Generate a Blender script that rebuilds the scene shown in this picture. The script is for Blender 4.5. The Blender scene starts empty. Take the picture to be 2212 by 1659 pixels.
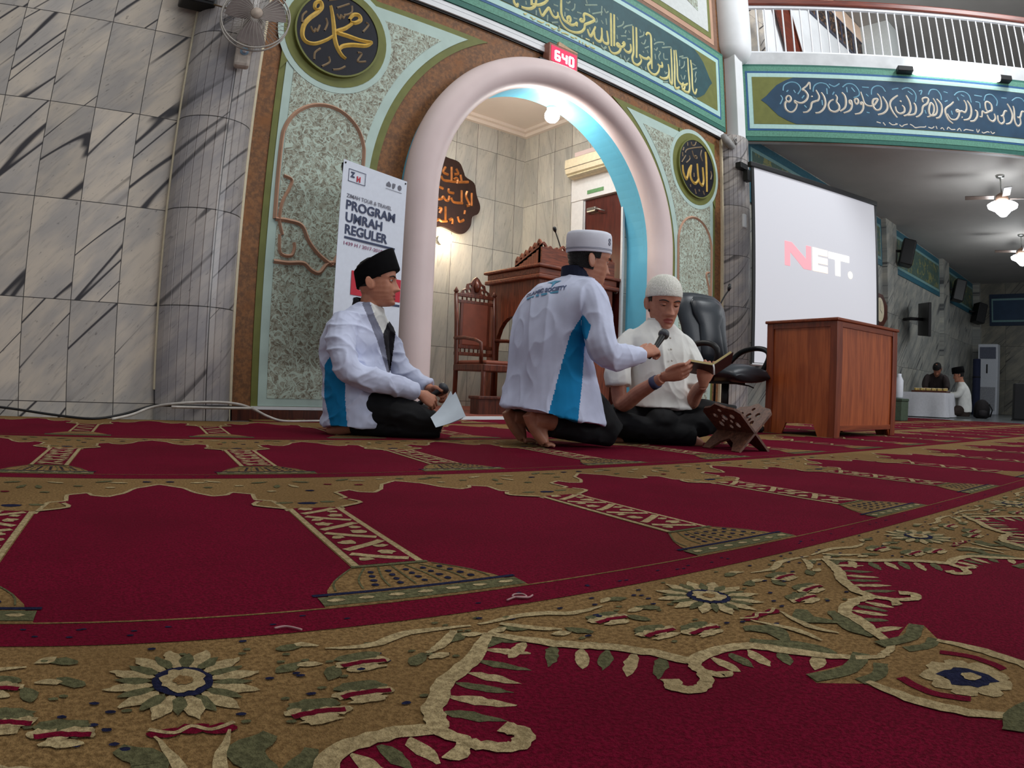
import bpy, bmesh, math, random
from math import sin, cos, pi, radians, sqrt, atan2, hypot
from mathutils import Vector, Matrix, noise
from mathutils.geometry import tessellate_polygon

SC = bpy.context.scene
COL = SC.collection

# ------------------------------------------------------------------ camera
cam = bpy.data.cameras.new('camera')
cam.type = 'PANO'
cam.panorama_type = 'FISHEYE_LENS_POLYNOMIAL'
cam.sensor_width = 36.0
cam.sensor_fit = 'HORIZONTAL'
cam.fisheye_fov = pi
cam.fisheye_polynomial_k0 = 0.0
cam.fisheye_polynomial_k1 = -0.04247334
cam.fisheye_polynomial_k2 = -1.75753723e-05
cam.fisheye_polynomial_k3 = 6.15154326e-06
cam.fisheye_polynomial_k4 = -1.21116711e-07
cam.clip_start = 0.01
cam.clip_end = 200
camo = bpy.data.objects.new('camera', cam)
COL.objects.link(camo)
H = 0.28
_r = Vector((0.77512355, -0.63064106, 0.03841103))
_u = Vector((-0.03076297, 0.02305201, 0.99926085))
_b = Vector((-0.63106037, -0.77573221, -0.00153224))
camo.matrix_world = Matrix(((_r.x, _u.x, _b.x, 0), (_r.y, _u.y, _b.y, 0), (_r.z, _u.z, _b.z, H), (0, 0, 0, 1)))
SC.camera = camo

# ------------------------------------------------------------------ world, lights, exposure
SC.view_settings.view_transform = 'Standard'
SC.view_settings.look = 'None'
SC.view_settings.gamma = 1.0
SC.view_settings.use_curve_mapping = False
SC.view_settings.exposure = 0.0
W = bpy.data.worlds.new('hall_daylight')
SC.world = W
W.use_nodes = True
W.node_tree.nodes['Background'].inputs[0].default_value = (0.86, 0.93, 1.0, 1)
W.node_tree.nodes['Background'].inputs[1].default_value = 0.33


def area(name, loc, target, sx, sy, watts, col=(1, 1, 1)):
    l = bpy.data.lights.new(name, 'AREA')
    l.shape = 'RECTANGLE'
    l.size, l.size_y = sx, sy
    l.energy = watts
    l.color = col
    o = bpy.data.objects.new(name, l)
    COL.objects.link(o)
    o.location = loc
    o.rotation_euler = (Vector(target) - Vector(loc)).to_track_quat('-Z', 'Y').to_euler()
    return o


def point(name, loc, watts, col=(1, 1, 1), size=0.05):
    l = bpy.data.lights.new(name, 'POINT')
    l.energy = watts
    l.color = col
    l.shadow_soft_size = size
    o = bpy.data.objects.new(name, l)
    COL.objects.link(o)
    o.location = loc
    return o


# added area lights out of view: over the hall, at the gallery, from the right
area('hall_fill_light', (1.5, 0.5, 8.0), (2.2, 1.8, 0), 5.0, 3.0, 190, (1.0, 0.97, 0.93))  # soft overhead fill for the whole hall, no lamp is modelled there
area('gallery_fill_light', (7.6, -0.4, 7.0), (7.9, 4.2, 5.3), 2.5, 1.2, 230, (0.95, 0.98, 1.0))  # added to whiten the gallery wall and upper pier, no window built
area('side_fill_light', (7.0, -6.0, 3.0), (3.4, 2.4, 0.7), 4.5, 2.4, 250, (0.96, 0.98, 1.0))  # added to brighten faces and table from the right front, no window built


# ------------------------------------------------------------------ helpers
def lin(c):
    return c / 12.92 if c <= 0.04045 else ((c + 0.055) / 1.055) ** 2.4


def rgb(r, g, b):
    return (lin(r / 255), lin(g / 255), lin(b / 255), 1)


class NT:
    """short hand for a material's node tree"""

    def __init__(s, name, rough=0.6, metal=0.0, spec=0.35):
        s.m = bpy.data.materials.new(name)
        s.m.use_nodes = True
        s.t = s.m.node_tree
        s.bsdf = s.t.nodes['Principled BSDF']
        s.bsdf.inputs['Roughness'].default_value = rough
        s.bsdf.inputs['Metallic'].default_value = metal
        s.bsdf.inputs['Specular IOR Level'].default_value = spec

    def n(s, kind, **kw):
        nd = s.t.nodes.new('ShaderNode' + kind)
        for k, v in kw.items():
            setattr(nd, k, v)
        return nd

    def l(s, a, b):
        s.t.links.new(a, b)

    def val(s, x, sock):
        if hasattr(x, 'is_output'):
            s.l(x, sock)
        else:
            sock.default_value = x

    def math(s, op, a, b=0.0, c=0.0, clamp=False):
        nd = s.n('Math', operation=op, use_clamp=clamp)
        s.val(a, nd.inputs[0]); s.val(b, nd.inputs[1]); s.val(c, nd.inputs[2])
        return nd.outputs[0]

    def mix(s, f, a, b):
        nd = s.n('Mix', data_type='RGBA')
        s.val(f, nd.inputs[0]); s.val(a, nd.inputs[6]); s.val(b, nd.inputs[7])
        return nd.outputs[2]

    def ramp(s, x, lo, hi, a=0.0, b=1.0):
        nd = s.n('MapRange', interpolation_type='SMOOTHSTEP')
        s.val(x, nd.inputs[0])
        nd.inputs[1].default_value, nd.inputs[2].default_value = lo, hi
        nd.inputs[3].default_value, nd.inputs[4].default_value = a, b
        return nd.outputs[0]

    def pos(s):
        return s.n('NewGeometry').outputs['Position']

    def obj(s):
        return s.n('TexCoord').outputs['Object']

    def mapping(s, v, loc=(0, 0, 0), rot=(0, 0, 0), scale=(1, 1, 1)):
        nd = s.n('Mapping')
        s.l(v, nd.inputs[0])
        nd.inputs[1].default_value, nd.inputs[2].default_value, nd.inputs[3].default_value = loc, rot, scale
        return nd.outputs[0]

    def noise(s, v, scale, detail=3.0, rough=0.5, dist=0.0):
        nd = s.n('TexNoise')
        s.l(v, nd.inputs['Vector'])
        nd.inputs['Scale'].default_value = scale
        nd.inputs['Detail'].default_value = detail
        nd.inputs['Roughness'].default_value = rough
        nd.inputs['Distortion'].default_value = dist
        return nd.outputs[0]

    def bump(s, h, strength=0.3, dist=0.01):
        nd = s.n('Bump')
        s.l(h, nd.inputs['Height'])
        nd.inputs['Strength'].default_value = strength
        nd.inputs['Distance'].default_value = dist
        s.l(nd.outputs[0], s.bsdf.inputs['Normal'])

    def color(s, c):
        s.val(c, s.bsdf.inputs['Base Color'])


MATS = {}


def plain(name, col, rough=0.6, metal=0.0, spec=0.35, var=0.12, scale=30.0, bump=0.0, bscale=200.0, detail=4.0):
    """a colour with slight procedural variation and grain"""
    if name in MATS:
        return MATS[name]
    m = NT(name, rough, metal, spec)
    co = m.obj()
    n = m.noise(co, scale, detail)
    dark = tuple(max(0, c * (1 - var)) for c in col[:3]) + (1,)
    lite = tuple(min(1, c * (1 + var)) for c in col[:3]) + (1,)
    m.color(m.mix(m.ramp(n, 0.3, 0.7), dark, lite))
    if bump:
        m.bump(m.noise(co, bscale, 3.0), bump, 0.004)
    MATS[name] = m.m
    return m.m


def emit(name, col, strength):
    if name in MATS:
        return MATS[name]
    m = NT(name)
    m.color(tuple(col[:3]) + (1,))
    m.bsdf.inputs['Emission Color'].default_value = tuple(col[:3]) + (1,)
    m.bsdf.inputs['Emission Strength'].default_value = strength
    MATS[name] = m.m
    return m.m


def wood(name, dark, lite, axis=2, scale=1.0, rough=0.35, spec=0.5):
    m = NT(name, rough, 0, spec)
    co = m.obj()
    sc = [14.0, 14.0, 14.0]
    sc[axis] = 1.2
    v = m.mapping(co, scale=tuple(c * scale for c in sc))
    n = m.noise(v, 3.0, 5.0, 0.6, 0.6)
    m.color(m.mix(m.ramp(n, 0.3, 0.7), dark, lite))
    m.bump(n, 0.08, 0.003)
    MATS[name] = m.m
    return m.m


class MB:
    """collects geometry for ONE mesh object"""

    def __init__(s, M=None):
        s.v, s.f, s.mi, s.sm = [], [], [], []
        s.M = M or Matrix()
        s.cur = 0
        s.smooth = False

    def add(s, vs, fs, mi=None, smooth=None):
        b = len(s.v)
        s.v += [s.M @ Vector(p) for p in vs]
        mi = s.cur if mi is None else mi
        sm = s.smooth if smooth is None else smooth
        for f in fs:
            s.f.append([b + i for i in f]); s.mi.append(mi); s.sm.append(sm)
        return s

    def box(s, lo, hi, mi=None, bev=0.0):
        x0, y0, z0 = lo; x1, y1, z1 = hi
        if bev <= 0:
            vs = [(x0, y0, z0), (x1, y0, z0), (x1, y1, z0), (x0, y1, z0), (x0, y0, z1), (x1, y0, z1), (x1, y1, z1), (x0, y1, z1)]
            return s.add(vs, [(0, 3, 2, 1), (4, 5, 6, 7), (0, 1, 5, 4), (1, 2, 6, 5), (2, 3, 7, 6), (3, 0, 4, 7)], mi)
        bm = bmesh.new()
        bmesh.ops.create_cube(bm, size=1)
        for v in bm.verts:
            v.co = Vector(((x0 + x1) / 2 + v.co.x * (x1 - x0), (y0 + y1) / 2 + v.co.y * (y1 - y0), (z0 + z1) / 2 + v.co.z * (z1 - z0)))
        bmesh.ops.bevel(bm, geom=bm.edges[:], offset=bev, segments=2, affect='EDGES', profile=0.5)
        s.bm(bm, mi)
        return s

    def bm(s, bm, mi=None, smooth=None):
        bm.verts.index_update()
        s.add([v.co.copy() for v in bm.verts], [[v.index for v in f.verts] for f in bm.faces], mi, smooth)
        bm.free()
        return s

    def grid(s, rings, closed=True, cap0=False, cap1=False, mi=None, smooth=True):
        """loft through rings of equal length"""
        n = len(rings[0])
        vs = [p for r in rings for p in r]
        fs = []
        m = n if closed else n - 1
        for i in range(len(rings) - 1):
            for j in range(m):
                k = (j + 1) % n
                fs.append((i * n + j, i * n + k, (i + 1) * n + k, (i + 1) * n + j))
        if cap0:
            fs.append(tuple(range(n))[::-1])
        if cap1:
            fs.append(tuple((len(rings) - 1) * n + j for j in range(n)))
        return s.add(vs, fs, mi, smooth)

    def tube(s, pts, r, seg=10, mi=None, caps=True, squash=None):
        """round bar along a polyline; r one radius or one per point"""
        pts = [Vector(p) for p in pts]
        n = len(pts)
        rr = r if isinstance(r, (list, tuple)) else [r] * n
        rings = []
        up = None
        for i, p in enumerate(pts):
            t = (pts[min(i + 1, n - 1)] - pts[max(i - 1, 0)]).normalized()
            if up is None:
                a = Vector((0, 0, 1)) if abs(t.z) < 0.9 else Vector((1, 0, 0))
                up = (a - t * a.dot(t)).normalized()
            else:
                up = (up - t * up.dot(t)).normalized()
            sd = t.cross(up)
            k = squash or 1.0
            rings.append([p + (up * cos(2 * pi * j / seg) * k + sd * sin(2 * pi * j / seg)) * rr[i] for j in range(seg)])
        return s.grid(rings, True, caps, caps, mi, True)

    def lathe(s, prof, seg=24, mi=None, smooth=True, M=None):
        """profile [(r, z)] turned about z"""
        M = M or Matrix()
        rings = [[M @ Vector((max(r, 1e-5) * cos(2 * pi * j / seg), max(r, 1e-5) * sin(2 * pi * j / seg), z)) for j in range(seg)] for r, z in prof]
        return s.grid(rings, True, True, True, mi, smooth)

    def plate(s, polys, t0, t1, mi=None, side_mi=None):
        """polygon with holes in the local xz plane (x right, z up), from depth y=t0 (front) to y=t1"""
        polys = [[(p[0], p[1]) for p in q] for q in polys]
        tri = tessellate_polygon([[Vector((p[0], p[1], 0)) for p in q] for q in polys])
        flat = [p for q in polys for p in q]
        n = len(flat)
        vs = [(x, t0, z) for x, z in flat]
        fs = []
        for a, b, c in tri:
            A, B, Cc = flat[a], flat[b], flat[c]
            ar = (B[0] - A[0]) * (Cc[1] - A[1]) - (B[1] - A[1]) * (Cc[0] - A[0])
            fs.append((a, b, c) if ar > 0 else (a, c, b))
        s.add(vs, fs, mi)
        if abs(t1 - t0) > 1e-9:
            s.add([(x, t1, z) for x, z in flat], [f[::-1] for f in fs], mi)
            k = 0
            for q in polys:
                m = len(q)
                vs = [(x, t0, z) for x, z in q] + [(x, t1, z) for x, z in q]
                s.add(vs, [(j, (j + 1) % m, m + (j + 1) % m, m + j) for j in range(m)], side_mi if side_mi is not None else mi)
        return s

    def stroke(s, pts, w, y=0.0, h=0.0, mi=None, sub=5):
        """brush stroke in the xz plane: pts [(x, z)] or [(x, z, k)], w base width, thickness h towards -y"""
        P = [(p[0], p[1], (p[2] if len(p) > 2 else 1.0)) for p in pts]
        q = spline(P, sub)
        n = len(q)
        L, R, C = [], [], []
        for i in range(n):
            a, b = q[max(i - 1, 0)], q[min(i + 1, n - 1)]
            dx, dz = b[0] - a[0], b[1] - a[1]
            d = hypot(dx, dz) or 1
            nx, nz = -dz / d, dx / d
            ww = w * q[i][2] * 0.5
            L.append((q[i][0] + nx * ww, y, q[i][1] + nz * ww)); R.append((q[i][0] - nx * ww, y, q[i][1] - nz * ww))
            C.append((q[i][0], y - h, q[i][1]))
        vs = L + C + R
        fs = []
        for i in range(n - 1):
            fs += [(i, i + 1, n + i + 1, n + i)[::-1], (n + i, n + i + 1, 2 * n + i + 1, 2 * n + i)[::-1]]
        return s.add(vs, fs, mi, False)

    def build(s, name, mats, parent=None, loc=None, label=None):
        me = bpy.data.meshes.new(name)
        me.from_pydata([tuple(v) for v in s.v], [], s.f)
        if not isinstance(mats, (list, tuple)):
            mats = [mats]
        for m in mats:
            me.materials.append(m)
        me.polygons.foreach_set('material_index', s.mi)
        me.polygons.foreach_set('use_smooth', s.sm)
        me.update()
        o = bpy.data.objects.new(name, me)
        COL.objects.link(o)
        if parent:
            o.parent = parent
        if loc:
            o.location = loc
        if label:
            o['label'] = label
        return o


def spline(P, sub=5, closed=False):
    """Catmull-Rom through tuples of any length"""
    n = len(P)
    if n < 3 and not closed:
        a, b = P[0], P[-1]
        return [tuple(x + (y - x) * i / sub for x, y in zip(a, b)) for i in range(sub + 1)]
    out = []
    rng = n if closed else n - 1
    for i in range(rng):
        if closed:
            p0, p1, p2, p3 = P[(i - 1) % n], P[i], P[(i + 1) % n], P[(i + 2) % n]
        else:
            p0, p1, p2, p3 = P[max(i - 1, 0)], P[i], P[i + 1], P[min(i + 2, n - 1)]
        for k in range(sub):
            t = k / sub
            out.append(tuple(0.5 * (2 * b + (c - a) * t + (2 * a - 5 * b + 4 * c - d) * t * t + (3 * b - a - 3 * c + d) * t ** 3) for a, b, c, d in zip(p0, p1, p2, p3)))
    if not closed:
        out.append(tuple(P[-1]))
    return out


def arc(cx, cz, r, a0, a1, n=24):
    return [(cx + r * cos(radians(a0 + (a1 - a0) * i / n)), cz + r * sin(radians(a0 + (a1 - a0) * i / n))) for i in range(n + 1)]


def rect(x0, z0, x1, z1):
    return [(x0, z0), (x1, z0), (x1, z1), (x0, z1)]


def thing(name, label, cat, loc=(0, 0, 0), rotz=0.0, group=None):
    o = bpy.data.objects.new(name, None)
    o.empty_display_size = 0.1
    COL.objects.link(o)
    o.location = loc
    o.rotation_euler = (0, 0, rotz)
    return tag(o, label, cat, group)


def tag(o, label, cat, group=None):
    o['label'] = label
    o['category'] = cat
    if group:
        o['group'] = group
    return o


def structure(o):
    o['kind'] = 'structure'
    return o


def dup(root, loc, rotz, label, group=None):
    r = root.copy(); COL.objects.link(r)
    r.location = loc; r.rotation_euler = (0, 0, rotz)
    r['label'] = label
    if group:
        r['group'] = group
    for ch in list(root.children):
        c = ch.copy(); COL.objects.link(c); c.parent = r
        for g in list(ch.children):
            d = g.copy(); COL.objects.link(d); d.parent = c
    return r


def frame(origin, xdir, up=(0, 0, 1)):
    """local x along xdir, z up, y away from the viewer (so -y faces him)"""
    x = Vector(xdir).normalized(); z = Vector(up).normalized(); y = z.cross(x)
    return Matrix(((x.x, y.x, z.x, origin[0]), (x.y, y.y, z.y, origin[1]), (x.z, y.z, z.z, origin[2]), (0, 0, 0, 1)))


def text_mesh(body, size, bold=0.0, shear=0.0, align='LEFT', spacing=1.0):
    """flat lettering as (verts, faces) in the xz plane"""
    cu = bpy.data.curves.new('lettering', 'FONT')
    cu.body = body
    cu.size = size
    cu.offset = bold
    cu.shear = shear
    cu.align_x = align
    cu.space_character = spacing
    cu.resolution_u = 3
    o = bpy.data.objects.new('lettering', cu)
    COL.objects.link(o)
    dg = bpy.context.evaluated_depsgraph_get()
    me = bpy.data.meshes.new_from_object(o.evaluated_get(dg), depsgraph=dg)
    vs = [(v.co.x, 0.0, v.co.y) for v in me.vertices]
    fs = [list(p.vertices) for p in me.polygons]
    bpy.data.objects.remove(o); bpy.data.curves.remove(cu); bpy.data.meshes.remove(me)
    return vs, fs


def put_text(mb, body, size, x, z, y, mi=0, width=None, **kw):
    vs, fs = text_mesh(body, size, **kw)
    if not vs:
        return
    k = 1.0
    if width:
        x0 = min(v[0] for v in vs); x1 = max(v[0] for v in vs)
        k = width / (x1 - x0)
        vs = [((v[0] - x0) * k, 0, v[2]) for v in vs]
    fs2 = []
    for f in fs:
        a, b, c = [Vector(vs[i]) for i in f[:3]]
        nrm = (b - a).cross(c - a)
        fs2.append(f if nrm.y < 0 else f[::-1])
    mb.add([(v[0] + x, y, v[2] + z) for v in vs], fs2, mi, False)

# ------------------------------------------------------------------ stone
def marble(name, ax, tw, th, ox, oz, cream, grey, dark, vein=1.0, grout=0.003, rough=0.3, tilt=48, bright=1.0):
    """tiled veined marble on a vertical wall; ax: which world axis runs along the wall (0 or 1)"""
    m = NT(name, rough, 0, 0.45)
    sep = m.n('SeparateXYZ'); m.l(m.pos(), sep.inputs[0])
    h, z = sep.outputs[ax], sep.outputs[2]
    uu = m.math('DIVIDE', m.math('SUBTRACT', h, ox), tw)
    vv = m.math('DIVIDE', m.math('SUBTRACT', z, oz), th)
    iu, iv = m.math('FLOOR', uu), m.math('FLOOR', vv)
    fu, fv = m.math('SUBTRACT', uu, iu), m.math('SUBTRACT', vv, iv)
    du = m.math('MULTIPLY', m.math('MINIMUM', fu, m.math('SUBTRACT', 1.0, fu)), tw)
    dv = m.math('MULTIPLY', m.math('MINIMUM', fv, m.math('SUBTRACT', 1.0, fv)), th)
    g = m.ramp(m.math('MINIMUM', du, dv), grout * 0.5, grout, 1.0, 0.0)
    cell = m.n('CombineXYZ'); m.l(iu, cell.inputs[0]); m.l(iv, cell.inputs[1])
    wn = m.n('TexWhiteNoise', noise_dimensions='3D'); m.l(cell.outputs[0], wn.inputs[0])
    off = m.n('VectorMath', operation='SCALE'); m.l(wn.outputs['Color'], off.inputs[0]); off.inputs['Scale'].default_value = 7.0
    hz = m.n('CombineXYZ'); m.l(h, hz.inputs[0]); m.l(z, hz.inputs[1])
    rot = m.mapping(hz.outputs[0], rot=(0, 0, radians(-tilt)))
    p0 = m.n('VectorMath', operation='ADD'); m.l(rot, p0.inputs[0]); m.l(off.outputs[0], p0.inputs[1])
    p = p0.outputs[0]
    fine = m.noise(m.mapping(p, scale=(8, 60, 1)), 1.0, 5.0, 0.65)
    cloud = m.noise(m.mapping(p, scale=(2.0, 6.0, 1)), 1.0, 3.0, 0.6)
    spots = m.noise(m.mapping(p, scale=(18, 55, 1)), 1.0, 2.0, 0.6)
    big = m.noise(m.mapping(p, scale=(0.30, 4.6, 1)), 1.0, 1.2, 0.45, 0.15)
    ridge = m.math('ABSOLUTE', m.math('SUBTRACT', big, 0.5))
    band = m.ramp(ridge, 0.004, 0.016, 1.0, 0.0)
    thick = m.ramp(m.noise(m.mapping(p, scale=(1.1, 2.0, 1), loc=(5, 3, 0)), 1.0, 1.0), 0.38, 0.52, 0.15, 1.0)
    band = m.math('MULTIPLY', m.math('MULTIPLY', band, thick), vein)
    c = m.mix(m.ramp(cloud, 0.35, 0.65), cream, grey)
    c = m.mix(m.math('MULTIPLY', m.ramp(fine, 0.5, 0.72), 0.38), c, tuple(x * 0.55 for x in grey[:3]) + (1,))
    c = m.mix(m.math('MULTIPLY', m.ramp(spots, 0.66, 0.76), 0.5), c, dark)
    c = m.mix(band, c, dark)
    tone = m.math('MULTIPLY_ADD', wn.outputs['Value'], 0.22, 0.88 * bright)
    sc = m.n('VectorMath', operation='SCALE'); m.l(c, sc.inputs[0]); m.l(tone, sc.inputs['Scale'])
    c = m.mix(g, sc.outputs[0], (0.035, 0.03, 0.028, 1))
    m.color(c)
    MATS[name] = m.m
    return m.m


CREAM, GREY, DARK = rgb(202, 190, 174), rgb(172, 166, 160), rgb(58, 55, 58)
M_WALL = marble('marble_wall', 0, 0.283, 0.586, 0.409, 0.085, CREAM, GREY, DARK)
M_COLUMN = marble('marble_column', 0, 0.36, 0.586, 0.58, 0.085, rgb(180, 172, 166), rgb(150, 146, 148), DARK, 0.8, 0.004)
M_NICHE = marble('marble_niche', 0, 0.285, 0.575, 4.24, 0.66, rgb(196, 194, 184), rgb(178, 178, 172), rgb(96, 94, 86), 0.25, 0.003, 0.3, 80)
M_NICHE_SIDE = marble('marble_niche_side', 1, 0.285, 0.575, 4.9, 0.66, rgb(196, 194, 184), rgb(178, 178, 172), rgb(96, 94, 86), 0.25, 0.003, 0.3, 80)
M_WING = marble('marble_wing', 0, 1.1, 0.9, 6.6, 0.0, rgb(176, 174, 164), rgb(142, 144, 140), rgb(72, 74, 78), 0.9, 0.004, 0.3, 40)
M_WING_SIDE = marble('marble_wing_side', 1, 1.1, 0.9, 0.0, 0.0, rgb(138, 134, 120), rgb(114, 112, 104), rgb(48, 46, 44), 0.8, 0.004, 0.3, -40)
M_DARKSTONE = marble('marble_dark_grey', 0, 0.6, 0.9, 6.6, 0.0, rgb(112, 112, 114), rgb(88, 90, 94), rgb(40, 40, 46), 0.8, 0.003, 0.3, 60)  # tiled marble in darker greys
M_WHITE = plain('white_paint', rgb(228, 230, 232), 0.5, var=0.05, scale=3)
M_CREAM = plain('cream_paint', rgb(220, 208, 178), 0.5, var=0.05)
M_CEIL = plain('ceiling_paint', rgb(176, 172, 168), 0.8, var=0.06, scale=1.2)
M_NICHECEIL = plain('niche_ceiling_paint', rgb(232, 222, 212), 0.7, var=0.03, scale=1.2)
M_PINK = plain('pale_pink_plaster', rgb(226, 206, 204), 0.5, var=0.03, scale=4, bump=0.05, bscale=60)
M_BLUE = plain('sky_blue_paint', rgb(104, 186, 214), 0.5, var=0.05, scale=3)
M_BLUE2 = plain('deep_blue_paint', rgb(74, 150, 184), 0.5, var=0.05, scale=3)
M_BLACK = plain('black_plastic', rgb(26, 26, 28), 0.45)
M_DARKWOOD = wood('dark_wood', rgb(58, 26, 18), rgb(96, 46, 30), 2)

YW = 4.2      # the prayer wall
AX, AZ = 3.77, 1.62     # centre of the arch

# floor and hall
mb = MB(); mb.box((-8, -6, -0.06), (30, 9, -0.010))
m = NT('polished_floor', 0.25, 0, 0.5)
n = m.noise(m.pos(), 6, 4)
m.color(m.mix(n, rgb(96, 100, 104), rgb(128, 132, 134)))
structure(mb.build('floor', m.m))

mb = MB(); mb.box((-8, YW, -0.01), (0.66, YW + 0.25, 7.5))
structure(mb.build('wall_front', M_WALL))


def fluted(cx, r, z0, z1, n=13):
    """half-round column of narrow stone strips"""
    mb = MB()
    ring = []
    for i in range(n):
        for t, dr in ((0.0, -0.006), (0.07, 0.0), (0.93, 0.0), (1.0, -0.006)):
            a = pi + pi * (i + t) / n
            ring.append((cx + (r + dr) * cos(a), YW + (r + dr) * 0.85 * sin(a)))
    rings = [[(x, y, z) for x, y in ring] for z in (z0, z1)]
    mb.grid(rings, False, smooth=False)
    mb.f = [f[::-1] for f in mb.f]
    mb.add([(x, y, z1) for x, y in ring], [tuple(range(len(ring)))])
    return mb


o = fluted(0.895, 0.24, -0.01, 7.5).build('column_left', M_COLUMN); structure(o)
o = fluted(6.645, 0.235, -0.01, 3.30).build('column_right', M_COLUMN); structure(o)

# the mihrab wall with its round-headed opening
RO = 1.25
op = [(AX + RO, -0.01)] + arc(AX, AZ, RO, 0, 180, 48) + [(AX - RO, -0.01)]
outer = [(0.66, -0.01)] + [(0.66, 7.5), (6.88, 7.5), (6.88, -0.01)]
poly = [(0.66, -0.01), (AX - RO, -0.01)] + arc(AX, AZ, RO, 180, 0, 48) + [(AX + RO, -0.01), (6.88, -0.01), (6.88, 7.5), (0.66, 7.5)]
m = NT('brown_stipple', 0.55, 0, 0.3)
co = m.pos()
n1 = m.noise(co, 38, 4, 0.65); n2 = m.noise(co, 9, 2)
c = m.mix(m.ramp(n1, 0.35, 0.68), rgb(106, 74, 50), rgb(146, 100, 62))
c = m.mix(m.ramp(n2, 0.45, 0.85), c, rgb(138, 88, 46))
m.color(c)
M_BROWN = m.m
mb = MB(); mb.plate([poly], YW, YW + 0.22, 0, 1)
structure(mb.build('wall_mihrab', [M_BROWN, M_BLUE]))

# wing wall right of the mihrab, back wall, ceilings
mb = MB(); mb.box((6.88, YW, -0.01), (19.8, YW + 0.25, 3.55)); structure(mb.build('wall_wing', M_WING))
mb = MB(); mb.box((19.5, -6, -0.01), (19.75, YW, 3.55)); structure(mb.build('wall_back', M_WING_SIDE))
FD = Vector((0.573, -0.819, 0)).normalized()      # the gallery's edge runs this way from the right column
FP = Vector((6.80, 4.2, 0))
mb = MB()
a, b = FP, FP + FD * 9.5
pl = [(a.x, a.y), (19.6, 4.2), (19.6, b.y), (b.x, b.y)]
mb.add([(x, y, 3.50) for x, y in pl] + [(x, y, 3.62) for x, y in pl], [(0, 1, 2, 3), (7, 6, 5, 4), (0, 4, 5, 1), (3, 7, 4, 0)])
structure(mb.build('ceiling', M_CEIL))

# brush strokes of the writing, in metres on their own wall or board
BAN1 = [[(3.761,3.678),(3.784,3.63),(3.829,3.592),(3.897,3.575),(3.98,3.59),(4.049,3.629),(4.087,3.681),(4.094,3.724),(4.11,3.74),(4.165,3.781),(4.222,3.832),(4.205,3.852),(4.141,3.858),(4.093,3.85),(4.078,3.823),(4.086,3.786),(4.071,3.753),(4.04,3.74),(4.028,3.751),(4.047,3.773),(4.078,3.77)],[(3.781,3.97),(3.783,3.871),(3.784,3.793),(3.79,3.717),(3.82,3.665),(3.873,3.652),(3.918,3.648),(3.963,3.674),(3.99,3.705),(3.987,3.658)],[(3.873,3.668),(3.864,3.703),(3.894,3.729),(3.906,3.702),(3.895,3.661)],[(3.518,3.663),(3.541,3.61),(3.562,3.6),(3.596,3.658),(3.633,3.713),(3.652,3.689),(3.682,3.651),(3.718,3.644),(3.747,3.672),(3.742,3.715)],[(3.31,3.586),(3.37,3.593),(3.423,3.616),(3.469,3.667),(3.481,3.736)],[(3.435,3.668),(3.503,3.688),(3.572,3.738),(3.62,3.798)],[(3.426,3.712),(3.429,3.65)],[(3.225,3.624),(3.236,3.592),(3.264,3.575),(3.275,3.608)],[(4.13,3.692),(4.15,3.648),(4.174,3.632),(4.198,3.675),(4.238,3.765)],[(4.222,3.705),(4.23,3.642),(4.271,3.619),(4.312,3.636),(4.328,3.71),(4.324,3.789)],[(4.328,3.683),(4.353,3.64),(4.394,3.637),(4.419,3.667),(4.399,3.787)],[(4.423,3.624),(4.454,3.574),(4.507,3.571),(4.57,3.614),(4.598,3.668),(4.58,3.703),(4.553,3.706),(4.544,3.681),(4.589,3.678),(4.644,3.715),(4.663,3.752),(4.645,3.759),(4.621,3.72)],[(4.644,3.687),(4.681,3.666),(4.727,3.674),(4.756,3.718),(4.748,3.78)],[(4.457,4.019),(4.46,3.831),(4.463,3.634)],[(4.506,4.027),(4.505,3.836),(4.503,3.65)],[(4.79,4.013),(4.792,3.85),(4.794,3.705),(4.774,3.632),(4.792,3.582),(4.849,3.576),(4.897,3.617),(4.918,3.661)],[(4.843,4.021),(4.844,3.828),(4.84,3.652)],[(4.918,3.661),(4.899,3.69),(4.89,3.708),(4.914,3.703),(4.958,3.699),(5.007,3.712),(5.038,3.739),(5.067,3.706),(5.046,3.676),(5.02,3.637),(5.034,3.591),(5.083,3.567),(5.144,3.579),(5.197,3.64),(5.209,3.704),(5.179,3.722)],[(4.995,3.99),(5.026,4.034),(5.076,4.025),(5.082,3.899),(5.083,3.75),(5.085,3.618)],[(5.179,3.722),(5.22,3.708),(5.262,3.725),(5.253,3.774)],[(5.205,3.577),(5.278,3.583),(5.353,3.627),(5.377,3.703),(5.364,3.789)],[(5.422,4.005),(5.426,3.852),(5.427,3.603),(5.405,3.572),(5.385,3.609),(5.377,3.703)],[(5.477,4.012),(5.48,3.835),(5.475,3.576),(5.512,3.553),(5.557,3.585)],[(5.51,4.027),(5.525,3.854),(5.528,3.679),(5.571,3.635),(5.626,3.634),(5.684,3.663),(5.708,3.688)],[(5.591,3.582),(5.657,3.57),(5.726,3.588),(5.747,3.672),(5.733,3.86),(5.73,4.016)],[(5.782,4.014),(5.799,3.886),(5.8,3.692),(5.82,3.623),(5.855,3.62),(5.882,3.684)],[(5.628,3.665),(5.603,3.602),(5.635,3.584),(5.66,3.631)]]
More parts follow.
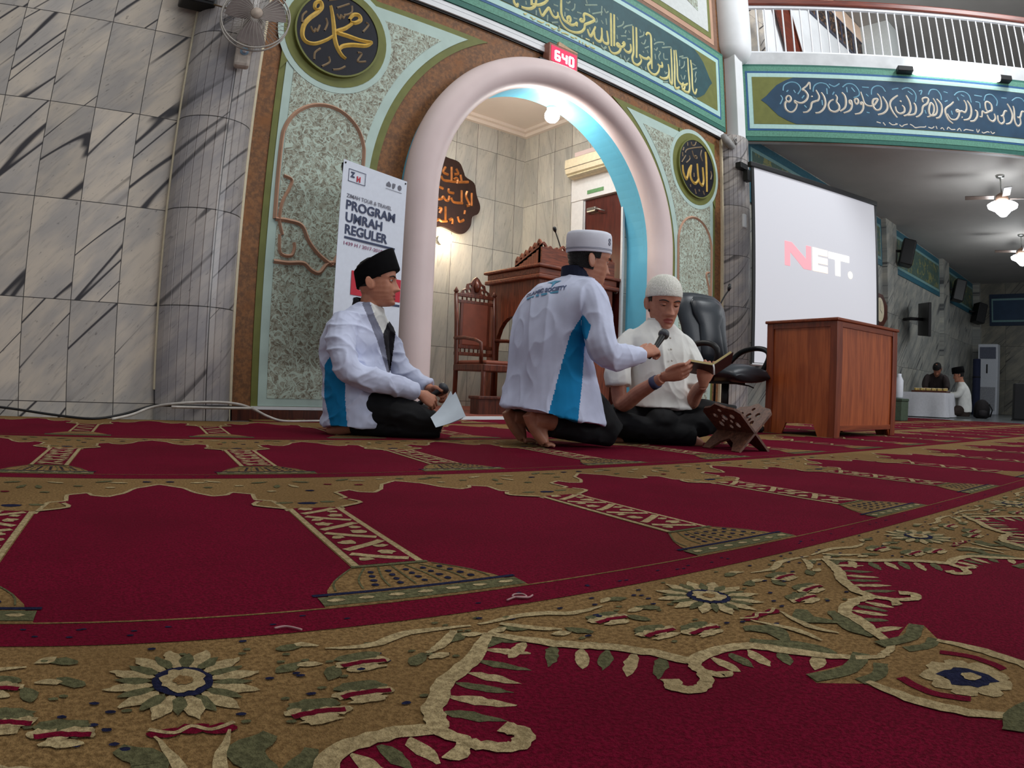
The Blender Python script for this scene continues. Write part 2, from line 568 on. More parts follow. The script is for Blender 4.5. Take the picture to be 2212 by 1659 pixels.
BAN2 = [[(4.093,3.951),(4.262,4.029)],[(4.108,4.02),(4.124,3.98)],[(4.149,3.936),(4.157,3.892)],[(4.189,3.892),(4.337,3.98)],[(4.329,4.046),(4.32,3.93)],[(4.362,4.033),(4.387,3.995),(4.421,4.025)],[(3.846,3.88),(3.869,3.87),(3.899,3.904)],[(3.96,3.905),(3.953,3.848),(3.916,3.805)],[(3.686,3.775),(3.744,3.781)],[(3.833,3.794),(3.885,3.798)],[(3.984,3.822),(4.046,3.832)],[(3.939,3.736),(3.993,3.746)],[(3.833,3.755),(3.834,3.703)],[(3.621,3.631),(3.62,3.561)],[(3.67,3.569),(3.748,3.605)],[(3.485,3.623),(3.487,3.568)],[(3.36,3.67),(3.368,3.63)],[(3.764,3.577),(3.765,3.52)],[(4.387,3.926),(4.395,3.853)],[(4.32,3.875),(4.345,3.845)],[(4.254,3.874),(4.262,3.836),(4.23,3.809)],[(4.158,3.724),(4.166,3.688)],[(4.057,3.596),(4.053,3.562)],[(4.32,3.586),(4.353,3.56),(4.394,3.597)],[(3.687,3.717),(3.702,3.692)],[(4.638,3.916),(4.685,3.966),(4.781,4.024)],[(4.649,4.009),(4.629,3.956),(4.546,3.894)],[(4.547,4.016),(4.565,3.987)],[(4.6,3.812),(4.683,3.848)],[(4.697,3.817),(4.753,3.841)],[(4.665,3.869),(4.684,3.914)],[(4.722,3.931),(4.741,3.909)],[(4.545,3.803),(4.553,3.756)],[(4.913,3.872),(4.962,3.87),(4.993,3.936)],[(4.897,4.022),(4.916,3.993)],[(4.966,4.022),(4.955,3.972),(4.885,3.919)],[(4.97,3.822),(5.041,3.874)],[(5.124,3.932),(5.188,3.986),(5.294,4.031),(5.293,3.996)],[(5.137,4.014),(5.147,3.987)],[(5.123,3.886),(5.163,3.88),(5.185,3.92)],[(5.259,3.951),(5.412,4.024),(5.433,4.009)],[(4.94,3.78),(4.959,3.766)],[(5.01,3.816),(5.029,3.787)],[(5.141,3.826),(5.149,3.762)],[(5.205,3.882),(5.236,3.88),(5.203,3.821),(5.222,3.784)],[(5.289,3.895),(5.297,3.83),(5.361,3.848)],[(5.572,3.927),(5.569,3.848)],[(5.563,3.962),(5.644,4.008)],[(5.608,3.965),(5.725,4.022)],[(5.664,3.949),(5.649,3.881),(5.59,3.826)],[(5.669,3.834),(5.692,3.832)],[(5.804,3.983),(5.874,3.98)],[(5.811,3.903),(5.897,3.958)],[(5.882,3.904),(5.861,3.84),(5.877,3.815),(5.85,3.75)],[(5.805,3.556),(5.876,3.559)],[(5.277,3.542),(5.351,3.57)],[(5.302,3.681),(5.312,3.655),(5.345,3.683)],[(4.652,3.605),(4.679,3.552),(4.726,3.606)],[(4.597,3.597),(4.602,3.556)],[(4.906,3.584),(4.925,3.556)],[(4.985,3.608),(4.984,3.564)],[(4.315,3.594),(4.349,3.566),(4.384,3.601)],[(5.586,3.748),(5.618,3.699)],[(5.666,3.771),(5.641,3.708)]]
BAN3 = [[(3.345,3.536),(3.359,3.529),(3.379,3.544)],[(3.42,3.527),(3.44,3.529),(3.454,3.517),(3.481,3.534)],[(3.502,3.524),(3.53,3.523),(3.558,3.523),(3.582,3.539)],[(3.607,3.524),(3.639,3.537),(3.65,3.523)],[(3.671,3.519),(3.707,3.515),(3.732,3.535)],[(3.75,3.527),(3.779,3.533),(3.775,3.556)],[(3.798,3.515),(3.838,3.525),(3.89,3.527)],[(3.913,3.524),(3.935,3.52),(3.966,3.526)],[(3.973,3.536),(3.996,3.532)],[(4.027,3.526),(4.035,3.503)],[(4.065,3.522),(4.081,3.509)],[(4.104,3.519),(4.128,3.502),(4.159,3.521)],[(4.175,3.515),(4.207,3.515),(4.235,3.519)],[(4.207,3.58),(4.211,3.555)],[(4.104,3.577),(4.159,3.58)]]
FAS1 = [[(0.626,3.875),(0.62,3.907),(0.644,3.939),(0.673,3.932),(0.682,3.892),(0.654,3.859),(0.625,3.867),(0.604,3.826),(0.612,3.763),(0.653,3.724),(0.698,3.729),(0.737,3.774),(0.755,3.83)],[(0.755,3.83),(0.727,3.853),(0.729,3.877),(0.75,3.861),(0.8,3.847),(0.846,3.864),(0.885,3.905),(0.897,3.961),(0.864,4.017),(0.835,4.032),(0.89,4.082),(0.931,4.132),(0.932,4.035)],[(0.822,3.721),(0.874,3.73),(0.921,3.779),(0.941,3.851),(0.987,3.876),(1.025,3.893),(1.037,3.95),(1.005,4.029)],[(0.944,3.947),(0.95,3.931)],[(1.07,3.999),(1.103,3.936),(1.111,3.848),(1.083,3.776),(1.028,3.727),(0.976,3.717)],[(1.247,3.973),(1.266,3.934),(1.254,3.878),(1.281,3.831),(1.276,3.775),(1.222,3.742),(1.164,3.763),(1.146,3.826),(1.173,3.882),(1.22,3.908)],[(1.332,4.009),(1.366,3.962),(1.374,3.882),(1.353,3.802),(1.289,3.752)],[(1.446,3.838),(1.418,3.868),(1.421,3.9),(1.443,3.894),(1.444,3.822),(1.41,3.765),(1.332,3.73)],[(1.487,3.88),(1.49,3.92),(1.521,3.929),(1.533,3.89),(1.507,3.857),(1.487,3.88)],[(1.575,4.028),(1.592,3.957),(1.614,3.87),(1.664,3.841),(1.726,3.852),(1.778,3.918),(1.78,3.942),(1.733,3.932),(1.714,3.883),(1.724,3.828),(1.758,3.79),(1.806,3.809),(1.827,3.873),(1.82,3.961),(1.787,4.015)],[(1.591,3.861),(1.56,3.859),(1.57,3.884),(1.591,3.869),(1.585,3.797),(1.543,3.74),(1.474,3.721)],[(1.852,3.979),(1.898,3.893),(1.898,3.814),(1.846,3.755),(1.768,3.728)],[(2.056,4.007),(2.005,3.972),(1.954,3.921),(1.94,3.856),(1.97,3.771),(2.017,3.703)],[(2.095,3.874),(2.123,3.844),(2.117,3.788),(2.06,3.761),(2.017,3.79),(2.008,3.853)],[(2.08,3.921),(2.09,3.938)],[(2.164,4.015),(2.201,3.929),(2.207,3.834),(2.168,3.76),(2.104,3.732)],[(2.255,3.917),(2.275,3.886),(2.276,3.823),(2.246,3.765),(2.151,3.743)],[(2.382,3.934),(2.379,3.982),(2.429,4.002),(2.458,3.98),(2.435,3.922),(2.375,3.877),(2.351,3.796),(2.306,3.746),(2.265,3.727)],[(2.524,4.001),(2.555,3.931),(2.561,3.843),(2.529,3.778),(2.465,3.765),(2.449,3.835),(2.484,3.933),(2.519,3.896),(2.515,3.824),(2.481,3.766),(2.415,3.738)],[(2.571,3.996),(2.626,3.92),(2.622,3.824),(2.582,3.75),(2.532,3.73)],[(2.801,3.975),(2.755,3.931),(2.684,3.877),(2.669,3.82),(2.698,3.727),(2.756,3.677)],[(2.692,3.806),(2.732,3.738),(2.803,3.736),(2.851,3.795),(2.859,3.859),(2.827,3.865),(2.832,3.841),(2.899,3.855),(2.938,3.842),(2.969,3.893),(2.97,3.965),(2.944,4.011)],[(2.992,4.008),(3.031,3.93),(3.026,3.834),(2.984,3.759),(2.908,3.736)],[(3.083,3.887),(3.113,3.866),(3.104,3.801),(3.055,3.741),(2.997,3.728)],[(3.137,3.804),(3.171,3.807),(3.189,3.881),(3.228,3.86),(3.29,3.89),(3.326,3.91),(3.328,3.982),(3.283,4.019),(3.247,3.999),(3.244,3.918),(3.272,3.88)],[(3.249,3.838),(3.274,3.777),(3.322,3.757),(3.361,3.801),(3.353,3.864)],[(3.563,4.022),(3.602,3.945),(3.615,3.858),(3.576,3.766),(3.504,3.735)],[(3.546,3.915),(3.512,3.912),(3.478,3.852),(3.442,3.841)],[(3.478,3.852),(3.483,3.773),(3.436,3.736),(3.399,3.773),(3.401,3.845)],[(3.799,3.934),(3.763,3.93),(3.726,3.853),(3.682,3.849)],[(3.725,3.845),(3.721,3.765),(3.673,3.728),(3.64,3.796),(3.653,3.942),(3.645,3.998)],[(2.885,3.774),(2.896,3.767)]]
FAS2 = [[(0.59,4.011),(0.609,4.084),(0.694,4.13),(0.774,4.112),(0.813,4.04),(0.771,3.966)],[(0.966,4.004),(0.987,4.085),(1.058,4.128),(1.139,4.115),(1.179,4.059)],[(1.346,4.082),(1.411,4.13),(1.493,4.121),(1.547,4.051),(1.548,3.979),(1.477,3.943)],[(1.709,3.995),(1.725,4.076),(1.79,4.121),(1.858,4.108),(1.898,4.046)],[(1.176,4.116),(1.241,4.086),(1.313,4.13)],[(0.556,3.945),(0.576,3.898),(0.542,3.825)],[(1.597,4.094),(1.688,4.091)],[(1.21,3.972),(1.235,4.013)],[(1.986,4.084),(2.074,4.105)],[(0.723,4.021),(0.743,3.982)],[(0.819,3.911),(0.852,3.952)],[(0.843,3.816),(0.87,3.785)],[(1.399,4.085),(1.4,4.012)],[(1.459,4.079),(1.499,4.024)],[(0.633,3.995),(0.657,4.02)],[(1.641,3.999),(1.669,3.969)],[(1.626,3.752),(1.664,3.746)],[(1.07,3.895),(1.072,3.823)],[(1.142,4.058),(1.143,3.977)],[(2.118,4.093),(2.192,4.122),(2.266,4.087),(2.297,4.016),(2.28,3.935)],[(2.466,4.045),(2.506,4.113),(2.586,4.119),(2.634,4.05),(2.633,3.985)],[(2.821,4.065),(2.875,4.111),(2.959,4.126),(3.027,4.084),(3.047,3.988)],[(3.235,4.03),(3.271,4.107),(3.357,4.124),(3.422,4.049),(3.403,3.974)],[(3.639,4.071),(3.716,4.12),(3.793,4.112),(3.837,4.052)],[(2.344,4.084),(2.385,4.095),(2.362,4.037)],[(2.68,4.102),(2.735,4.091)],[(3.102,4.091),(3.209,4.085)],[(3.106,4.002),(3.163,3.991),(3.161,3.918)],[(3.489,4.096),(3.565,4.096)],[(2.679,3.965),(2.721,3.984)],[(2.194,4.074),(2.251,4.029)],[(2.858,4.044),(2.877,3.997)],[(2.912,4.082),(2.958,4.061)],[(2.394,3.831),(2.404,3.784)],[(2.753,3.851),(2.762,3.796)]]
FAS3 = [[(1.744,3.632),(1.796,3.619)],[(1.827,3.629),(1.854,3.591)],[(1.904,3.633),(1.947,3.604),(2.009,3.616)],[(1.986,3.623),(2.016,3.617)],[(2.038,3.611),(2.067,3.589),(2.099,3.611),(2.147,3.625)],[(2.178,3.627),(2.215,3.606),(2.243,3.585),(2.307,3.597),(2.369,3.601),(2.387,3.618)],[(2.416,3.604),(2.462,3.592),(2.496,3.618)],[(2.521,3.627),(2.532,3.589)],[(2.58,3.593),(2.606,3.61),(2.626,3.581)],[(2.667,3.591),(2.687,3.624),(2.723,3.596),(2.78,3.6)],[(2.802,3.586),(2.838,3.62),(2.858,3.583)],[(2.891,3.593),(2.926,3.612),(2.974,3.608),(3.03,3.605)],[(3.074,3.632),(3.085,3.586),(3.115,3.628)],[(3.144,3.599),(3.167,3.585),(3.219,3.606),(3.251,3.601)],[(3.27,3.618),(3.291,3.589),(3.327,3.608)]]
PLQ = [[(3.875,2.632),(3.886,2.467)],[(3.745,2.501),(3.777,2.463),(3.842,2.464),(3.966,2.478),(4.107,2.509)],[(3.913,2.492),(3.941,2.518),(3.965,2.504),(3.953,2.456)],[(3.998,2.569),(4.017,2.496)],[(3.71,2.279),(3.727,2.239),(3.769,2.248),(3.789,2.276),(3.82,2.245),(3.856,2.246),(3.867,2.298)],[(3.89,2.284),(3.929,2.241),(4.047,2.252)],[(4.024,2.394),(4.032,2.255)],[(4.099,2.397),(4.087,2.336),(4.137,2.256),(4.094,2.229)],[(4.16,2.39),(4.169,2.243)],[(3.69,2.053),(3.708,1.995),(3.749,2.014),(3.785,2.002),(3.856,2.015)],[(3.825,2.171),(3.834,2.017)],[(3.877,2.025),(3.912,2.05),(3.928,2.028),(3.923,1.989)],[(3.99,2.089),(4.016,2.037),(4.073,2.066)],[(3.725,2.376),(3.783,2.363)],[(3.855,2.378),(3.857,2.341),(3.923,2.341)],[(3.734,2.141),(3.777,2.137),(3.752,2.083)],[(3.796,2.614),(3.771,2.551),(3.837,2.534)],[(3.934,2.626),(3.967,2.575),(3.909,2.556)],[(4.082,2.175),(4.077,2.13)]]
MED1 = [[(0.068,0.143),(0.094,0.192),(0.137,0.201),(0.152,0.166),(0.113,0.13),(0.075,0.129)],[(0.093,0.117),(0.045,0.063),(-0.013,0.016),(0.073,0.01),(0.171,0.007),(0.263,0.019)],[(0.263,0.019),(0.218,-0.023),(0.112,-0.05),(0.042,-0.083),(0.015,-0.124)],[(-0.085,0.207),(-0.062,0.135),(-0.039,0.041),(-0.022,-0.042),(0.008,-0.109),(0.045,-0.153),(0.078,-0.17)],[(-0.039,-0.025),(-0.086,-0.072),(-0.162,-0.122),(-0.228,-0.125),(-0.261,-0.081),(-0.259,-0.005),(-0.227,0.06),(-0.179,0.12),(-0.15,0.174),(-0.166,0.214),(-0.199,0.192),(-0.198,0.147),(-0.157,0.149)]]
MED1B = [[(-0.107,0.246),(-0.006,0.297)],[(-0.037,0.206),(0.052,0.271)],[(0.075,0.261),(0.077,0.204),(0.022,0.163)],[(-0.031,0.157),(-0.005,0.125),(0.001,0.161),(0.02,0.139),(0.031,0.177)],[(-0.255,0.107),(-0.279,0.066),(-0.277,0.012)],[(-0.209,0.0),(-0.183,-0.036),(-0.172,-0.006),(-0.159,-0.024),(-0.146,0.03)],[(-0.108,0.098),(-0.092,0.058),(-0.105,-0.001)],[(0.197,0.163),(0.221,0.148),(0.184,0.079)],[(-0.118,-0.146),(-0.153,-0.189),(-0.152,-0.241)],[(-0.05,-0.191),(-0.04,-0.231),(-0.091,-0.277)],[(-0.008,-0.28),(0.042,-0.261),(0.08,-0.229)],[(0.161,-0.096),(0.194,-0.097),(0.169,-0.165),(0.232,-0.146)],[(-0.264,0.027),(-0.271,0.008)]]
MED2 = [[(0.158,0.236),(0.172,0.156),(0.177,0.01),(0.177,-0.218)],[(0.101,0.042),(0.112,-0.033),(0.119,-0.109),(0.097,-0.161),(0.055,-0.151),(0.022,-0.108),(0.0,0.055)],[(0.022,-0.108),(-0.003,-0.151),(-0.045,-0.177),(-0.094,-0.159),(-0.126,-0.112),(-0.116,-0.044),(-0.107,0.01)],[(-0.107,0.005),(-0.149,-0.057),(-0.174,-0.135),(-0.198,-0.166),(-0.23,-0.139),(-0.253,-0.095),(-0.26,-0.032)]]
MED2B = [[(-0.21,0.118),(-0.177,0.164),(-0.037,0.226),(0.099,0.274)],[(-0.088,0.18),(-0.056,0.122),(-0.007,0.11),(-0.006,0.141),(-0.048,0.129)],[(0.089,0.237),(0.07,0.168),(0.103,0.115)],[(-0.102,0.274),(-0.086,0.242),(-0.036,0.257),(-0.01,0.302)],[(-0.167,0.249),(-0.164,0.209)],[(-0.258,0.11),(-0.255,0.065)],[(-0.203,0.09),(-0.275,-0.006)],[(-0.138,0.108),(-0.131,0.07),(-0.196,0.011)],[(0.257,0.042),(0.273,-0.001),(0.254,-0.058)],[(-0.046,-0.237),(-0.021,-0.287)],[(0.029,-0.224),(0.037,-0.247)],[(0.105,-0.22),(0.13,-0.26)],[(-0.06,-0.064),(-0.056,-0.109)],[(-0.127,-0.208),(-0.119,-0.236)],[(-0.233,0.173),(-0.249,0.132)]]

# ------------------------------------------------------------------ mihrab wall: paint, panels, arch
m = NT('arabesque_panel', 0.6, 0, 0.3)
co = m.pos()
n1 = m.noise(co, 13, 1.2, 0.5, 1.5)
ridge = m.math('ABSOLUTE', m.math('SUBTRACT', n1, 0.5))
line = m.ramp(ridge, 0.018, 0.05, 1.0, 0.0)
n2 = m.noise(co, 30, 1.0, 0.5, 1.2)
line2 = m.ramp(m.math('ABSOLUTE', m.math('SUBTRACT', n2, 0.5)), 0.02, 0.06, 0.7, 0.0)
ln = m.math('MAXIMUM', line, line2)
blot = m.ramp(m.noise(co, 34, 2), 0.42, 0.62)
ground = m.mix(blot, rgb(160, 162, 146), rgb(124, 118, 102))
m.color(m.mix(ln, ground, rgb(190, 206, 192)))
m.bump(ln, 0.25, 0.004)
M_ARAB = m.m
M_PALE = plain('pale_green_paint', rgb(182, 204, 196), 0.55, var=0.05, scale=8)
M_OLIVE = plain('olive_paint', rgb(112, 116, 58), 0.55, var=0.08, scale=12)
M_PEACH = plain('peach_paint', rgb(190, 150, 126), 0.55, var=0.06, scale=8)
M_TEAL = plain('sea_green_stone_paint', rgb(92, 146, 126), 0.55, var=0.16, scale=60)
M_TEALD = plain('dark_green_paint', rgb(48, 104, 92), 0.55, var=0.08)
M_BLUELINE = plain('blue_paint', rgb(44, 92, 140), 0.5, var=0.08)
M_MINT = plain('pale_mint_paint', rgb(176, 212, 206), 0.5, var=0.04)
M_DEEP = plain('dark_teal_field', rgb(40, 78, 84), 0.55, var=0.12, scale=10)
M_DEEPB = plain('dark_blue_field', rgb(36, 68, 94), 0.55, var=0.14, scale=6)
M_GOLDT = plain('pale_gold_paint', rgb(216, 206, 138), 0.45, var=0.08, scale=20)
M_PEWTER = plain('grey_green_paint', rgb(148, 166, 150), 0.5, var=0.08)
M_CREAMT = plain('cream_letter_paint', rgb(206, 196, 180), 0.45, var=0.08, scale=20)
M_SKYT = plain('pale_blue_letter_paint', rgb(116, 166, 188), 0.5, var=0.1)
M_GOLD = plain('gold_relief', rgb(214, 176, 84), 0.35, 0.0, 0.5, var=0.1)
M_BRONZE = plain('bronze_relief', rgb(150, 128, 98), 0.4, 0.0, 0.5, var=0.1)
M_BLACKDISC = plain('black_lacquer', rgb(24, 24, 34), 0.35, var=0.1)

RP = 1.745


def side(mir):
    """the three-cornered painted panel left (mir=1) or right (-1) of the arch"""
    def X(x):
        return AX + (x - AX) * mir

    def P(pts):
        q = [(X(x), z) for x, z in pts]
        return q if mir > 0 else q[::-1]
    xl, zb, zt = 1.325, 0.085, 3.075

    def shape(xl, zb, zt, R):
        xr = AX - R
        a_top = math.degrees(math.asin((zt - AZ) / R))
        arcpts = arc(AX, AZ, R, 180, 180 - a_top, 30)
        return [(xl, zb), (xr, zb), (xr, AZ)] + arcpts[1:] + [(xl, zt)]
    mb = MB()
    mb.plate([P(shape(xl - 0.045, zb - 0.03, zt + 0.05, RP - 0.06))], YW - 0.008, YW, 0)      # olive
    mb.plate([P(shape(xl, zb, zt, RP))], YW - 0.013, YW - 0.008, 1)                            # pale
    mb.plate([P(shape(xl + 0.06, zb + 0.05, zt - 0.10, RP + 0.075))], YW - 0.016, YW - 0.013, 2)   # arabesque
    # ring under the medallion
    c = (1.67, 2.72)
    ring = lambda r: [(c[0] + r * cos(t * pi / 24), c[1] + r * sin(t * pi / 24)) for t in range(48)]
    mb.plate([P(ring(0.45))], YW - 0.0185, YW - 0.016, 1)
    mb.plate([P(ring(0.405))], YW - 0.021, YW - 0.0185, 0)
    cx = 1.345
    mb.plate([P([(1.28, 2.35), (xl + 0.005, 2.42), (1.50, 3.00), (1.95, 3.05), (1.95, 3.125), (1.28, 3.125)])], YW - 0.0178, YW - 0.016, 0)
    # blind arch with its scrolled fret, raised
    def rib(pts, w=0.03):
        q = [(X(p[0]), p[1]) for p in pts]
        mb.stroke(q, w, YW - 0.016, 0.018, 3, 6)
    rib([(1.368, 1.30), (1.362, 1.60), (1.362, 1.85)] + [(1.67 - 0.308 * cos(radians(a)), 1.85 + 0.312 * sin(radians(a))) for a in range(15, 166, 15)] + [(1.978, 1.85), (1.978, 1.55), (1.975, 1.30)])
    rib([(1.43, 1.20), (1.40, 1.30), (1.41, 1.42), (1.45, 1.52), (1.46, 1.58), (1.40, 1.60)], 0.024)
    rib([(1.37, 1.30), (1.46, 1.30), (1.56, 1.28), (1.62, 1.18), (1.70, 1.10), (1.80, 1.04)], 0.03)
    rib([(1.38, 1.02), (1.48, 1.02), (1.59, 1.03), (1.65, 0.99), (1.71, 0.98), (1.77, 1.05), (1.86, 1.06)], 0.03)
    rib([(1.41, 1.20), (1.425, 1.08), (1.50, 1.07), (1.52, 1.12), (1.515, 1.16)], 0.024)
    rib([(1.98, 1.30), (1.92, 1.26), (1.86, 1.16), (1.80, 1.04)], 0.026)
    # lower plain dado line
    mb.plate([P(rect(1.24, 0.062, AX - RP, 0.082))], YW - 0.022, YW, 4)
    o = mb.build('trim_panel', [M_OLIVE, M_PALE, M_ARAB, M_PEACH, M_WHITE])
    return structure(o)


side(1).name = 'trim_1'
side(-1).name = 'trim_2'
# skirting under the panels, cream corner strips
mb = MB()
for a, b in ((1.14, AX - RP + 0.1), (2 * AX - 1.14, 2 * AX - (AX - RP + 0.1))):
    mb.box((min(a, b), YW - 0.03, -0.01), (max(a, b), YW, 0.06))
structure(mb.build('baseboard_front', M_DARKWOOD))
mb = MB()
for x in (1.137, 6.403):
    mb.box((x - 0.012, YW - 0.03, -0.01), (x + 0.012, YW, 3.25))
structure(mb.build('trim_3', M_CREAM))

# arch: stepped blue surround, pink roll moulding
def archband(mb, r0, r1, y0, y1, mi):
    pts = [(AX - r1, -0.01)] + arc(AX, AZ, r1, 180, 0, 60) + [(AX + r1, -0.01), (AX + r0, -0.01)] + arc(AX, AZ, r0, 0, 180, 60) + [(AX - r0, -0.01)]
    n = len(pts)
    k = n // 2
    O = [(AX - r1, -0.01)] + arc(AX, AZ, r1, 180, 0, 60) + [(AX + r1, -0.01)]
    I = [(AX - r0, -0.01)] + arc(AX, AZ, r0, 180, 0, 60) + [(AX + r0, -0.01)]
    rings = [[(x, y1, z) for x, z in O], [(x, y0, z) for x, z in O], [(x, y0, z) for x, z in I], [(x, y1, z) for x, z in I]]
    mb.grid(rings, False, mi=mi, smooth=False)


mb = MB()
archband(mb, RO, 1.47, YW - 0.05, YW, 0)
archband(mb, RO, 1.435, YW - 0.075, YW - 0.05, 1)
archband(mb, RO, 1.40, YW - 0.10, YW - 0.075, 0)
structure(mb.build('trim_4', [M_BLUE, M_BLUE2]))
mb = MB()
RC, RT = 1.365, 0.135
path = [(AX - RC, -0.01), (AX - RC, 0.8)] + arc(AX, AZ, RC, 180, 0, 72) + [(AX + RC, 0.8), (AX + RC, -0.01)]
rings = []
for i, (x, z) in enumerate(path):
    if z < AZ - 1e-6 or i < 2 or i > len(path) - 3:
        nx, nz = (-1, 0) if x < AX else (1, 0)
    else:
        nx, nz = (x - AX) / RC, (z - AZ) / RC
    rings.append([(x + nx * RT * cos(2 * pi * j / 20), 4.09 - RT * 0.95 * sin(2 * pi * j / 20), z + nz * RT * cos(2 * pi * j / 20)) for j in range(20)])
mb.grid(rings, True)
structure(mb.build('trim_5', M_PINK))

# ------------------------------------------------------------------ round medallions
def medallion(cx, main, minor, label):
    t = thing('calligraphy_medallion', label, 'medallion', (cx, YW - 0.021, 2.72), 0, 'round medallions of the arch wall')
    disc = lambda r: [(r * cos(a * pi / 30), r * sin(a * pi / 30)) for a in range(60)]
    mb = MB(); mb.plate([disc(0.328)], -0.022, 0.0)
    mb.build('disc', M_BLACKDISC, t)
    mb = MB(); mb.plate([disc(0.335)[::1], disc(0.322)], -0.028, 0.0)
    mb.build('rim', M_OLIVE, t)
    mb = MB()
    for s in main:
        n = len(s)
        mb.stroke([(x * 1.03, z * 1.03, 0.55 + 0.45 * sin(pi * (i + 0.6) / (n + 0.2))) for i, (x, z) in enumerate(s)], 0.036, -0.0225, 0.014, 0)
    mb.build('gold_lettering', M_GOLD, t, label='large raised gold lettering')
    mb = MB()
    for s in minor:
        mb.stroke([(x * 1.03, z * 1.03) for x, z in s], 0.015, -0.0225, 0.008, 0)
    mb.build('mark_lettering', M_BRONZE, t, label='small dull bronze vowel marks')
    return t


medallion(1.67, MED1, MED1B, 'large round black medallion with gold writing beside the wall fan')
medallion(5.87, MED2, MED2B, 'round black medallion with gold writing close to the right column')

# ------------------------------------------------------------------ long calligraphy friezes
def pointed(x0, x1, z0, z1, tip):
    """field with ogee points at its ends"""
    zm = (z0 + z1) / 2
    h = (z1 - z0) / 2
    half = [(0.0, 1.0), (0.14, 0.86), (0.28, 0.66), (0.38, 0.40), (0.46, 0.18), (0.55, 0.0)]
    R = [(x1 - tip + tip * a / 0.55, zm + h * b) for a, b in half]
    R = R + [(x, 2 * zm - z) for x, z in R[-2::-1]]
    L = [(x0 + x1 - x, z) for x, z in R]
    return R[::-1] + L


def frieze(name, label, org, xdir, x0, x1, field, texts, small, mats, tipr, left_end=True):
    Mx = frame(org, xdir)
    zt, zb = 4.38, 3.37
    t = thing(name, label, 'wall frieze', (0, 0, 0), 0, 'long friezes with Arabic writing')
    mb = MB(Mx); mb.plate([rect(x0, 3.345, x1, 4.385)], -0.03, 0.0, 0)
    mb.plate([rect(x0 + 0.02, 3.40, x1 - 0.02, 4.355)], -0.034, -0.03, 1)
    mb.plate([rect(x0 + 0.10, 3.475, x1 - 0.10, 4.285)], -0.037, -0.034, 2)
    mb.plate([rect(x0 + 0.125, 3.50, x1 - 0.125, 4.255)], -0.040, -0.037, 3)
    mb.build('frame', [M_TEALD, M_TEAL, M_BLUELINE, M_MINT], t)
    mb = MB(Mx); mb.plate([rect(x0 + 0.18, 3.56, x1 - 0.18, 4.20)], -0.043, -0.040, 0)
    mb.build('olive_ground', M_OLIVE, t)
    mb = MB(Mx); mb.plate([pointed(x0 + 0.28, x1 - 0.28, 3.565, 4.195, tipr)], -0.046, -0.043, 0)
    mb.build('text_field', field, t)
    mb = MB(Mx)
    for s in texts[0]:
        n = len(s)
        mb.stroke([(x, z, 0.6 + 0.4 * sin(pi * (i + 0.7) / (n + 0.4))) for i, (x, z) in enumerate(s)], mats[2], -0.0462, 0.006, 0)
    mb.build('lettering', mats[0], t)
    mb = MB(Mx)
    for s in texts[1]:
        mb.stroke(s, mats[3], -0.0461, 0.004, 0)
    mb.build('mark_lettering', mats[1], t)
    mb = MB(Mx)
    for s in small:
        mb.stroke(s, 0.013, -0.0461, 0.002, 0, 3)
    mb.build('small_lettering', mats[0], t)
    return t


# on the mihrab wall
frieze('calligraphy_frieze', 'long dark green wall frieze with gold Arabic writing above the arch', (0, YW - 0.01, 0), (1, 0, 0), 1.06, 6.48, M_DEEP, (BAN1, BAN2), BAN3, (M_GOLDT, M_PEWTER, 0.031, 0.016), 0.34)
# on the gallery's edge
frieze('calligraphy_frieze', 'long blue frieze with cream Arabic writing below the white balcony railing', tuple(FP), tuple(FD), 0.03, 9.3, M_DEEPB, (FAS1, FAS2), FAS3, (M_CREAMT, M_SKYT, 0.027, 0.015), 0.42)

# white mouldings under the frieze, upper frame
mb = MB()
mb.box((1.06, YW - 0.035, 3.25), (6.45, YW, 3.295), 0)
mb.box((1.06, YW - 0.03, 3.303), (6.45, YW, 3.340), 0)
mb.box((1.06, YW - 0.02, 3.232), (6.45, YW, 3.25), 1)
structure(mb.build('trim_6', [M_WHITE, M_BLACK]))
mb = MB()
mb.plate([rect(1.02, 4.37, 6.42, 7.4)], YW - 0.012, YW, 0)
mb.plate([rect(1.12, 4.46, 6.34, 7.3)], YW - 0.016, YW - 0.012, 1)
mb.plate([rect(1.18, 4.53, 6.28, 7.2)], YW - 0.020, YW - 0.016, 2)
mb.plate([rect(1.24, 4.60, 6.22, 7.1)], YW - 0.024, YW - 0.020, 3)
mb.plate([[(5.45, 4.95), (6.02, 4.80), (6.02, 6.6), (5.2, 6.6)]], YW - 0.027, YW - 0.024, 4)
M_PALEU = plain('pale_grey_plaster', rgb(206, 210, 208), 0.6, var=0.04)
structure(mb.build('trim_7', [plain('dull_brown_paint', rgb(128, 96, 78), 0.6, var=0.1), M_PEACH, M_OLIVE, M_PALEU, M_ARAB]))

# upper white pier with rounded foot, narrow white pilaster, carved bracket
mb = MB()
prof = [(0.02, 4.34), (0.12, 4.36), (0.20, 4.42), (0.235, 4.52), (0.24, 4.7), (0.24, 7.5)]
mb.lathe(prof, 28, M=Matrix.Translation((6.71, YW - 0.05, 0)))
structure(mb.build('column_1', M_WHITE))
mb = MB(); mb.box((6.57, YW - 0.16, 3.30), (6.74, YW + 0.02, 4.40), 0, 0.01)
mb.box((6.745, YW - 0.12, 3.25), (6.80, YW + 0.02, 4.40), 0, 0.006)
structure(mb.build('column_2', M_WHITE))
t = thing('carved_bracket', 'small carved grey scroll bracket above the right marble column', 'bracket', (6.45, YW - 0.05, 3.2))
mb = MB()
M_CARVE = plain('carved_grey_stone', rgb(150, 148, 146), 0.5, var=0.15, scale=20)
pts = [(0.10, -0.06, -0.05), (0.0, -0.08, -0.055), (-0.09, -0.06, 0.0), (-0.12, -0.04, 0.06)]
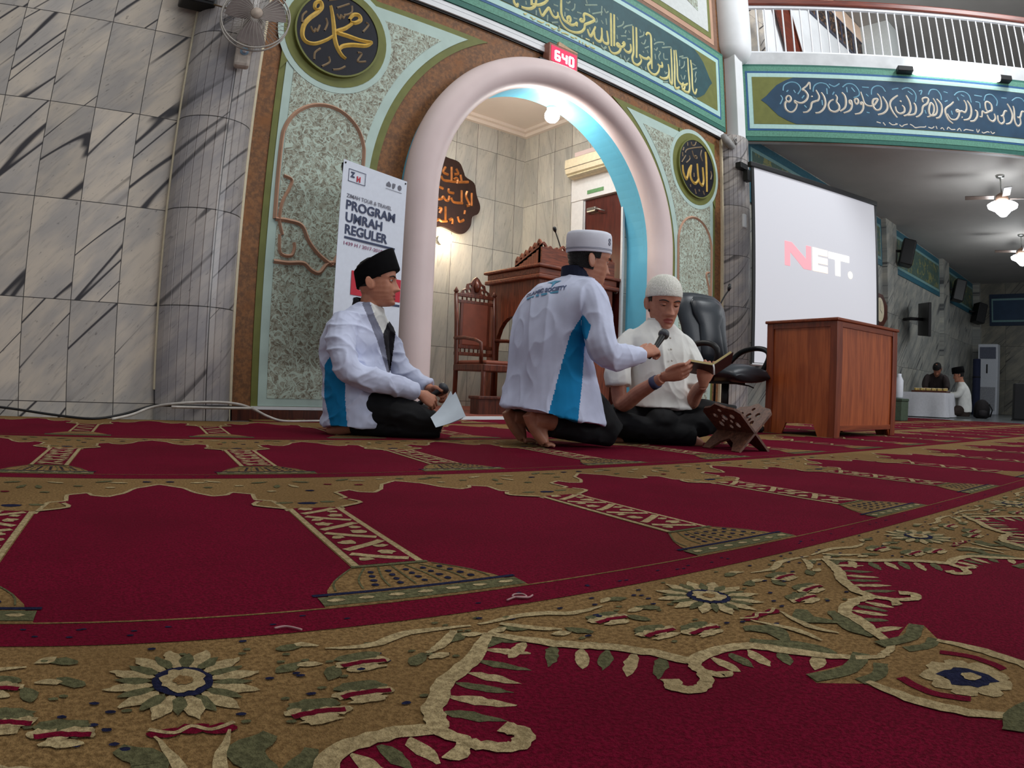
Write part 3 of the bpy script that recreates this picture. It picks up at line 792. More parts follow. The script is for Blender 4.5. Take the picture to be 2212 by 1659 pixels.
mb.tube(pts, [0.03, 0.045, 0.05, 0.03], 10)
mb.build('scroll_body', M_CARVE, t)
mb = MB(); mb.tube([(0.06, -0.11, 0.03), (0.03, -0.125, 0.05), (0.0, -0.12, 0.02), (0.02, -0.125, -0.01), (0.06, -0.12, -0.01)], 0.012, 8)
mb.build('curl', M_CARVE, t)

# ------------------------------------------------------------------ gallery above the wing
Mg = frame(tuple(FP), tuple(FD))
mb = MB(Mg)
mb.box((-0.02, -0.02, 4.385), (9.4, 0.9, 4.56), 0)
mb.box((0.02, 0.02, 3.37), (9.4, 0.16, 4.39), 0)
structure(mb.build('slab_gallery', plain('off_white_plaster', rgb(204, 206, 208), 0.6, var=0.08, scale=6)))
mb = MB(Mg); mb.box((0.03, -0.005, 3.345), (9.3, 0.02, 3.37)); structure(mb.build('trim_8', M_PEACH))
t = thing('balcony_railing', 'white balcony railing with thin upright bars and brown wooden handrail', 'railing', tuple(FP + Vector((0, 0, 4.56))), atan2(FD.y, FD.x))
M_RAILW = plain('white_enamel', rgb(232, 234, 238), 0.4, var=0.03)
M_HAND = wood('handrail_wood', rgb(84, 34, 24), rgb(120, 54, 36), 0)
mb = MB(); mb.box((0.02, 0.03, 0.0), (9.3, 0.08, 0.045)); mb.build('bottom_rail', M_RAILW, t)
mb = MB(); mb.box((0.02, 0.03, 0.70), (9.3, 0.08, 0.735)); mb.build('top_rail', M_RAILW, t)
mb = MB(); mb.box((0.0, 0.0, 0.735), (9.3, 0.11, 0.83), 0, 0.02); mb.build('handrail', M_HAND, t)
for i in range(72):
    mb = MB(); x = 0.10 + i * 0.116
    mb.tube([(x, 0.055, 0.04), (x, 0.055, 0.71)], 0.011, 6, caps=False)
    mb.build('baluster', M_RAILW, t)
# what shows behind the railing: bright upper wall, brown brace, dark lattice windows
mb = MB(); mb.box((6.88, YW, 3.62), (20, YW + 0.2, 8.6)); structure(mb.build('wall_gallery', M_WHITE))
mb = MB()
ga, gb = FP + FD * 0 + Vector((0, 0, 0)), FP + FD * 9.5
pl = [(6.9, 4.2), (20, 4.2), (20, gb.y), (gb.x, gb.y)]
mb.add([(x, y, 4.40) for x, y in pl] + [(x, y, 4.50) for x, y in pl], [(3, 2, 1, 0), (4, 5, 6, 7)])
structure(mb.build('floor_gallery', M_CEIL))
mb = MB()
mb.add([(x, y, z) for z in (7.22, 7.32) for x, y in [(8.0, 4.2), (20, 4.2), (20, -5), (14.0, -5)]], [(0, 1, 2, 3), (7, 6, 5, 4), (0, 4, 5, 1), (3, 7, 4, 0)])
structure(mb.build('ceiling_gallery', M_CEIL))
mb = MB(); mb.box((8.6, YW - 0.03, 6.88), (11.7, YW, 7.20)); structure(mb.build('trim_12', plain('pale_peach_paint', rgb(226, 196, 172), 0.5, var=0.04)))
M_LATT = NT('dark_lattice', 0.5)
co = M_LATT.pos(); M_LATT.color(M_LATT.mix(M_LATT.ramp(M_LATT.noise(co, 16, 2), 0.5, 0.62), rgb(52, 46, 46), rgb(120, 92, 70))); M_LATT = M_LATT.m
t = bpy.data.objects.new('window_1', None); COL.objects.link(t); t.location = (8.9, YW, 6.40); t['kind'] = 'structure'
for i in range(5):
    mb = MB(); mb.box((0.05 + i * 0.52, -0.02, 0.03), (0.52 + i * 0.52, 0.0, 0.45)); mb.build('lattice_pane', M_LATT, t)
mb = MB()
mb.box((0.0, -0.03, 0.0), (2.65, 0.0, 0.03)); mb.box((0.0, -0.03, 0.45), (2.65, 0.0, 0.48))
for i in range(6):
    mb.box((i * 0.52 + 0.0, -0.03, 0.03), (i * 0.52 + 0.05, 0.0, 0.45))
mb.build('window_frame', plain('blue_grey_frame', rgb(74, 76, 92), 0.5), t)
mb = MB(); mb.box((11.45, 3.6, 4.56), (11.9, YW, 7.22)); structure(mb.build('column_6', M_PALEU))
mb = MB(); mb.box((6.95, YW - 0.02, 4.56), (7.62, YW, 7.22)); structure(mb.build('trim_13', M_WALL))
t = thing('leaning_board', 'brown wooden board leaning against the white upper wall behind the balcony railing', 'board', (8.36, YW - 0.05, 4.57))
mb = MB(); mb.plate([[(0.10, 0.0), (0.60, 0.0), (-0.32, 2.0), (-0.78, 2.0)]], -0.03, 0.0); mb.build('plank', M_HAND, t)
mb = MB(); mb.plate([[(0.60, 0.0), (0.64, 0.0), (-0.28, 2.0), (-0.32, 2.0)]], -0.05, 0.0); mb.build('edge_strip', M_DARKWOOD, t)

# ------------------------------------------------------------------ carpets (turned a little against the wall)
CA = -0.1425174
CM = Matrix.Rotation(CA, 4, 'Z')
NY = Vector((sin(CA), cos(CA)))       # world +Y seen in carpet coordinates (u, v)


def carpet_mat(name, c1, c2, scale=420, bump=0.5):
    m = NT(name, 0.95, 0, 0.08)
    co = m.pos()
    n = m.noise(co, scale * 0.55, 3, 0.7)
    big = m.noise(co, 2.2, 3, 0.55)
    lo = tuple(x * 0.72 for x in c1[:3]) + (1,)
    c = m.mix(m.ramp(n, 0.34, 0.66), lo, c2)
    dk = tuple(x * 0.74 for x in c1[:3]) + (1,)
    m.color(m.mix(m.math('MULTIPLY', m.ramp(big, 0.42, 0.62), 0.5), c, dk))
    m.bump(n, bump * 1.5, 0.008)
    m.bsdf.inputs['Sheen Weight'].default_value = 0.25
    m.bsdf.inputs['Sheen Roughness'].default_value = 0.5
    m.bsdf.inputs['Sheen Tint'].default_value = tuple(min(1, x * 1.6 + 0.02) for x in c2[:3]) + (1,)
    MATS[name] = m.m
    return m.m


K_RED = carpet_mat('carpet_red', rgb(92, 1, 27), rgb(114, 3, 39))
K_TAN = carpet_mat('carpet_tan', rgb(114, 86, 52), rgb(142, 112, 72), 300)
K_CREAM = carpet_mat('carpet_cream', rgb(148, 128, 92), rgb(180, 160, 120), 260)
K_GREEN = carpet_mat('carpet_grey_green', rgb(78, 76, 52), rgb(100, 97, 68), 260)
K_NAVY = carpet_mat('carpet_navy', rgb(20, 22, 46), rgb(32, 34, 62), 260)
K_ALL = [K_RED, K_TAN, K_CREAM, K_GREEN, K_NAVY]
RED, TAN, CRM, GRN, NVY = range(5)


def clip_wall(poly, lim=YW - 0.004):
    """keep the part in front of the prayer wall (world y < lim)"""
    def d(p):
        return p[0] * NY.x + p[1] * NY.y - lim
    if all(d(p) < 0 for p in poly):
        return poly
    out = []
    n = len(poly)
    for i in range(n):
        a, b = poly[i], poly[(i + 1) % n]
        da, db = d(a), d(b)
        if da < 0:
            out.append(a)
        if (da < 0) != (db < 0):
            k = da / (da - db)
            out.append((a[0] + (b[0] - a[0]) * k, a[1] + (b[1] - a[1]) * k))
    return out


rnd = random.Random(7)


def ragged(pts, step=0.005, amp=0.0022):
    out = []
    n = len(pts)
    for i in range(n):
        a, b = pts[i], pts[(i + 1) % n]
        L = hypot(b[0] - a[0], b[1] - a[1])
        k = max(1, int(L / step))
        for j in range(k):
            t = j / k
            out.append((a[0] + (b[0] - a[0]) * t + rnd.uniform(-amp, amp), a[1] + (b[1] - a[1]) * t + rnd.uniform(-amp, amp)))
    return out


class Rug:
    def __init__(s):
        s.mb = MB()
        s.k = 0

    def poly(s, pts, z, mi):
        pts = clip_wall(pts)
        if len(pts) < 3:
            return
        tri = tessellate_polygon([[Vector((p[0], p[1], 0)) for p in pts]])
        fs = []
        for a, b, c in tri:
            A, B, Cc = pts[a], pts[b], pts[c]
            ar = (B[0] - A[0]) * (Cc[1] - A[1]) - (B[1] - A[1]) * (Cc[0] - A[0])
            fs.append((a, b, c) if ar > 0 else (a, c, b))
        s.k += 1
        s.mb.add([(p[0], p[1], z + (s.k % 61) * 4e-6) for p in pts], fs, mi)

    def line(s, pts, w, z, mi, sub=4, rag=0.0):
        q = spline([tuple(p) + ((1.0,) if len(p) < 3 else ()) for p in pts], sub)
        n = len(q)
        L, R = [], []
        for i in range(n):
            a, b = q[max(i - 1, 0)], q[min(i + 1, n - 1)]
            dx, dy = b[0] - a[0], b[1] - a[1]
            d = hypot(dx, dy) or 1
            ww = w * 0.5 * q[i][2]
            j = rnd.uniform(-rag, rag)
            L.append((q[i][0] - dy / d * (ww + j), q[i][1] + dx / d * (ww + j)))
            R.append((q[i][0] + dy / d * (ww - j), q[i][1] - dx / d * (ww - j)))
        for i in range(n - 1):
            s.quad(L[i], R[i], R[i + 1], L[i + 1], z, mi)

    def quad(s, a, b, c, d, z, mi):
        pts = clip_wall([a, b, c, d])
        if len(pts) < 3:
            return
        s.k += 1
        s.mb.add([(p[0], p[1], z + (s.k % 61) * 4e-6) for p in pts], [tuple(range(len(pts)))], mi)

    def blob(s, u, v, ru, rv, z, mi, n=12, wob=0.18, rot=0.0):
        pts = []
        n = int(n * 1.5)
        for i in range(n):
            a = 2 * pi * i / n
            k = 1 + rnd.uniform(-wob, wob)
            x, y = ru * k * cos(a), rv * k * sin(a)
            pts.append((u + x * cos(rot) - y * sin(rot), v + x * sin(rot) + y * cos(rot)))
        s.poly(pts, z, mi)

    def leaf(s, u, v, L, w, ang, z, mi):
        pts = []
        for t, k in ((0, 0.25), (0.2, 0.8), (0.45, 1.0), (0.75, 0.7), (1.0, 0.1)):
            pts.append((t * L, w * k * 0.5))
        pts = pts + [(x, -y) for x, y in pts[::-1]]
        s.poly([(u + x * cos(ang) - y * sin(ang), v + x * sin(ang) + y * cos(ang)) for x, y in ragged(pts, 0.006, 0.0016)], z, mi)

    def slab(s, u0, v0, u1, v1, mi):
        p = clip_wall([(u0, v0), (u1, v0), (u1, v1), (u0, v1)])
        n = len(p)
        s.mb.add([(x, y, 0) for x, y in p] + [(x, y, -0.0095) for x, y in p], [tuple(range(n))] + [(i, n + i, n + (i + 1) % n, (i + 1) % n) for i in range(n)], mi)


PM = 0.635
ARCH = [(-0.2575, 0.68), (-0.247, 0.80), (-0.21, 0.818), (-0.215, 0.895), (-0.17, 0.925), (-0.155, 0.89), (-0.12, 0.875), (-0.085, 0.92), (-0.06, 0.99), (0.0, 1.05)]


def prayer_row(v0, off, k0, k1, label, fine, pitch=1.13):
    g = Rug()
    S = pitch / 1.15
    Z = lambda w: v0 + w * S
    u0, u1 = off + (k0 - 0.5) * PM, off + (k1 + 0.5) * PM
    g.slab(u0, v0, u1, v0 + pitch, TAN)
    h = 0.0007
    g.poly([(u0, Z(0)), (u1, Z(0)), (u1, Z(0.066)), (u0, Z(0.066))], h, RED)
    r2 = random.Random(int(v0 * 100))
    for k in range(k0, k1 + 1):
        uc = off + (k + 0.5) * PM       # middle of a mat; strips stand at off + k*PM
        near = fine and -2.2 < uc < 3.2
        prof = [(uc + x, Z(w)) for x, w in ARCH] + [(uc - x, Z(w)) for x, w in ARCH[-2::-1]]
        body = [(uc - PM / 2, Z(0.07)), (uc + PM / 2, Z(0.07)), (uc + PM / 2, Z(0.68))] + prof[::-1] + [(uc - PM / 2, Z(0.68))]
        g.poly(ragged(body, 0.012, 0.001) if near else body, h, RED)
        # cream outline of the niche head, cusp by cusp
        for a, b in zip(prof[:-1], prof[1:]):
            g.line([a, b], 0.010, 2 * h, CRM, 3, 0.001)
        if near:
            for sx in (-1, 1):
                for (cx, cw) in ((0.03, 1.09), (0.12, 1.0), (0.2, 1.02), (0.27, 0.93)):
                    g.blob(uc + sx * cx, Z(cw), 0.012, 0.008, 2 * h, r2.choice((GRN, CRM, NVY, RED)), 8)
                for (cx, cw, L, a) in ((0.24, 1.06, 0.05, 0.4), (0.16, 1.08, 0.05, 2.6), (0.08, 1.07, 0.05, 0.2), (0.29, 0.98, 0.05, 1.3)):
                    g.leaf(uc + sx * cx, Z(cw), L, 0.018, a if sx > 0 else pi - a, 2 * h, r2.choice((GRN, CRM)))
        # strip with flared foot and head
        us = off + k * PM
        foot = [(-0.145, 0.07), (0.145, 0.07), (0.145, 0.078), (0.13, 0.112), (0.125, 0.135), (0.105, 0.175), (0.072, 0.22), (0.06, 0.235)]
        head = [(0.06, 0.70), (0.085, 0.72), (0.12, 0.745), (0.11, 0.78), (0.07, 0.83)]
        sh = foot + head
        outline = [(us + x, Z(w)) for x, w in sh] + [(us - x, Z(w)) for x, w in sh[:0:-1]]
        g.poly(outline, 2 * h, TAN)
        g.poly([(us - 0.058, Z(0.235)), (us + 0.058, Z(0.235)), (us + 0.058, Z(0.70)), (us - 0.058, Z(0.70))], 3 * h, CRM)
        g.poly([(us - 0.046, Z(0.24)), (us + 0.046, Z(0.24)), (us + 0.046, Z(0.70)), (us - 0.046, Z(0.70))], 4 * h, RED)
        # zigzag vine inside
        nv = 6
        for i in range(nv):
            w0 = 0.255 + i * 0.076
            sg = 1 if i % 2 else -1
            g.line([(us - 0.04 * sg, Z(w0)), (us, Z(w0 + 0.022)), (us + 0.04 * sg, Z(w0 + 0.05))], 0.017, 5 * h, CRM, 3, 0.001)
            if near:
                g.blob(us - 0.022 * sg, Z(w0 + 0.05), 0.016, 0.014, 5 * h, CRM, 9, 0.3)
                g.blob(us + 0.026 * sg, Z(w0 + 0.014), 0.012, 0.010, 5 * h, CRM, 8, 0.3)
        # foot: navy line, dotted scales
        g.poly([(us - 0.15, Z(0.112)), (us + 0.15, Z(0.112)), (us + 0.15, Z(0.121)), (us - 0.15, Z(0.121))], 3 * h, NVY)
        g.poly([(us - 0.145, Z(0.074)), (us + 0.145, Z(0.074)), (us + 0.145, Z(0.108)), (us - 0.145, Z(0.108))], 3 * h, GRN)
        if near:
            for i in range(7):
                g.blob(us - 0.125 + i * 0.041, Z(0.091), 0.011, 0.006, 4 * h, CRM, 8)
            for i in range(7):
                x = (i - 3) / 3
                g.line([(us + x * 0.115, Z(0.128)), (us + x * 0.105, Z(0.17)), (us + x * 0.065, Z(0.225))], 0.003, 3.4 * h, GRN, 3)
                for w in (0.14, 0.16, 0.18, 0.20):
                    kx = 0.115 - (w - 0.128) * 0.45
                    if abs(x) < 1:
                        g.blob(us + (x + 0.16) * kx, Z(w), 0.005, 0.006, 3.6 * h, NVY if fine else GRN, 6)
            g.poly([(us - 0.062, Z(0.228)), (us + 0.062, Z(0.228)), (us + 0.062, Z(0.238)), (us - 0.062, Z(0.238))], 4 * h, GRN)
            g.blob(us, Z(0.76), 0.022, 0.014, 3 * h, NVY, 8)
            for sx in (-1, 1):
                g.blob(us + sx * 0.05, Z(0.77), 0.018, 0.010, 3 * h, GRN, 8)
        # cream edges of the head
        for sx in (-1, 1):
            g.line([(us + sx * 0.06, Z(0.70)), (us + sx * 0.12, Z(0.745)), (us + sx * 0.105, Z(0.79))], 0.011, 4 * h, CRM, 3, 0.001)
    g.poly([(u0, Z(0.066)), (u1, Z(0.066)), (u1, Z(0.0695)), (u0, Z(0.0695))], 2 * h, TAN)
    # small dark flecks in the red edge band
    if fine:
        for i in range(60):
            g.blob(rnd.uniform(-0.6, 2.5), Z(rnd.uniform(0.02, 0.05)), 0.004, 0.002, 2 * h, NVY, 6)
    o = g.mb.build('prayer_carpet', K_ALL); o.rotation_euler = (0, 0, CA)
    return tag(o, label, 'carpet', 'red prayer carpets laid in rows')


prayer_row(0.700, 0.355, -3, 15, 'red carpet runner of arched prayer places, the one nearest the flowered carpet', True, 1.135)
prayer_row(1.835, 0.350, -4, 15, 'red carpet runner of arched prayer places, right in front of the seated men', True, 1.115)
prayer_row(2.950, 0.345, -4, 15, 'red carpet runner of arched prayer places under the man in the black cap', False, 1.13)
prayer_row(4.080, 0.340, 1, 15, 'red carpet runner along the foot of the mihrab wall', False, 1.13)

# the flowered carpet in front
g = Rug()
PF = 0.66
k0, k1 = -3, 12
u0, u1 = 0.685 + (k0 - 0.5) * PF, 0.685 + (k1 + 0.5) * PF
g.slab(u0, -1.6, u1, 0.699, TAN)
h = 0.0007
EDGE = [(0.0, 0.325), (0.03, 0.335), (0.075, 0.40), (0.10, 0.442), (0.15, 0.456), (0.185, 0.452), (0.20, 0.485), (0.235, 0.53), (0.28, 0.565), (0.33, 0.625)]
for k in range(k0, k1 + 1):
    uc = 0.685 + k * PF
    near = -3 < k < 4
    half = [(p[0], p[1]) for p in spline(EDGE, 4)] if near else EDGE
    full = [(uc - x, v) for x, v in half[::-1]] + [(uc + x, v) for x, v in half[1:]]
    red = full + [(uc + PF / 2, -1.6), (uc - PF / 2, -1.6)]
    g.poly(red[::-1], h, RED)
    for sx in (-1, 1):
        # cream scroll along the edge, curling out into a hook
        g.line([(uc + sx * x, v, 0.7 + 0.5 * (0.05 < x < 0.3)) for x, v in EDGE], 0.016, 3 * h, CRM, 6, 0.0018)
        g.line([(uc + sx * 0.185, 0.455, 1.0), (uc + sx * 0.195, 0.43, 0.9), (uc + sx * 0.205, 0.412, 0.9), (uc + sx * 0.228, 0.398, 1.0), (uc + sx * 0.245, 0.412, 1.1), (uc + sx * 0.236, 0.43, 1.2)], 0.016, 3.2 * h, CRM, 6, 0.0018)
        g.line([(uc + sx * 0.198, 0.425, 0.9), (uc + sx * 0.185, 0.405, 0.9), (uc + sx * 0.178, 0.412, 1.2)], 0.014, 3.2 * h, CRM, 5, 0.0015)
        # fringe of short leaves pointing into the red
        for i, (x, v, a, L) in enumerate(((0.06, 0.375, -0.5, 0.04), (0.085, 0.41, -0.9, 0.035), (0.11, 0.437, -1.2, 0.045), (0.135, 0.443, -1.35, 0.04), (0.16, 0.445, -1.45, 0.04), (0.205, 0.475, -0.75, 0.05), (0.222, 0.5, -0.75, 0.055), (0.24, 0.522, -0.8, 0.05), (0.262, 0.54, -0.95, 0.05), (0.285, 0.56, -0.9, 0.05), (0.305, 0.585, -0.7, 0.045), (0.32, 0.61, -0.6, 0.035))):
            aa = a if sx > 0 else pi - a
            g.leaf(uc + sx * x, v, L * 1.1, 0.016, aa, 2 * h, GRN if i % 2 else CRM)
        # leaves and blossoms in the tan ground
        g.line([(uc + sx * 0.325, 0.655, 0.3), (uc + sx * 0.25, 0.66, 0.9), (uc + sx * 0.20, 0.64, 0.8), (uc + sx * 0.15, 0.645, 0.2)], 0.015, 2 * h, CRM, 5, 0.001)
        g.line([(uc + sx * 0.30, 0.648, 0.6), (uc + sx * 0.27, 0.615, 0.9), (uc + sx * 0.245, 0.60, 0.3)], 0.014, 2 * h, CRM, 5, 0.001)
        g.line([(uc + sx * 0.055, 0.42, 0.2), (uc + sx * 0.035, 0.46, 1.0), (uc + sx * 0.06, 0.485, 0.5)], 0.03, 2 * h, GRN, 5, 0.0015)
        g.line([(uc + sx * 0.04, 0.365, 0.2), (uc + sx * 0.05, 0.40, 1.0), (uc + sx * 0.085, 0.455, 0.4)], 0.028, 2 * h, GRN, 5, 0.0015)
        g.line([(uc + sx * 0.02, 0.40, 0.3), (uc + sx * 0.012, 0.44, 1), (uc + sx * 0.03, 0.50, 0.2)], 0.012, 2.4 * h, CRM, 5, 0.0015)
        for (x, v) in ((0.105, 0.512), (0.155, 0.535), (0.175, 0.60)):
            g.blob(uc + sx * x, v + 0.013, 0.024, 0.012, 2 * h, GRN, 12, 0.15)
            for j in range(5):
                g.blob(uc + sx * (x - 0.02 + j * 0.01), v + rnd.uniform(-0.004, 0.004), 0.009, 0.008, 2.4 * h, CRM, 8, 0.3)
            g.line([(uc + sx * x - 0.022, v - 0.004), (uc + sx * x, v - 0.001), (uc + sx * x + 0.024, v - 0.004)], 0.008, 2.8 * h, RED, 5, 0.001)
            g.blob(uc + sx * x, v - 0.014, 0.018, 0.007, 2.2 * h, CRM, 10, 0.25)
        for (x, v, a) in ((0.09, 0.60, 0.6), (0.10, 0.655, 0.2), (0.135, 0.57, 1.2), (0.22, 0.575, 0.9), (0.28, 0.62, 0.5)):
            g.leaf(uc + sx * x, v, 0.034, 0.018, a if sx > 0 else pi - a, 2 * h, GRN)
            g.leaf(uc + sx * (x + 0.022), v + 0.012, 0.026, 0.014, (a - 0.7) if sx > 0 else pi - a + 0.7, 2.1 * h, CRM)
    for i in range(70 if near else 12):
        x = rnd.uniform(-0.32, 0.32)
        v = rnd.uniform(0.47 + max(0, abs(x) - 0.18) * 0.9, 0.69)
        g.blob(uc + x, v, 0.0045, 0.003, 2 * h, rnd.choice((NVY, GRN, GRN, NVY)), 6)
    # little red bud under the rosette
    for dx in (-0.022, 0, 0.022):
        g.blob(uc + dx, 0.502 + (0.006 if dx == 0 else 0.002), 0.014, 0.008, 2 * h, RED, 9, 0.2)
    g.line([(uc - 0.035, 0.512), (uc - 0.015, 0.503), (uc, 0.512), (uc + 0.015, 0.503), (uc + 0.035, 0.512)], 0.005, 2.5 * h, CRM, 4)
    # rosette with a navy ring
    for i in range(12):
        a = 2 * pi * i / 12 + 0.1
        g.leaf(uc + 0.028 * cos(a), 0.598 + 0.031 * sin(a), 0.046, 0.020, a, 2 * h, CRM)
        a += pi / 12
        g.leaf(uc + 0.028 * cos(a), 0.598 + 0.031 * sin(a), 0.036, 0.013, a, 2.3 * h, GRN)
    g.blob(uc, 0.598, 0.028, 0.032, 3 * h, NVY, 26, 0.04)
    g.blob(uc, 0.598, 0.021, 0.024, 4 * h, CRM, 18, 0.14)
    g.blob(uc, 0.598, 0.009, 0.010, 5 * h, TAN, 12, 0.2)
    # hanging lozenge
    loz = [(0.0, 0.34), (0.035, 0.335), (0.115, 0.355), (0.125, 0.335), (0.09, 0.30), (0.095, 0.23), (0.075, 0.16), (0.04, 0.13), (0.0, 0.12)]
    L = [(uc + x, v) for x, v in loz] + [(uc - x, v) for x, v in loz[-2:0:-1]]
    g.poly(L[::-1], 1.5 * h, TAN)
    for sx in (-1, 1):
        g.line([(uc + sx * 0.02, 0.345), (uc + sx * 0.07, 0.33), (uc + sx * 0.12, 0.345)], 0.02, 3 * h, GRN, 4, 0.001)
        g.line([(uc + sx * 0.03, 0.315), (uc + sx * 0.06, 0.30), (uc + sx * 0.09, 0.305)], 0.016, 2.5 * h, GRN, 4, 0.001)
        g.line([(uc + sx * 0.085, 0.30, 0.6), (uc + sx * 0.09, 0.25, 1.2), (uc + sx * 0.08, 0.19, 1.2), (uc + sx * 0.05, 0.14, 0.8)], 0.014, 3 * h, CRM, 5, 0.0015)
        g.line([(uc + sx * 0.05, 0.28), (uc + sx * 0.062, 0.24), (uc + sx * 0.05, 0.2)], 0.012, 2.5 * h, RED, 4, 0.001)
        g.line([(uc, 0.135), (uc + sx * 0.05, 0.15), (uc + sx * 0.09, 0.14)], 0.022, 3 * h, GRN, 4, 0.001)
    for i in range(9):
        a = 2 * pi * i / 9
        g.blob(uc + 0.034 * cos(a), 0.225 + 0.036 * sin(a), 0.016, 0.015, 2.5 * h, CRM, 9, 0.2)
    g.blob(uc, 0.225, 0.026, 0.030, 3 * h, NVY, 14, 0.2)
    g.blob(uc + 0.004, 0.222, 0.010, 0.010, 4 * h, CRM, 9, 0.2)
o = g.mb.build('flowered_carpet', K_ALL); o.rotation_euler = (0, 0, CA)
tag(o, 'red carpet in front with broad tan border of flowers and cream scrolls', 'carpet')

# bits of pale thread lying on the red edge
M_LINT = plain('pale_thread', rgb(168, 130, 130), 0.9)
for pts, lab in (([(0.0, 0.0), (0.018, 0.004), (0.03, -0.003), (0.034, 0.008), (0.024, 0.014), (0.016, 0.006), (0.03, -0.006), (0.042, -0.002)], 'curl of pale thread lying on the red carpet edge, knotted in a ring'),
                 ([(0.0, 0.0), (0.012, 0.001), (0.02, -0.006), (0.026, -0.016)], 'short bent bit of pale thread lying on the red carpet edge')):
    mb = MB()
    sp = spline([(x, y, 0.0) for x, y in pts], 4)
    mb.tube([(x, y, 0.0035) for x, y, z in sp], 0.0013, 5)
    o = mb.build('thread', M_LINT, None, (0, 0, 0))
    tag(o, lab, 'thread')
    o.location = (0.53, 0.645, 0) if 'ring' in lab else (0.235, 0.685, 0)

# ------------------------------------------------------------------ room behind the arch
NX0, NX1, NYB, NZ = 2.45, 4.95, 6.0, 3.33
mb = MB(); mb.box((NX0 - 0.15, NYB, -0.01), (NX1 + 0.15, NYB + 0.15, NZ + 0.1)); structure(mb.build('wall_niche_back', M_NICHE))
mb = MB(); mb.box((NX1, YW + 0.22, -0.01), (NX1 + 0.15, NYB, NZ + 0.1)); structure(mb.build('wall_niche_right', M_NICHE_SIDE))
mb = MB(); mb.box((NX0 - 0.15, YW + 0.22, -0.01), (NX0, NYB, NZ + 0.1)); structure(mb.build('wall_niche_left', M_NICHE_SIDE))
mb = MB(); mb.box((NX0, YW + 0.22, NZ), (NX1, NYB, NZ + 0.1)); structure(mb.build('ceiling_niche', M_NICHECEIL))
mb = MB()
for (lo, hi) in (((NX0, NYB - 0.10, NZ - 0.035), (NX1, NYB, NZ)), ((NX0, NYB - 0.05, NZ - 0.075), (NX1, NYB, NZ - 0.035)), ((NX1 - 0.10, 4.43, NZ - 0.035), (NX1, NYB - 0.1, NZ)), ((NX1 - 0.05, 4.43, NZ - 0.075), (NX1, NYB - 0.05, NZ - 0.035))):
    mb.box(lo, hi)
structure(mb.build('trim_9', M_NICHECEIL))
M_NICHEFLOOR = plain('worn_red_floor', rgb(120, 62, 50), 0.6, var=0.2, scale=5)
mb = MB(); mb.box((AX - RO + 0.02, YW + 0.06, -0.01), (AX + RO - 0.02, YW + 0.23, 0.03)); mb.box((NX0, YW + 0.23, -0.01), (NX1, NYB, 0.03))
structure(mb.build('floor_niche', M_NICHEFLOOR))
mb = MB(); mb.box((AX - RO + 0.01, YW + 0.02, -0.01), (AX + RO - 0.01, YW + 0.06, 0.022)); structure(mb.build('trim_10', M_WHITE))

# door in the right side wall
M_DOOR = wood('dark_red_door_wood', rgb(64, 22, 18), rgb(92, 36, 28), 2)
M_METAL = plain('brushed_metal', rgb(176, 176, 172), 0.3, 0.9, 0.5, var=0.05)
M_WHITEF = plain('white_frame_paint', rgb(222, 222, 222), 0.45, var=0.03)
t = bpy.data.objects.new('door_1', None); COL.objects.link(t); t.location = (NX1, 4.72, 0.03); t.rotation_euler = (0, 0, pi / 2); t['kind'] = 'structure'
# local x runs along -Y... built with local +x = world +Y, local +y = world -X (into the room)
mb = MB(); mb.box((-0.30, 0.0, 0), (0.215, 0.02, 2.24)); lf = mb.build('leaf', M_DOOR, t)
mb = MB()
mb.box((0.225, 0, 0), (0.40, 0.05, 2.30)); mb.box((0.215, 0.0, 0), (0.245, 0.03, 2.30))
mb.box((-0.305, 0, 2.245), (0.40, 0.06, 2.49))
mb.box((-0.325, 0, 0), (-0.30, 0.03, 2.25)); mb.build('frame', M_WHITEF, t)
mb = MB(); mb.box((0.03, 0.02, 2.09), (0.16, 0.065, 2.14), 0, 0.01); mb.tube([(0.05, 0.06, 2.12), (-0.02, 0.08, 2.10), (-0.09, 0.045, 2.07)], 0.008, 8); mb.build('closer', M_METAL, lf)
mb = MB(); mb.tube([(-0.25, 0.02, 1.22), (-0.25, 0.07, 1.22), (-0.19, 0.075, 1.22)], 0.012, 8); mb.lathe([(0.028, 0.0), (0.028, 0.008)], 12, M=Matrix.Translation((-0.25, 0.02, 1.22)) @ Matrix.Rotation(-pi / 2, 4, 'X')); mb.build('handle', M_METAL, lf)
o = MB(); o.box((-0.082, 0.0605, 2.29), (0.152, 0.066, 2.33)); o = o.build('door_sign', plain('green_sign', rgb(104, 150, 104), 0.5), None)
o.parent = t; o.name = 'sign_plate'

t = thing('air_conditioner', 'long beige split air conditioner above the dark red door', 'air conditioner', (NX1, 4.72, 2.52), pi / 2)
mb = MB()
prof = [(0.0, 0.0), (0.10, -0.005), (0.19, 0.035), (0.205, 0.10), (0.20, 0.19), (0.0, 0.20)]
rings = [[(x, y, z) for y, z in prof] for x in (-0.42, 0.36)]
mb.grid(rings, True, True, True, smooth=False)
mb.build('casing', M_CREAM, t)
mb = MB(); mb.box((-0.42, 0.2005, 0.085), (0.36, 0.206, 0.092)); mb.build('front_seam', plain('seam_grey', rgb(120, 112, 98), 0.6), t)
mb = MB(); mb.box((-0.40, 0.10, 0.0), (0.34, 0.185, 0.014)); mb.build('louver', plain('dull_beige_plastic', rgb(196, 184, 152), 0.5), t)  # louver in a duller beige than the casing
t = MB(); t.box((NX1 - 0.03, 4.4, 2.80), (NX1, 5.11, 2.85)); structure(t.build('trim_11', M_PINK))

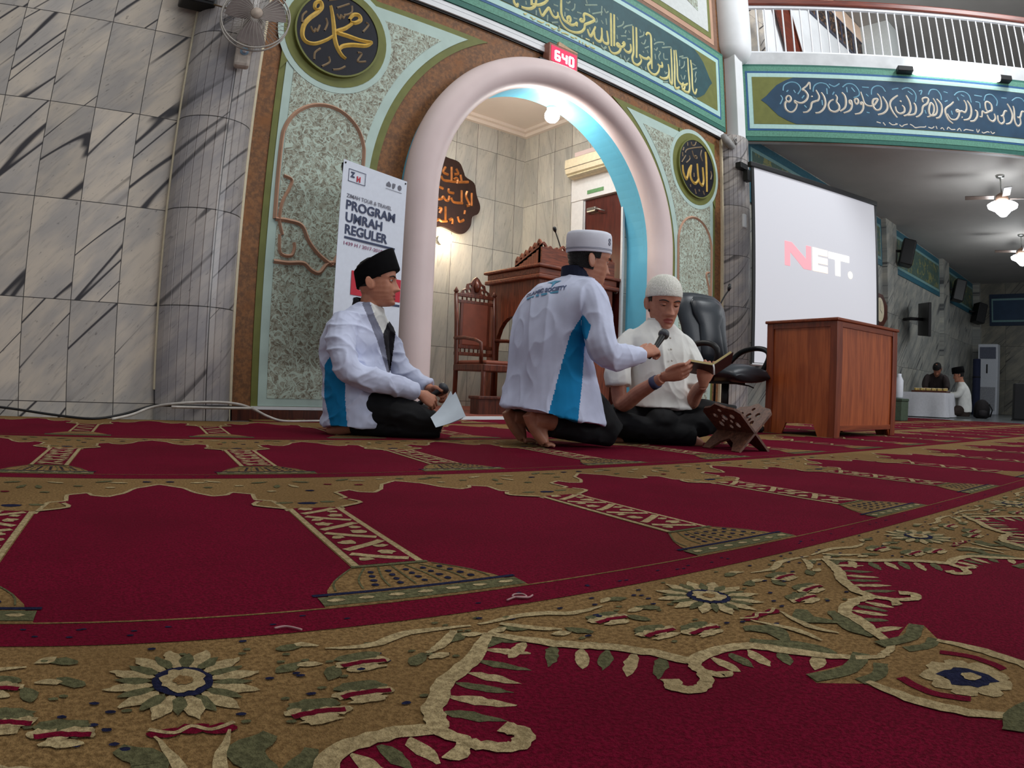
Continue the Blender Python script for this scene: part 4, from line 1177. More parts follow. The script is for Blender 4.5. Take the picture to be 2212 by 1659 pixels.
# wooden pulpit
M_WOOD = wood('carved_pulpit_wood', rgb(92, 42, 26), rgb(146, 74, 46), 2, 1.4, 0.4)
M_WOODH = wood('pulpit_wood_along', rgb(92, 42, 26), rgb(146, 74, 46), 0, 1.4, 0.4)
t = thing('pulpit', 'carved brown wooden pulpit standing in the arched niche', 'pulpit', (3.90, 4.46, 0.03))
PW, PD, PH = 0.96, 0.74, 1.33
mb = MB(); mb.box((0, 0, 0), (PW, 0.05, PH - 0.12))
for i, (a, b) in enumerate(((0.08, 0.45), (0.55, 0.92))):
    mb.box((a, -0.012, 0.10), (b, 0.0, PH - 0.22), 0, 0.008); mb.box((a + 0.04, -0.02, 0.15), (b - 0.04, -0.012, PH - 0.28), 0, 0.006)
mb.build('front_panel', M_WOOD, t)
for k, x in ((0, 0.0), (1, PW - 0.05)):
    mb = MB(Matrix(((0, 1, 0, 0), (1, 0, 0, 0), (0, 0, 1, 0), (0, 0, 0, 1))))
    ar = [(0.12, 0.0), (0.12, 0.55)] + [(0.12 + 0.25 * (1 - cos(radians(a))), 0.55 + 0.34 * sin(radians(a))) for a in range(10, 91, 16)] + [(0.62 - 0.25 * (1 - cos(radians(a))), 0.55 + 0.34 * sin(radians(a))) for a in range(90, 9, -16)] + [(0.62, 0.55), (0.62, 0.0)]
    mb.plate([[(0.052, 0.0)] + ar + [(PD, 0.0), (PD, PH - 0.12), (0.052, PH - 0.12)]], x, x + 0.05)
    mb.build('side_panel', M_WOOD, t)
mb = MB()
mb.box((-0.05, -0.05, PH - 0.12), (PW + 0.05, PD + 0.02, PH - 0.08), 0, 0.01)
mb.box((-0.03, -0.03, PH - 0.08), (PW + 0.03, PD, PH - 0.02), 0, 0.008)
mb.box((-0.06, -0.06, PH - 0.02), (PW + 0.06, PD + 0.03, PH + 0.01), 0, 0.01)
mb.build('cornice', M_WOODH, t)
mb = MB(); mb.box((0.0, -0.02, PH + 0.01), (PW, 0.03, PH + 0.17)); mb.build('parapet', M_WOODH, t)
# pierced cresting along the front and up the side
def crest(mb, L, h, fn, n):
    for i in range(n):
        x0 = L * i / n; x1 = L * (i + 1) / n; xm = (x0 + x1) / 2
        z0, zm = fn(xm / L), fn(xm / L) + h
        ri = (x1 - x0) * 0.26
        hole = [(xm + ri * cos(a * pi / 4), (z0 + zm) / 2 + ri * 0.9 * sin(a * pi / 4)) for a in range(8)]
        mb.plate([[(x0, min(z0, fn(x0 / L)) - 0.002), (x1, min(z0, fn(x1 / L)) - 0.002), (x1, zm - h * 0.35), (xm + ri, zm), (xm, zm + h * 0.22), (xm - ri, zm), (x0, zm - h * 0.35)], hole], 0.0, 0.022)
mb = MB(); crest(mb, PW, 0.06, lambda k: PH + 0.17 - 0.05 * abs(sin(3 * pi * k)), 12); mb.build('cresting', M_WOOD, t)
mb = MB(Matrix(((0, 1, 0, 0.0), (1, 0, 0, 0), (0, 0, 1, 0), (0, 0, 0, 1))))
crest(mb, 0.36, 0.075, lambda k: PH + 0.02 + 0.15 * max(0.0, 1 - k) ** 1.1, 6)
mb.plate([[(0.0, PH), (0.36, PH), (0.36, PH + 0.03), (0.0, PH + 0.18)]], 0.0, 0.022); mb.build('side_cresting', M_WOOD, t)
t = thing('gooseneck_microphone', 'thin black gooseneck microphone rising above the pulpit', 'microphone', (4.36, 4.62, 1.37))
mb = MB(); mb.lathe([(0.045, 0.0), (0.045, 0.015), (0.02, 0.03)], 16); mb.build('base', M_BLACK, t)
mb = MB(); mb.tube([(0, 0, 0.02), (-0.03, 0, 0.15), (-0.09, 0, 0.28), (-0.145, 0, 0.385)], 0.006, 8); mb.build('gooseneck', M_BLACK, t)
mb = MB(); mb.tube([(-0.14, 0, 0.375), (-0.15, 0, 0.395), (-0.16, 0, 0.415), (-0.165, 0, 0.425)], [0.008, 0.018, 0.018, 0.008], 10); mb.build('microphone_head', M_BLACK, t)

# carved armchair
M_CHAIR = wood('chair_wood', rgb(70, 30, 20), rgb(116, 56, 36), 2, 1.6)
M_CANE = plain('brown_leather', rgb(132, 70, 52), 0.5, var=0.08, scale=12)
t = thing('armchair', 'carved wooden armchair with tall brown back in the niche left of the pulpit', 'chair', (3.63, 4.80, 0.03))
cw = 0.215
for x in (-cw, cw):
    mb = MB(); mb.tube([(x, 0.22, 0), (x, 0.21, 0.45), (x, 0.23, 0.80), (x * 1.02, 0.25, 1.07)], [0.02, 0.022, 0.021, 0.02], 8)
    mb.lathe([(0.012, 1.07), (0.024, 1.09), (0.01, 1.115), (0.002, 1.13)], 10, M=Matrix.Translation((x * 1.02, 0.25, 0)))
    mb.build('leg', M_CHAIR, t)
    mb = MB(); mb.tube([(x, -0.21, 0), (x, -0.21, 0.10), (x, -0.21, 0.3), (x, -0.21, 0.42)], [0.016, 0.024, 0.020, 0.024], 8); mb.build('leg', M_CHAIR, t)
    mb = MB(); mb.tube([(x * 1.02, 0.24, 0.66), (x * 1.12, 0.05, 0.655), (x * 1.16, -0.13, 0.63), (x * 1.14, -0.20, 0.60), (x * 1.08, -0.19, 0.52), (x, -0.17, 0.43)], 0.017, 8); mb.build('arm', M_CHAIR, t)
mb = MB(); mb.box((-cw - 0.02, -0.24, 0.36), (cw + 0.02, 0.23, 0.42), 0, 0.008); mb.build('seat_frame', M_CHAIR, t)
mb = MB(); mb.box((-cw + 0.005, -0.235, 0.415), (cw - 0.005, 0.20, 0.455), 0, 0.018); mb.build('seat', M_CANE, t)
mb = MB(); mb.box((-0.145, 0.235, 0.60), (0.145, 0.265, 1.0), 0, 0.01); mb.build('back_panel', M_CANE, t)
mb = MB()
for z in (0.52, 0.585, 1.0, 1.06):
    mb.box((-cw, 0.235, z - 0.016), (cw, 0.262, z + 0.016), 0, 0.004)
for i in range(7):
    x = -0.15 + i * 0.05
    mb.tube([(x, 0.248, 0.53), (x, 0.248, 0.58)], 0.008, 6); mb.tube([(x, 0.248, 1.01), (x, 0.248, 1.06)], 0.008, 6)
for x in (-0.155, 0.155):
    mb.box((x - 0.012, 0.236, 0.59), (x + 0.012, 0.262, 1.01))
mb.build('back_frame', M_CHAIR, t)
mb = MB()
out = [(-0.17, 1.075), (0.17, 1.075), (0.15, 1.11), (0.11, 1.13), (0.10, 1.17), (0.06, 1.185), (0.03, 1.225), (0.0, 1.245), (-0.03, 1.225), (-0.06, 1.185), (-0.10, 1.17), (-0.11, 1.13), (-0.15, 1.11)]
holes = [[(cx + 0.018 * cos(a * pi / 4), cz + 0.018 * sin(a * pi / 4)) for a in range(8)] for cx, cz in ((-0.065, 1.15), (0.065, 1.15), (-0.075, 1.105), (0.075, 1.105), (-0.12, 1.095), (0.12, 1.095))]
mb.plate([out] + holes, 0.24, 0.262); mb.tube([(0, 0.24, 1.10), (0, 0.232, 1.15), (0, 0.24, 1.22)], [0.02, 0.035, 0.01], 8); mb.build('crest', M_CHAIR, t)
t = thing('footstool', 'low dark wooden footstool in front of the carved armchair', 'footstool', (3.42, 4.44, 0.03))
mb = MB(); mb.box((-0.20, -0.06, 0.125), (0.25, 0.09, 0.15), 0, 0.006); mb.build('top', M_DARKWOOD, t)
mb = MB(); mb.box((-0.185, -0.045, 0.0), (0.235, 0.075, 0.125)); mb.build('body', M_DARKWOOD, t)

# wooden calligraphy board on the back wall, with a lamp glowing beneath it
t = thing('calligraphy_board', 'dark lobed wooden board with gilt Arabic writing on the niche wall', 'wall board', (3.71, NYB, 2.32))
half = [(0.0, 0.44), (0.10, 0.41), (0.26, 0.39), (0.33, 0.29), (0.36, 0.24), (0.48, 0.19), (0.52, 0.06), (0.575, -0.06), (0.55, -0.15), (0.475, -0.20), (0.455, -0.31), (0.38, -0.40), (0.29, -0.415), (0.17, -0.385), (0.08, -0.375), (0.0, -0.40)]
hs = spline(half, 4)
mb = MB(); mb.plate([[(x, z) for x, z in hs][::-1] + [(-x, z) for x, z in hs[1:-1]]], -0.05, -0.015)
mb.build('board', plain('black_brown_wood', rgb(44, 24, 18), 0.4, var=0.2, scale=20), t)
M_GILT = plain('old_gilt', rgb(168, 104, 48), 0.35, 0.3, 0.5, var=0.2, scale=30)
mb = MB()
for s in PLQ:
    mb.stroke([(x - 3.71, z - 2.32) for x, z in s], 0.030, -0.051, 0.012, 0)
    mb.stroke([(-(x - 3.71) - 0.02, z - 2.33) for x, z in s], 0.026, -0.051, 0.012, 0)
mb.build('lettering', M_GILT, t)
mb = MB(); mb.box((-0.3, -0.018, 0.0), (0.3, 0.0, 0.05)); mb.build('hanger', M_BLACK, t)
t = thing('wall_lamp', 'glowing warm globe wall lamp under the dark wooden board', 'lamp', (3.80, NYB, 1.80))
mb = MB(); mb.lathe([(0.05, 0.0), (0.05, 0.02), (0.02, 0.03), (0.02, 0.08)], 16, M=Matrix.Rotation(pi / 2, 4, 'X')); mb.build('wall_plate', M_METAL, t)
mb = MB(); mb.lathe([(0.001, -0.075)] + [(0.075 * cos(radians(a)), 0.075 * sin(radians(a))) for a in range(-75, 90, 15)], 20, M=Matrix.Translation((0, -0.12, 0))); mb.build('globe', emit('warm_lamp_glow', (1.0, 0.83, 0.62), 26.0), t)
point('wall_lamp_light', (3.80, NYB - 0.22, 1.80), 9, (1.0, 0.72, 0.42), 0.08)
t = thing('ceiling_lamp', 'bright white globe lamp fixed under the top of the arch', 'lamp', (3.93, 4.395, 2.945))
mb = MB(); mb.lathe([(0.05, -0.095), (0.05, -0.08)], 16); mb.build('ceiling_rose', M_WHITE, t)
mb = MB(); mb.tube([(0, 0, -0.02), (0, 0, -0.09)], 0.02, 8); mb.build('stem', M_WHITE, t)
mb = MB(); mb.lathe([(0.03, -0.095)] + [(0.07 * cos(radians(a)), -0.165 + 0.07 * sin(radians(a))) for a in range(75, -91, -15)], 20); mb.build('globe', emit('white_lamp_glow', (1.0, 0.98, 0.94), 30.0), t)
area('niche_fill_light', (3.25, 4.85, NZ - 0.02), (3.5, 5.2, 0), 0.5, 0.3, 22, (1.0, 0.96, 0.9))  # unseen fill behind the arch top, added to brighten the niche walls
point('ceiling_lamp_light', (3.93, 4.40, 2.66), 22, (1.0, 0.97, 0.92), 0.07)

# ------------------------------------------------------------------ on the mihrab wall
t = thing('digital_clock', 'small red digital clock in a tan wooden case above the arch', 'clock', (3.79, 4.10, 3.13))
mb = MB(); mb.box((-0.175, 0.0, 0.0), (0.175, 0.09, 0.20), 0, 0.006); mb.build('case', plain('tan_wood_case', rgb(150, 100, 84), 0.5, var=0.12), t)
mb = MB(); mb.plate([[(-0.17, 0.20), (-0.07, 0.20), (-0.06, 0.245), (0.06, 0.225), (0.17, 0.215), (0.17, 0.20)][::-1]], 0.0, 0.03); mb.build('crest', plain('pale_wood', rgb(190, 152, 116), 0.5), t)
mb = MB(); mb.box((-0.155, -0.004, 0.018), (0.155, 0.0, 0.175)); disp = mb.build('display', emit('clock_red', (0.9, 0.03, 0.10), 0.55), t)
SEG = {'6': 'afgedc', '4': 'fgbc', '8': 'abcdefg', '5': 'afgcd', '0': 'abcdef'}
def seg7(mb, ch, x, z, w, h, k):
    pos = dict(a=((0, h), (w, h)), b=((w, h), (w, h / 2)), c=((w, h / 2), (w, 0)), d=((0, 0), (w, 0)), e=((0, 0), (0, h / 2)), f=((0, h / 2), (0, h)), g=((0, h / 2), (w, h / 2)))
    for s in SEG[ch]:
        a, b = pos[s]
        mb.stroke([(x + a[0], z + a[1]), (x + b[0], z + b[1])], k, -0.0045, 0.001, 0, 1)
for i, ch in enumerate('640'):
    mb = MB(); seg7(mb, ch, -0.105 + i * 0.085, 0.045, 0.05, 0.085, 0.021)
    mb.build('digit', emit('clock_digits', (1.0, 0.82, 0.84), 8.0), disp)
t = thing('sensor', 'little dark sensor with pale cap at the top of the arch', 'sensor', (3.555, 4.10, 3.09))
mb = MB(); mb.box((-0.05, 0.0, 0.0), (0.05, 0.10, 0.05), 0, 0.008); mb.build('housing', M_BLACK, t)
mb = MB(); mb.box((-0.02, -0.012, 0.006), (0.035, 0.0, 0.028), 0, 0.004); mb.build('cap', M_WHITE, t)

# wall fan on the left column, its switch box, the speaker above, conduit
t = thing('wall_fan', 'grey brown wall fan with round wire guard on the left marble column', 'fan', (0.96, 3.80, 2.47), radians(-12))
M_FANG = plain('smoked_plastic', rgb(120, 108, 104), 0.5, var=0.06)
M_WIRE = plain('guard_wire', rgb(172, 166, 158), 0.4, 0.2, var=0.05)
R0 = 0.215
mb = MB()
ringM = Matrix.Rotation(pi / 2, 4, 'X')
for y, r in ((0.0, R0), (0.05, R0 * 1.0)):
    mb.tube([(r * cos(a * pi / 24), y, r * sin(a * pi / 24)) for a in range(49)], 0.006, 6, caps=False)
mb.build('guard_ring', M_WIRE, t)
mb = MB()
for k in range(40):
    a = 2 * pi * k / 40
    mb.tube([(0.04 * cos(a), -0.055, 0.04 * sin(a)), (0.13 * cos(a + 0.15), -0.045, 0.13 * sin(a + 0.15)), (R0 * cos(a + 0.25), 0.0, R0 * sin(a + 0.25))], 0.0014, 4, caps=False)
    mb.tube([(0.05 * cos(a), 0.10, 0.05 * sin(a)), (0.14 * cos(a), 0.095, 0.14 * sin(a)), (R0 * cos(a), 0.05, R0 * sin(a))], 0.0014, 4, caps=False)
mb.build('guard', M_WIRE, t)
mb = MB(); mb.lathe([(0.001, 0.058), (0.036, 0.058), (0.04, 0.045), (0.001, 0.045)], 24, M=Matrix.Rotation(pi / 2, 4, 'X'))
mb.build('hub_cap', plain('beige_cap', rgb(172, 156, 142), 0.5), t)
for k in range(3):
    a0 = 2 * pi * k / 3 + 0.5
    rings = []
    for i in range(7):
        r = 0.03 + 0.165 * i / 6
        wd = 0.75 - 0.25 * i / 6
        rings.append([(r * cos(a0 + wd * (j - 2) / 2), 0.015 + 0.012 * (j - 2) / 2, r * sin(a0 + wd * (j - 2) / 2)) for j in range(5)])
    mb = MB(); mb.grid(rings, False)
    back = [[(p[0], p[1] + 0.003, p[2]) for p in r] for r in rings]
    mb.grid(back, False); mb.build('blade', M_FANG, t)
mb = MB(); mb.lathe([(0.001, -0.20), (0.055, -0.19), (0.07, -0.12), (0.05, -0.06), (0.02, -0.03)], 20, M=ringM); mb.build('motor', plain('fan_motor_plastic', rgb(196, 188, 182), 0.45), t)
mb = MB(); mb.tube([(0, 0.17, -0.02), (0.02, 0.17, -0.10), (0.0, 0.20, -0.16)], 0.022, 10); mb.build('arm', plain('fan_motor_plastic2', rgb(190, 182, 176), 0.45), t)
mb = MB(); mb.box((-0.085, 0.10, -0.30), (0.015, 0.17, -0.10), 0, 0.02); swb = mb.build('switch_box', plain('beige_box', rgb(196, 184, 172), 0.5), t, label='beige control box of the fan with a blue ring')
mb = MB(); mb.lathe([(0.001, 0.006), (0.026, 0.006), (0.028, 0.0)], 20, M=Matrix.Translation((-0.03, 0.10, -0.20)) @ ringM); mb.build('knob', plain('knob_blue', rgb(150, 184, 208), 0.4), swb)
mb = MB(); mb.lathe([(0.001, 0.010), (0.013, 0.010), (0.014, 0.0)], 16, M=Matrix.Translation((-0.03, 0.095, -0.20)) @ ringM); mb.build('knob_centre', M_WHITE, swb)
t = thing('wall_speaker', 'black speaker box high on the left wall, cut by the frame', 'speaker', (0.62, 4.03, 2.60))
mb = MB(); mb.box((-0.11, -0.02, 0.0), (0.12, 0.12, 0.30), 0, 0.012); mb.build('cabinet', M_BLACK, t)
mb = MB(); mb.tube([(0.0, 0.10, 0.10), (0.0, 0.165, 0.10)], 0.015, 8); mb.build('bracket', M_METAL, t)
mb = MB(); mb.box((-0.09, -0.026, 0.02), (0.10, -0.02, 0.28)); mb.build('grille', plain('speaker_cloth', rgb(40, 38, 40), 0.9), t)
mb = MB(); mb.tube([(0.72, 3.995, 2.595), (0.84, 3.97, 2.575), (0.93, 3.96, 2.60)], 0.006, 6); o = mb.build('cable', plain('brown_cable', rgb(110, 88, 60), 0.6)); tag(o, 'short brown cable between the black wall speaker and the wall fan', 'cable')
t = thing('cable_conduit', 'white cable conduit running down beside the fluted left column', 'conduit', (0.662, YW - 0.02, 0.0))
mb = MB(); mb.box((-0.012, -0.012, 0.17), (0.012, 0.02, 2.62), 0, 0.004); mb.build('cover', M_CREAM, t)
mb = MB(); mb.tube([(0, 0, 0.18), (0, -0.005, 0.12), (0.002, -0.012, 0.06)], 0.008, 6); mb.build('black_cable', M_BLACK, t)
for pts, mname, lab in (([(-0.7, 4.14, 0.035), (-0.45, 4.15, 0.06), (-0.2, 4.11, 0.045), (0.05, 4.03, 0.02), (0.27, 3.95, 0.008), (0.45, 4.02, 0.03), (0.62, 4.09, 0.075), (0.70, 4.00, 0.085), (0.95, 3.93, 0.09), (1.15, 3.98, 0.085), (1.25, 4.1, 0.08)], 'k', 'black cable sagging along the foot of the left marble wall'),
                        ([(0.38, 3.96, 0.006), (0.5, 4.0, 0.03), (0.62, 4.05, 0.07), (0.75, 3.95, 0.10), (0.95, 3.90, 0.115), (1.12, 3.94, 0.105), (1.25, 4.02, 0.07), (1.33, 3.98, 0.03), (1.42, 3.95, 0.005), (1.6, 3.96, 0.005), (1.75, 3.97, 0.006)], 'w', 'grey white cable looping over the foot of the fluted column'),
                        ([(0.72, 3.93, 0.082), (0.95, 3.91, 0.082), (1.18, 3.95, 0.08), (1.26, 4.08, 0.075)], 'w', 'straight pale cable across the foot of the fluted column')):
    mb = MB(); mb.tube(spline(pts, 5), 0.008 if mname == 'w' else 0.007, 6)
    o = mb.build('cable', plain('white_cable', rgb(190, 184, 176), 0.5) if mname == 'w' else M_BLACK); tag(o, lab, 'cable', 'cables along the wall foot')

# ------------------------------------------------------------------ standing banner
d = Vector((0.548, 0.167, 0)).normalized()
t = thing('banner_stand', 'white upright banner reading PROGRAM UMRAH REGULER behind the man in black cap', 'banner', (1.616, 3.70, 0), atan2(d.y, d.x))
M_PRINT = plain('banner_vinyl', rgb(222, 228, 240), 0.4, var=0.02)
M_NAVYP = plain('print_navy', rgb(62, 70, 98), 0.5, var=0.04)
M_REDP = plain('print_red', rgb(196, 44, 62), 0.5, var=0.04)
M_GREYP = plain('print_grey', rgb(112, 112, 124), 0.5)
mb = MB()
mb.grid([[(0.575 * i / 8, 0.004 * sin(pi * i / 8), z) for i in range(9)] for z in (0.46, 0.7, 1.0, 1.3, 1.625)], False)
mb.grid([[(0.575 * i / 8, 0.004 * sin(pi * i / 8) + 0.002, z) for i in range(9)] for z in (0.46, 0.7, 1.0, 1.3, 1.625)], False); mb.build('sheet', M_PRINT, t)
mb = MB(); Y0 = -0.0015
put_text(mb, 'PROGRAM', 0.082, 0.047, 1.318, Y0, 0, 0.436, bold=0.0022)
put_text(mb, 'UMRAH', 0.082, 0.050, 1.240, Y0, 0, 0.320, bold=0.0022)
put_text(mb, 'REGULER', 0.082, 0.052, 1.164, Y0, 0, 0.372, bold=0.0022)
mb.plate([rect(0.051, 1.133, 0.497, 1.147)], Y0, Y0)
mb.plate([rect(0.156, 0.764, 0.60, 0.779)], Y0, Y0) if False else mb.plate([rect(0.156, 0.764, 0.570, 0.779)], Y0, Y0)
mb.build('headline_lettering', M_NAVYP, t)
mb = MB(); put_text(mb, 'ZIMAH TOUR & TRAVEL', 0.034, 0.046, 1.392, Y0, 0, 0.398, bold=0.0006)
put_text(mb, 'HARGA', 0.022, 0.19, 0.742, Y0, 0, 0.07) if False else None
mb.build('subtitle_lettering', M_GREYP, t)
mb = MB(); put_text(mb, '1439 H / 2017-2018 M', 0.030, 0.050, 1.094, Y0, 0, 0.38, bold=0.0004)
mb.build('date_lettering', plain('print_mauve', rgb(150, 92, 120), 0.5), t)
mb = MB(); mb.plate([rect(0.130, 0.795, 0.572, 0.945)], Y0, Y0); pb = mb.build('price_box', M_REDP, t)
mb = MB(); put_text(mb, 'Rp', 0.055, 0.17, 0.842, Y0 - 0.001, 0, None, bold=0.001); mb.build('price_lettering', M_PRINT, pb)
mb = MB()
fr = [rect(0.047, 1.495, 0.194, 1.577), rect(0.051, 1.499, 0.190, 1.573)[::-1]]
mb.plate(fr, Y0, Y0, 0)
put_text(mb, 'Z', 0.045, 0.068, 1.528, Y0, 0, None, bold=0.003)
put_text(mb, 'H', 0.045, 0.118, 1.510, Y0, 1, None, bold=0.003)
mb.build('logo', [M_NAVYP, M_REDP], t)
mb = MB()
mb.plate([[(0.383, 1.548), (0.423, 1.548), (0.423, 1.565), (0.403, 1.583), (0.383, 1.565)]], Y0, Y0); mb.build('emblem', M_GREYP, t); mb = MB()
mb.plate([[(0.438, 1.55), (0.448, 1.540), (0.462, 1.555), (0.466, 1.578), (0.438, 1.578)]], Y0, Y0); mb.build('emblem', M_GREYP, t); mb = MB()
mb.plate([[(0.507 + 0.019 * cos(a * pi / 4), 1.562 + 0.019 * sin(a * pi / 4)) for a in range(8)]], Y0, Y0); mb.build('emblem', M_GREYP, t); mb = MB()
mb.plate([rect(0.377, 1.528, 0.53, 1.531)], Y0, Y0); mb.build('caption_line', M_GREYP, t)
mb = MB()
for a, b in (((0.03, 0.03, 0.0), (0.56, 0.03, 1.60)), ((0.545, 0.03, 0.0), (0.015, 0.03, 1.60)), ((0.29, 0.03, 0.8), (0.29, 0.26, 0.0))):
    mb.tube([a, b], 0.007, 6)
mb.build('stand', M_BLACK, t)
for x in (0.015, 0.56):
    mb = MB(); mb.tube([(x, -0.004, 1.606), (x, 0.03, 1.606)], 0.006, 8); mb.build('clip', M_BLACK, t)

# ------------------------------------------------------------------ projection screen
d = Vector((8.438 - 6.287, 3.087 - 3.70, 0)).normalized()
t = thing('projection_screen', 'white projection screen showing the word NET behind the wooden table', 'screen', (6.287, 3.70, 0), atan2(d.y, d.x))
m = NT('projected_screen', 0.7, 0, 0.2)
m.color(rgb(214, 214, 220)); m.bsdf.inputs['Emission Color'].default_value = (0.86, 0.88, 0.95, 1); m.bsdf.inputs['Emission Strength'].default_value = 0.17
mb = MB(); mb.plate([rect(0.02, 0.62, 2.215, 2.77)], 0.0, 0.004); mb.build('sheet', m.m, t)
mb = MB(); mb.box((-0.04, -0.02, 2.77), (2.27, 0.04, 2.83), 0, 0.01); mb.build('top_case', M_BLACK, t)
mb = MB(); mb.box((-0.02, -0.006, 0.60), (0.02, 0.01, 2.77)); mb.box((2.215, -0.006, 0.60), (2.25, 0.01, 2.77)); mb.build('border', M_BLACK, t)
mb = MB(); mb.tube([(-0.01, 0, 0.60), (2.24, 0, 0.60)], 0.014, 8); mb.build('bottom_bar', M_WHITE, t)
mb = MB(); mb.tube([(1.1, 0.05, 2.78), (1.1, 0.06, 0.9), (1.1, 0.10, 0.02)], 0.016, 8); mb.tube([(1.1, 0.06, 0.9), (0.75, 0.40, 0.02)], 0.012, 8); mb.tube([(1.1, 0.06, 0.9), (1.45, 0.40, 0.02)], 0.012, 8); mb.build('stand', M_BLACK, t)
def lit(name, c, e):
    mm = NT(name, 0.7, 0, 0.1); mm.color(c); mm.bsdf.inputs['Emission Color'].default_value = c; mm.bsdf.inputs['Emission Strength'].default_value = e
    return mm.m
mb = MB()
Nn = [[(0.485, 1.735), (0.57, 1.735), (0.57, 1.90), (0.80, 1.735), (0.93, 1.735), (0.93, 2.012), (0.845, 2.012), (0.845, 1.85), (0.60, 2.012), (0.485, 2.012)][::1]]
mb.plate(Nn, -0.003, -0.003); mb.build('red_letter', lit('projected_red', (0.95, 0.32, 0.36, 1), 0.75), t)
mb = MB()
for z in (1.735, 1.835, 1.935):
    mb.plate([rect(0.976, z, 1.228, z + 0.075)], -0.003, -0.003)
mb.plate([rect(0.955, 1.735, 1.05, 2.012)], -0.003, -0.003)
mb.build('yellow_letter', lit('projected_yellow', (1.0, 0.80, 0.62, 1), 0.9), t)
mb = MB(); mb.plate([rect(1.245, 1.925, 1.645, 2.005)], -0.003, -0.003); mb.plate([rect(1.372, 1.733, 1.468, 1.925)], -0.003, -0.003)
mb.build('white_letter', lit('projected_white', (1.0, 0.97, 0.84, 1), 1.0), t)
mb = MB(); mb.plate([[(1.665 + 0.045 * cos(a * pi / 8), 1.775 + 0.045 * sin(a * pi / 8)) for a in range(16)]], -0.003, -0.003); mb.build('full_stop', lit('projected_stop', (1.0, 0.93, 0.68, 1), 1.0), t)
t = thing('screen_bracket', 'black bracket on the right marble column beside the screen top', 'bracket', (6.60, 3.96, 2.86))
mb = MB(); mb.box((-0.16, -0.02, 0.0), (0.0, 0.06, 0.07), 0, 0.008); mb.build('arm', M_BLACK, t)
mb = MB(); mb.box((-0.06, -0.05, -0.14), (0.02, 0.02, 0.0), 0, 0.008); mb.build('clamp', M_BLACK, t)
o = MB(); o.box((6.56, 3.985, 2.18), (6.62, 4.02, 2.34), 0, 0.01); o = o.build('junction_box', M_WHITE); tag(o, 'little white junction box on the right marble column', 'box')

# ------------------------------------------------------------------ wooden table by the screen
M_TEAK = wood('orange_teak', rgb(140, 66, 32), rgb(176, 92, 48), 2, 0.8, 0.35)
M_TEAKD = wood('teak_edge', rgb(104, 44, 22), rgb(136, 64, 34), 2, 0.8, 0.35)
M_TEAKH = wood('teak_across', rgb(112, 50, 24), rgb(148, 72, 36), 0, 0.8, 0.35)
b = Vector((0.921, -0.125, 0)).normalized()
t = thing('low_table', 'orange brown wooden cabinet table standing on the carpet before the screen', 'table', (4.40, 1.905, 0), radians(-8.1))
TW, TD, TH = 0.93, 0.62, 0.83
mb = MB(); mb.box((-0.012, -0.012, TH - 0.022), (TW + 0.012, TD + 0.012, TH), 0, 0.006); mb.build('table_top', M_TEAKH, t)
for x in (0.0, TW - 0.075):
    for y in (0.0, TD - 0.06):
        mb = MB(); mb.box((x, y, 0.0), (x + 0.075, y + 0.06, TH - 0.022), 0, 0.004); mb.build('leg', M_TEAKD, t)
def apron(mb, L, ax, at, th, cut=0.13):
    foot = [(0.075, 0.0), (0.075 + cut, 0.0), (0.075 + cut + 0.05, 0.085), (L - 0.075 - cut - 0.05, 0.085), (L - 0.075 - cut, 0.0), (L - 0.075, 0.0), (L - 0.075, TH - 0.022), (0.075, TH - 0.022)]
    return foot
mb = MB(); mb.plate([apron(mb, TW, 0, 0, 0, 0.0)], 0.014, 0.03); mb.build('front_panel', M_TEAK, t)
mb = MB(); mb.plate([apron(mb, TW, 0, 0, 0)], TD - 0.03, TD - 0.014); mb.build('rear_panel', M_TEAK, t)
for x, nm in ((0.014, 'side_panel'), (TW - 0.03, 'side_panel')):
    mb = MB(Matrix(((0, 1, 0, 0), (1, 0, 0, 0), (0, 0, 1, 0), (0, 0, 0, 1))))
    f = [(0.06, 0.0), (0.15, 0.0), (0.19, 0.085), (TD - 0.19, 0.085), (TD - 0.15, 0.0), (TD - 0.06, 0.0), (TD - 0.06, TH - 0.022), (0.06, TH - 0.022)]
    mb.plate([f], x, x + 0.016); mb.build(nm, M_TEAK, t)
mb = MB()
mb.box((0.075, 0.004, TH - 0.06), (TW - 0.075, 0.014, TH - 0.022)); mb.box((0.075, 0.004, 0.05), (TW - 0.075, 0.014, 0.085))
mb.build('front_moulding', M_TEAKH, t)
mb = MB(); mb.box((0.004, 0.06, TH - 0.06), (0.014, TD - 0.06, TH - 0.022)); mb.build('side_moulding', M_TEAKD, t)

# ------------------------------------------------------------------ office chair
M_LEATHER = NT('black_leather', 0.38, 0, 0.5)
co = M_LEATHER.obj(); nn = M_LEATHER.noise(co, 5, 3)
M_LEATHER.color(M_LEATHER.mix(nn, rgb(30, 34, 40), rgb(48, 54, 62))); M_LEATHER.bump(M_LEATHER.noise(co, 90, 3), 0.12, 0.003)
M_LEATHER = M_LEATHER.m
az = atan2(4.25, 2.72)
t = thing('office_chair', 'black leather swivel office chair behind the man reading, beside the table', 'chair', (4.33, 2.78, 0), -az + radians(-42))
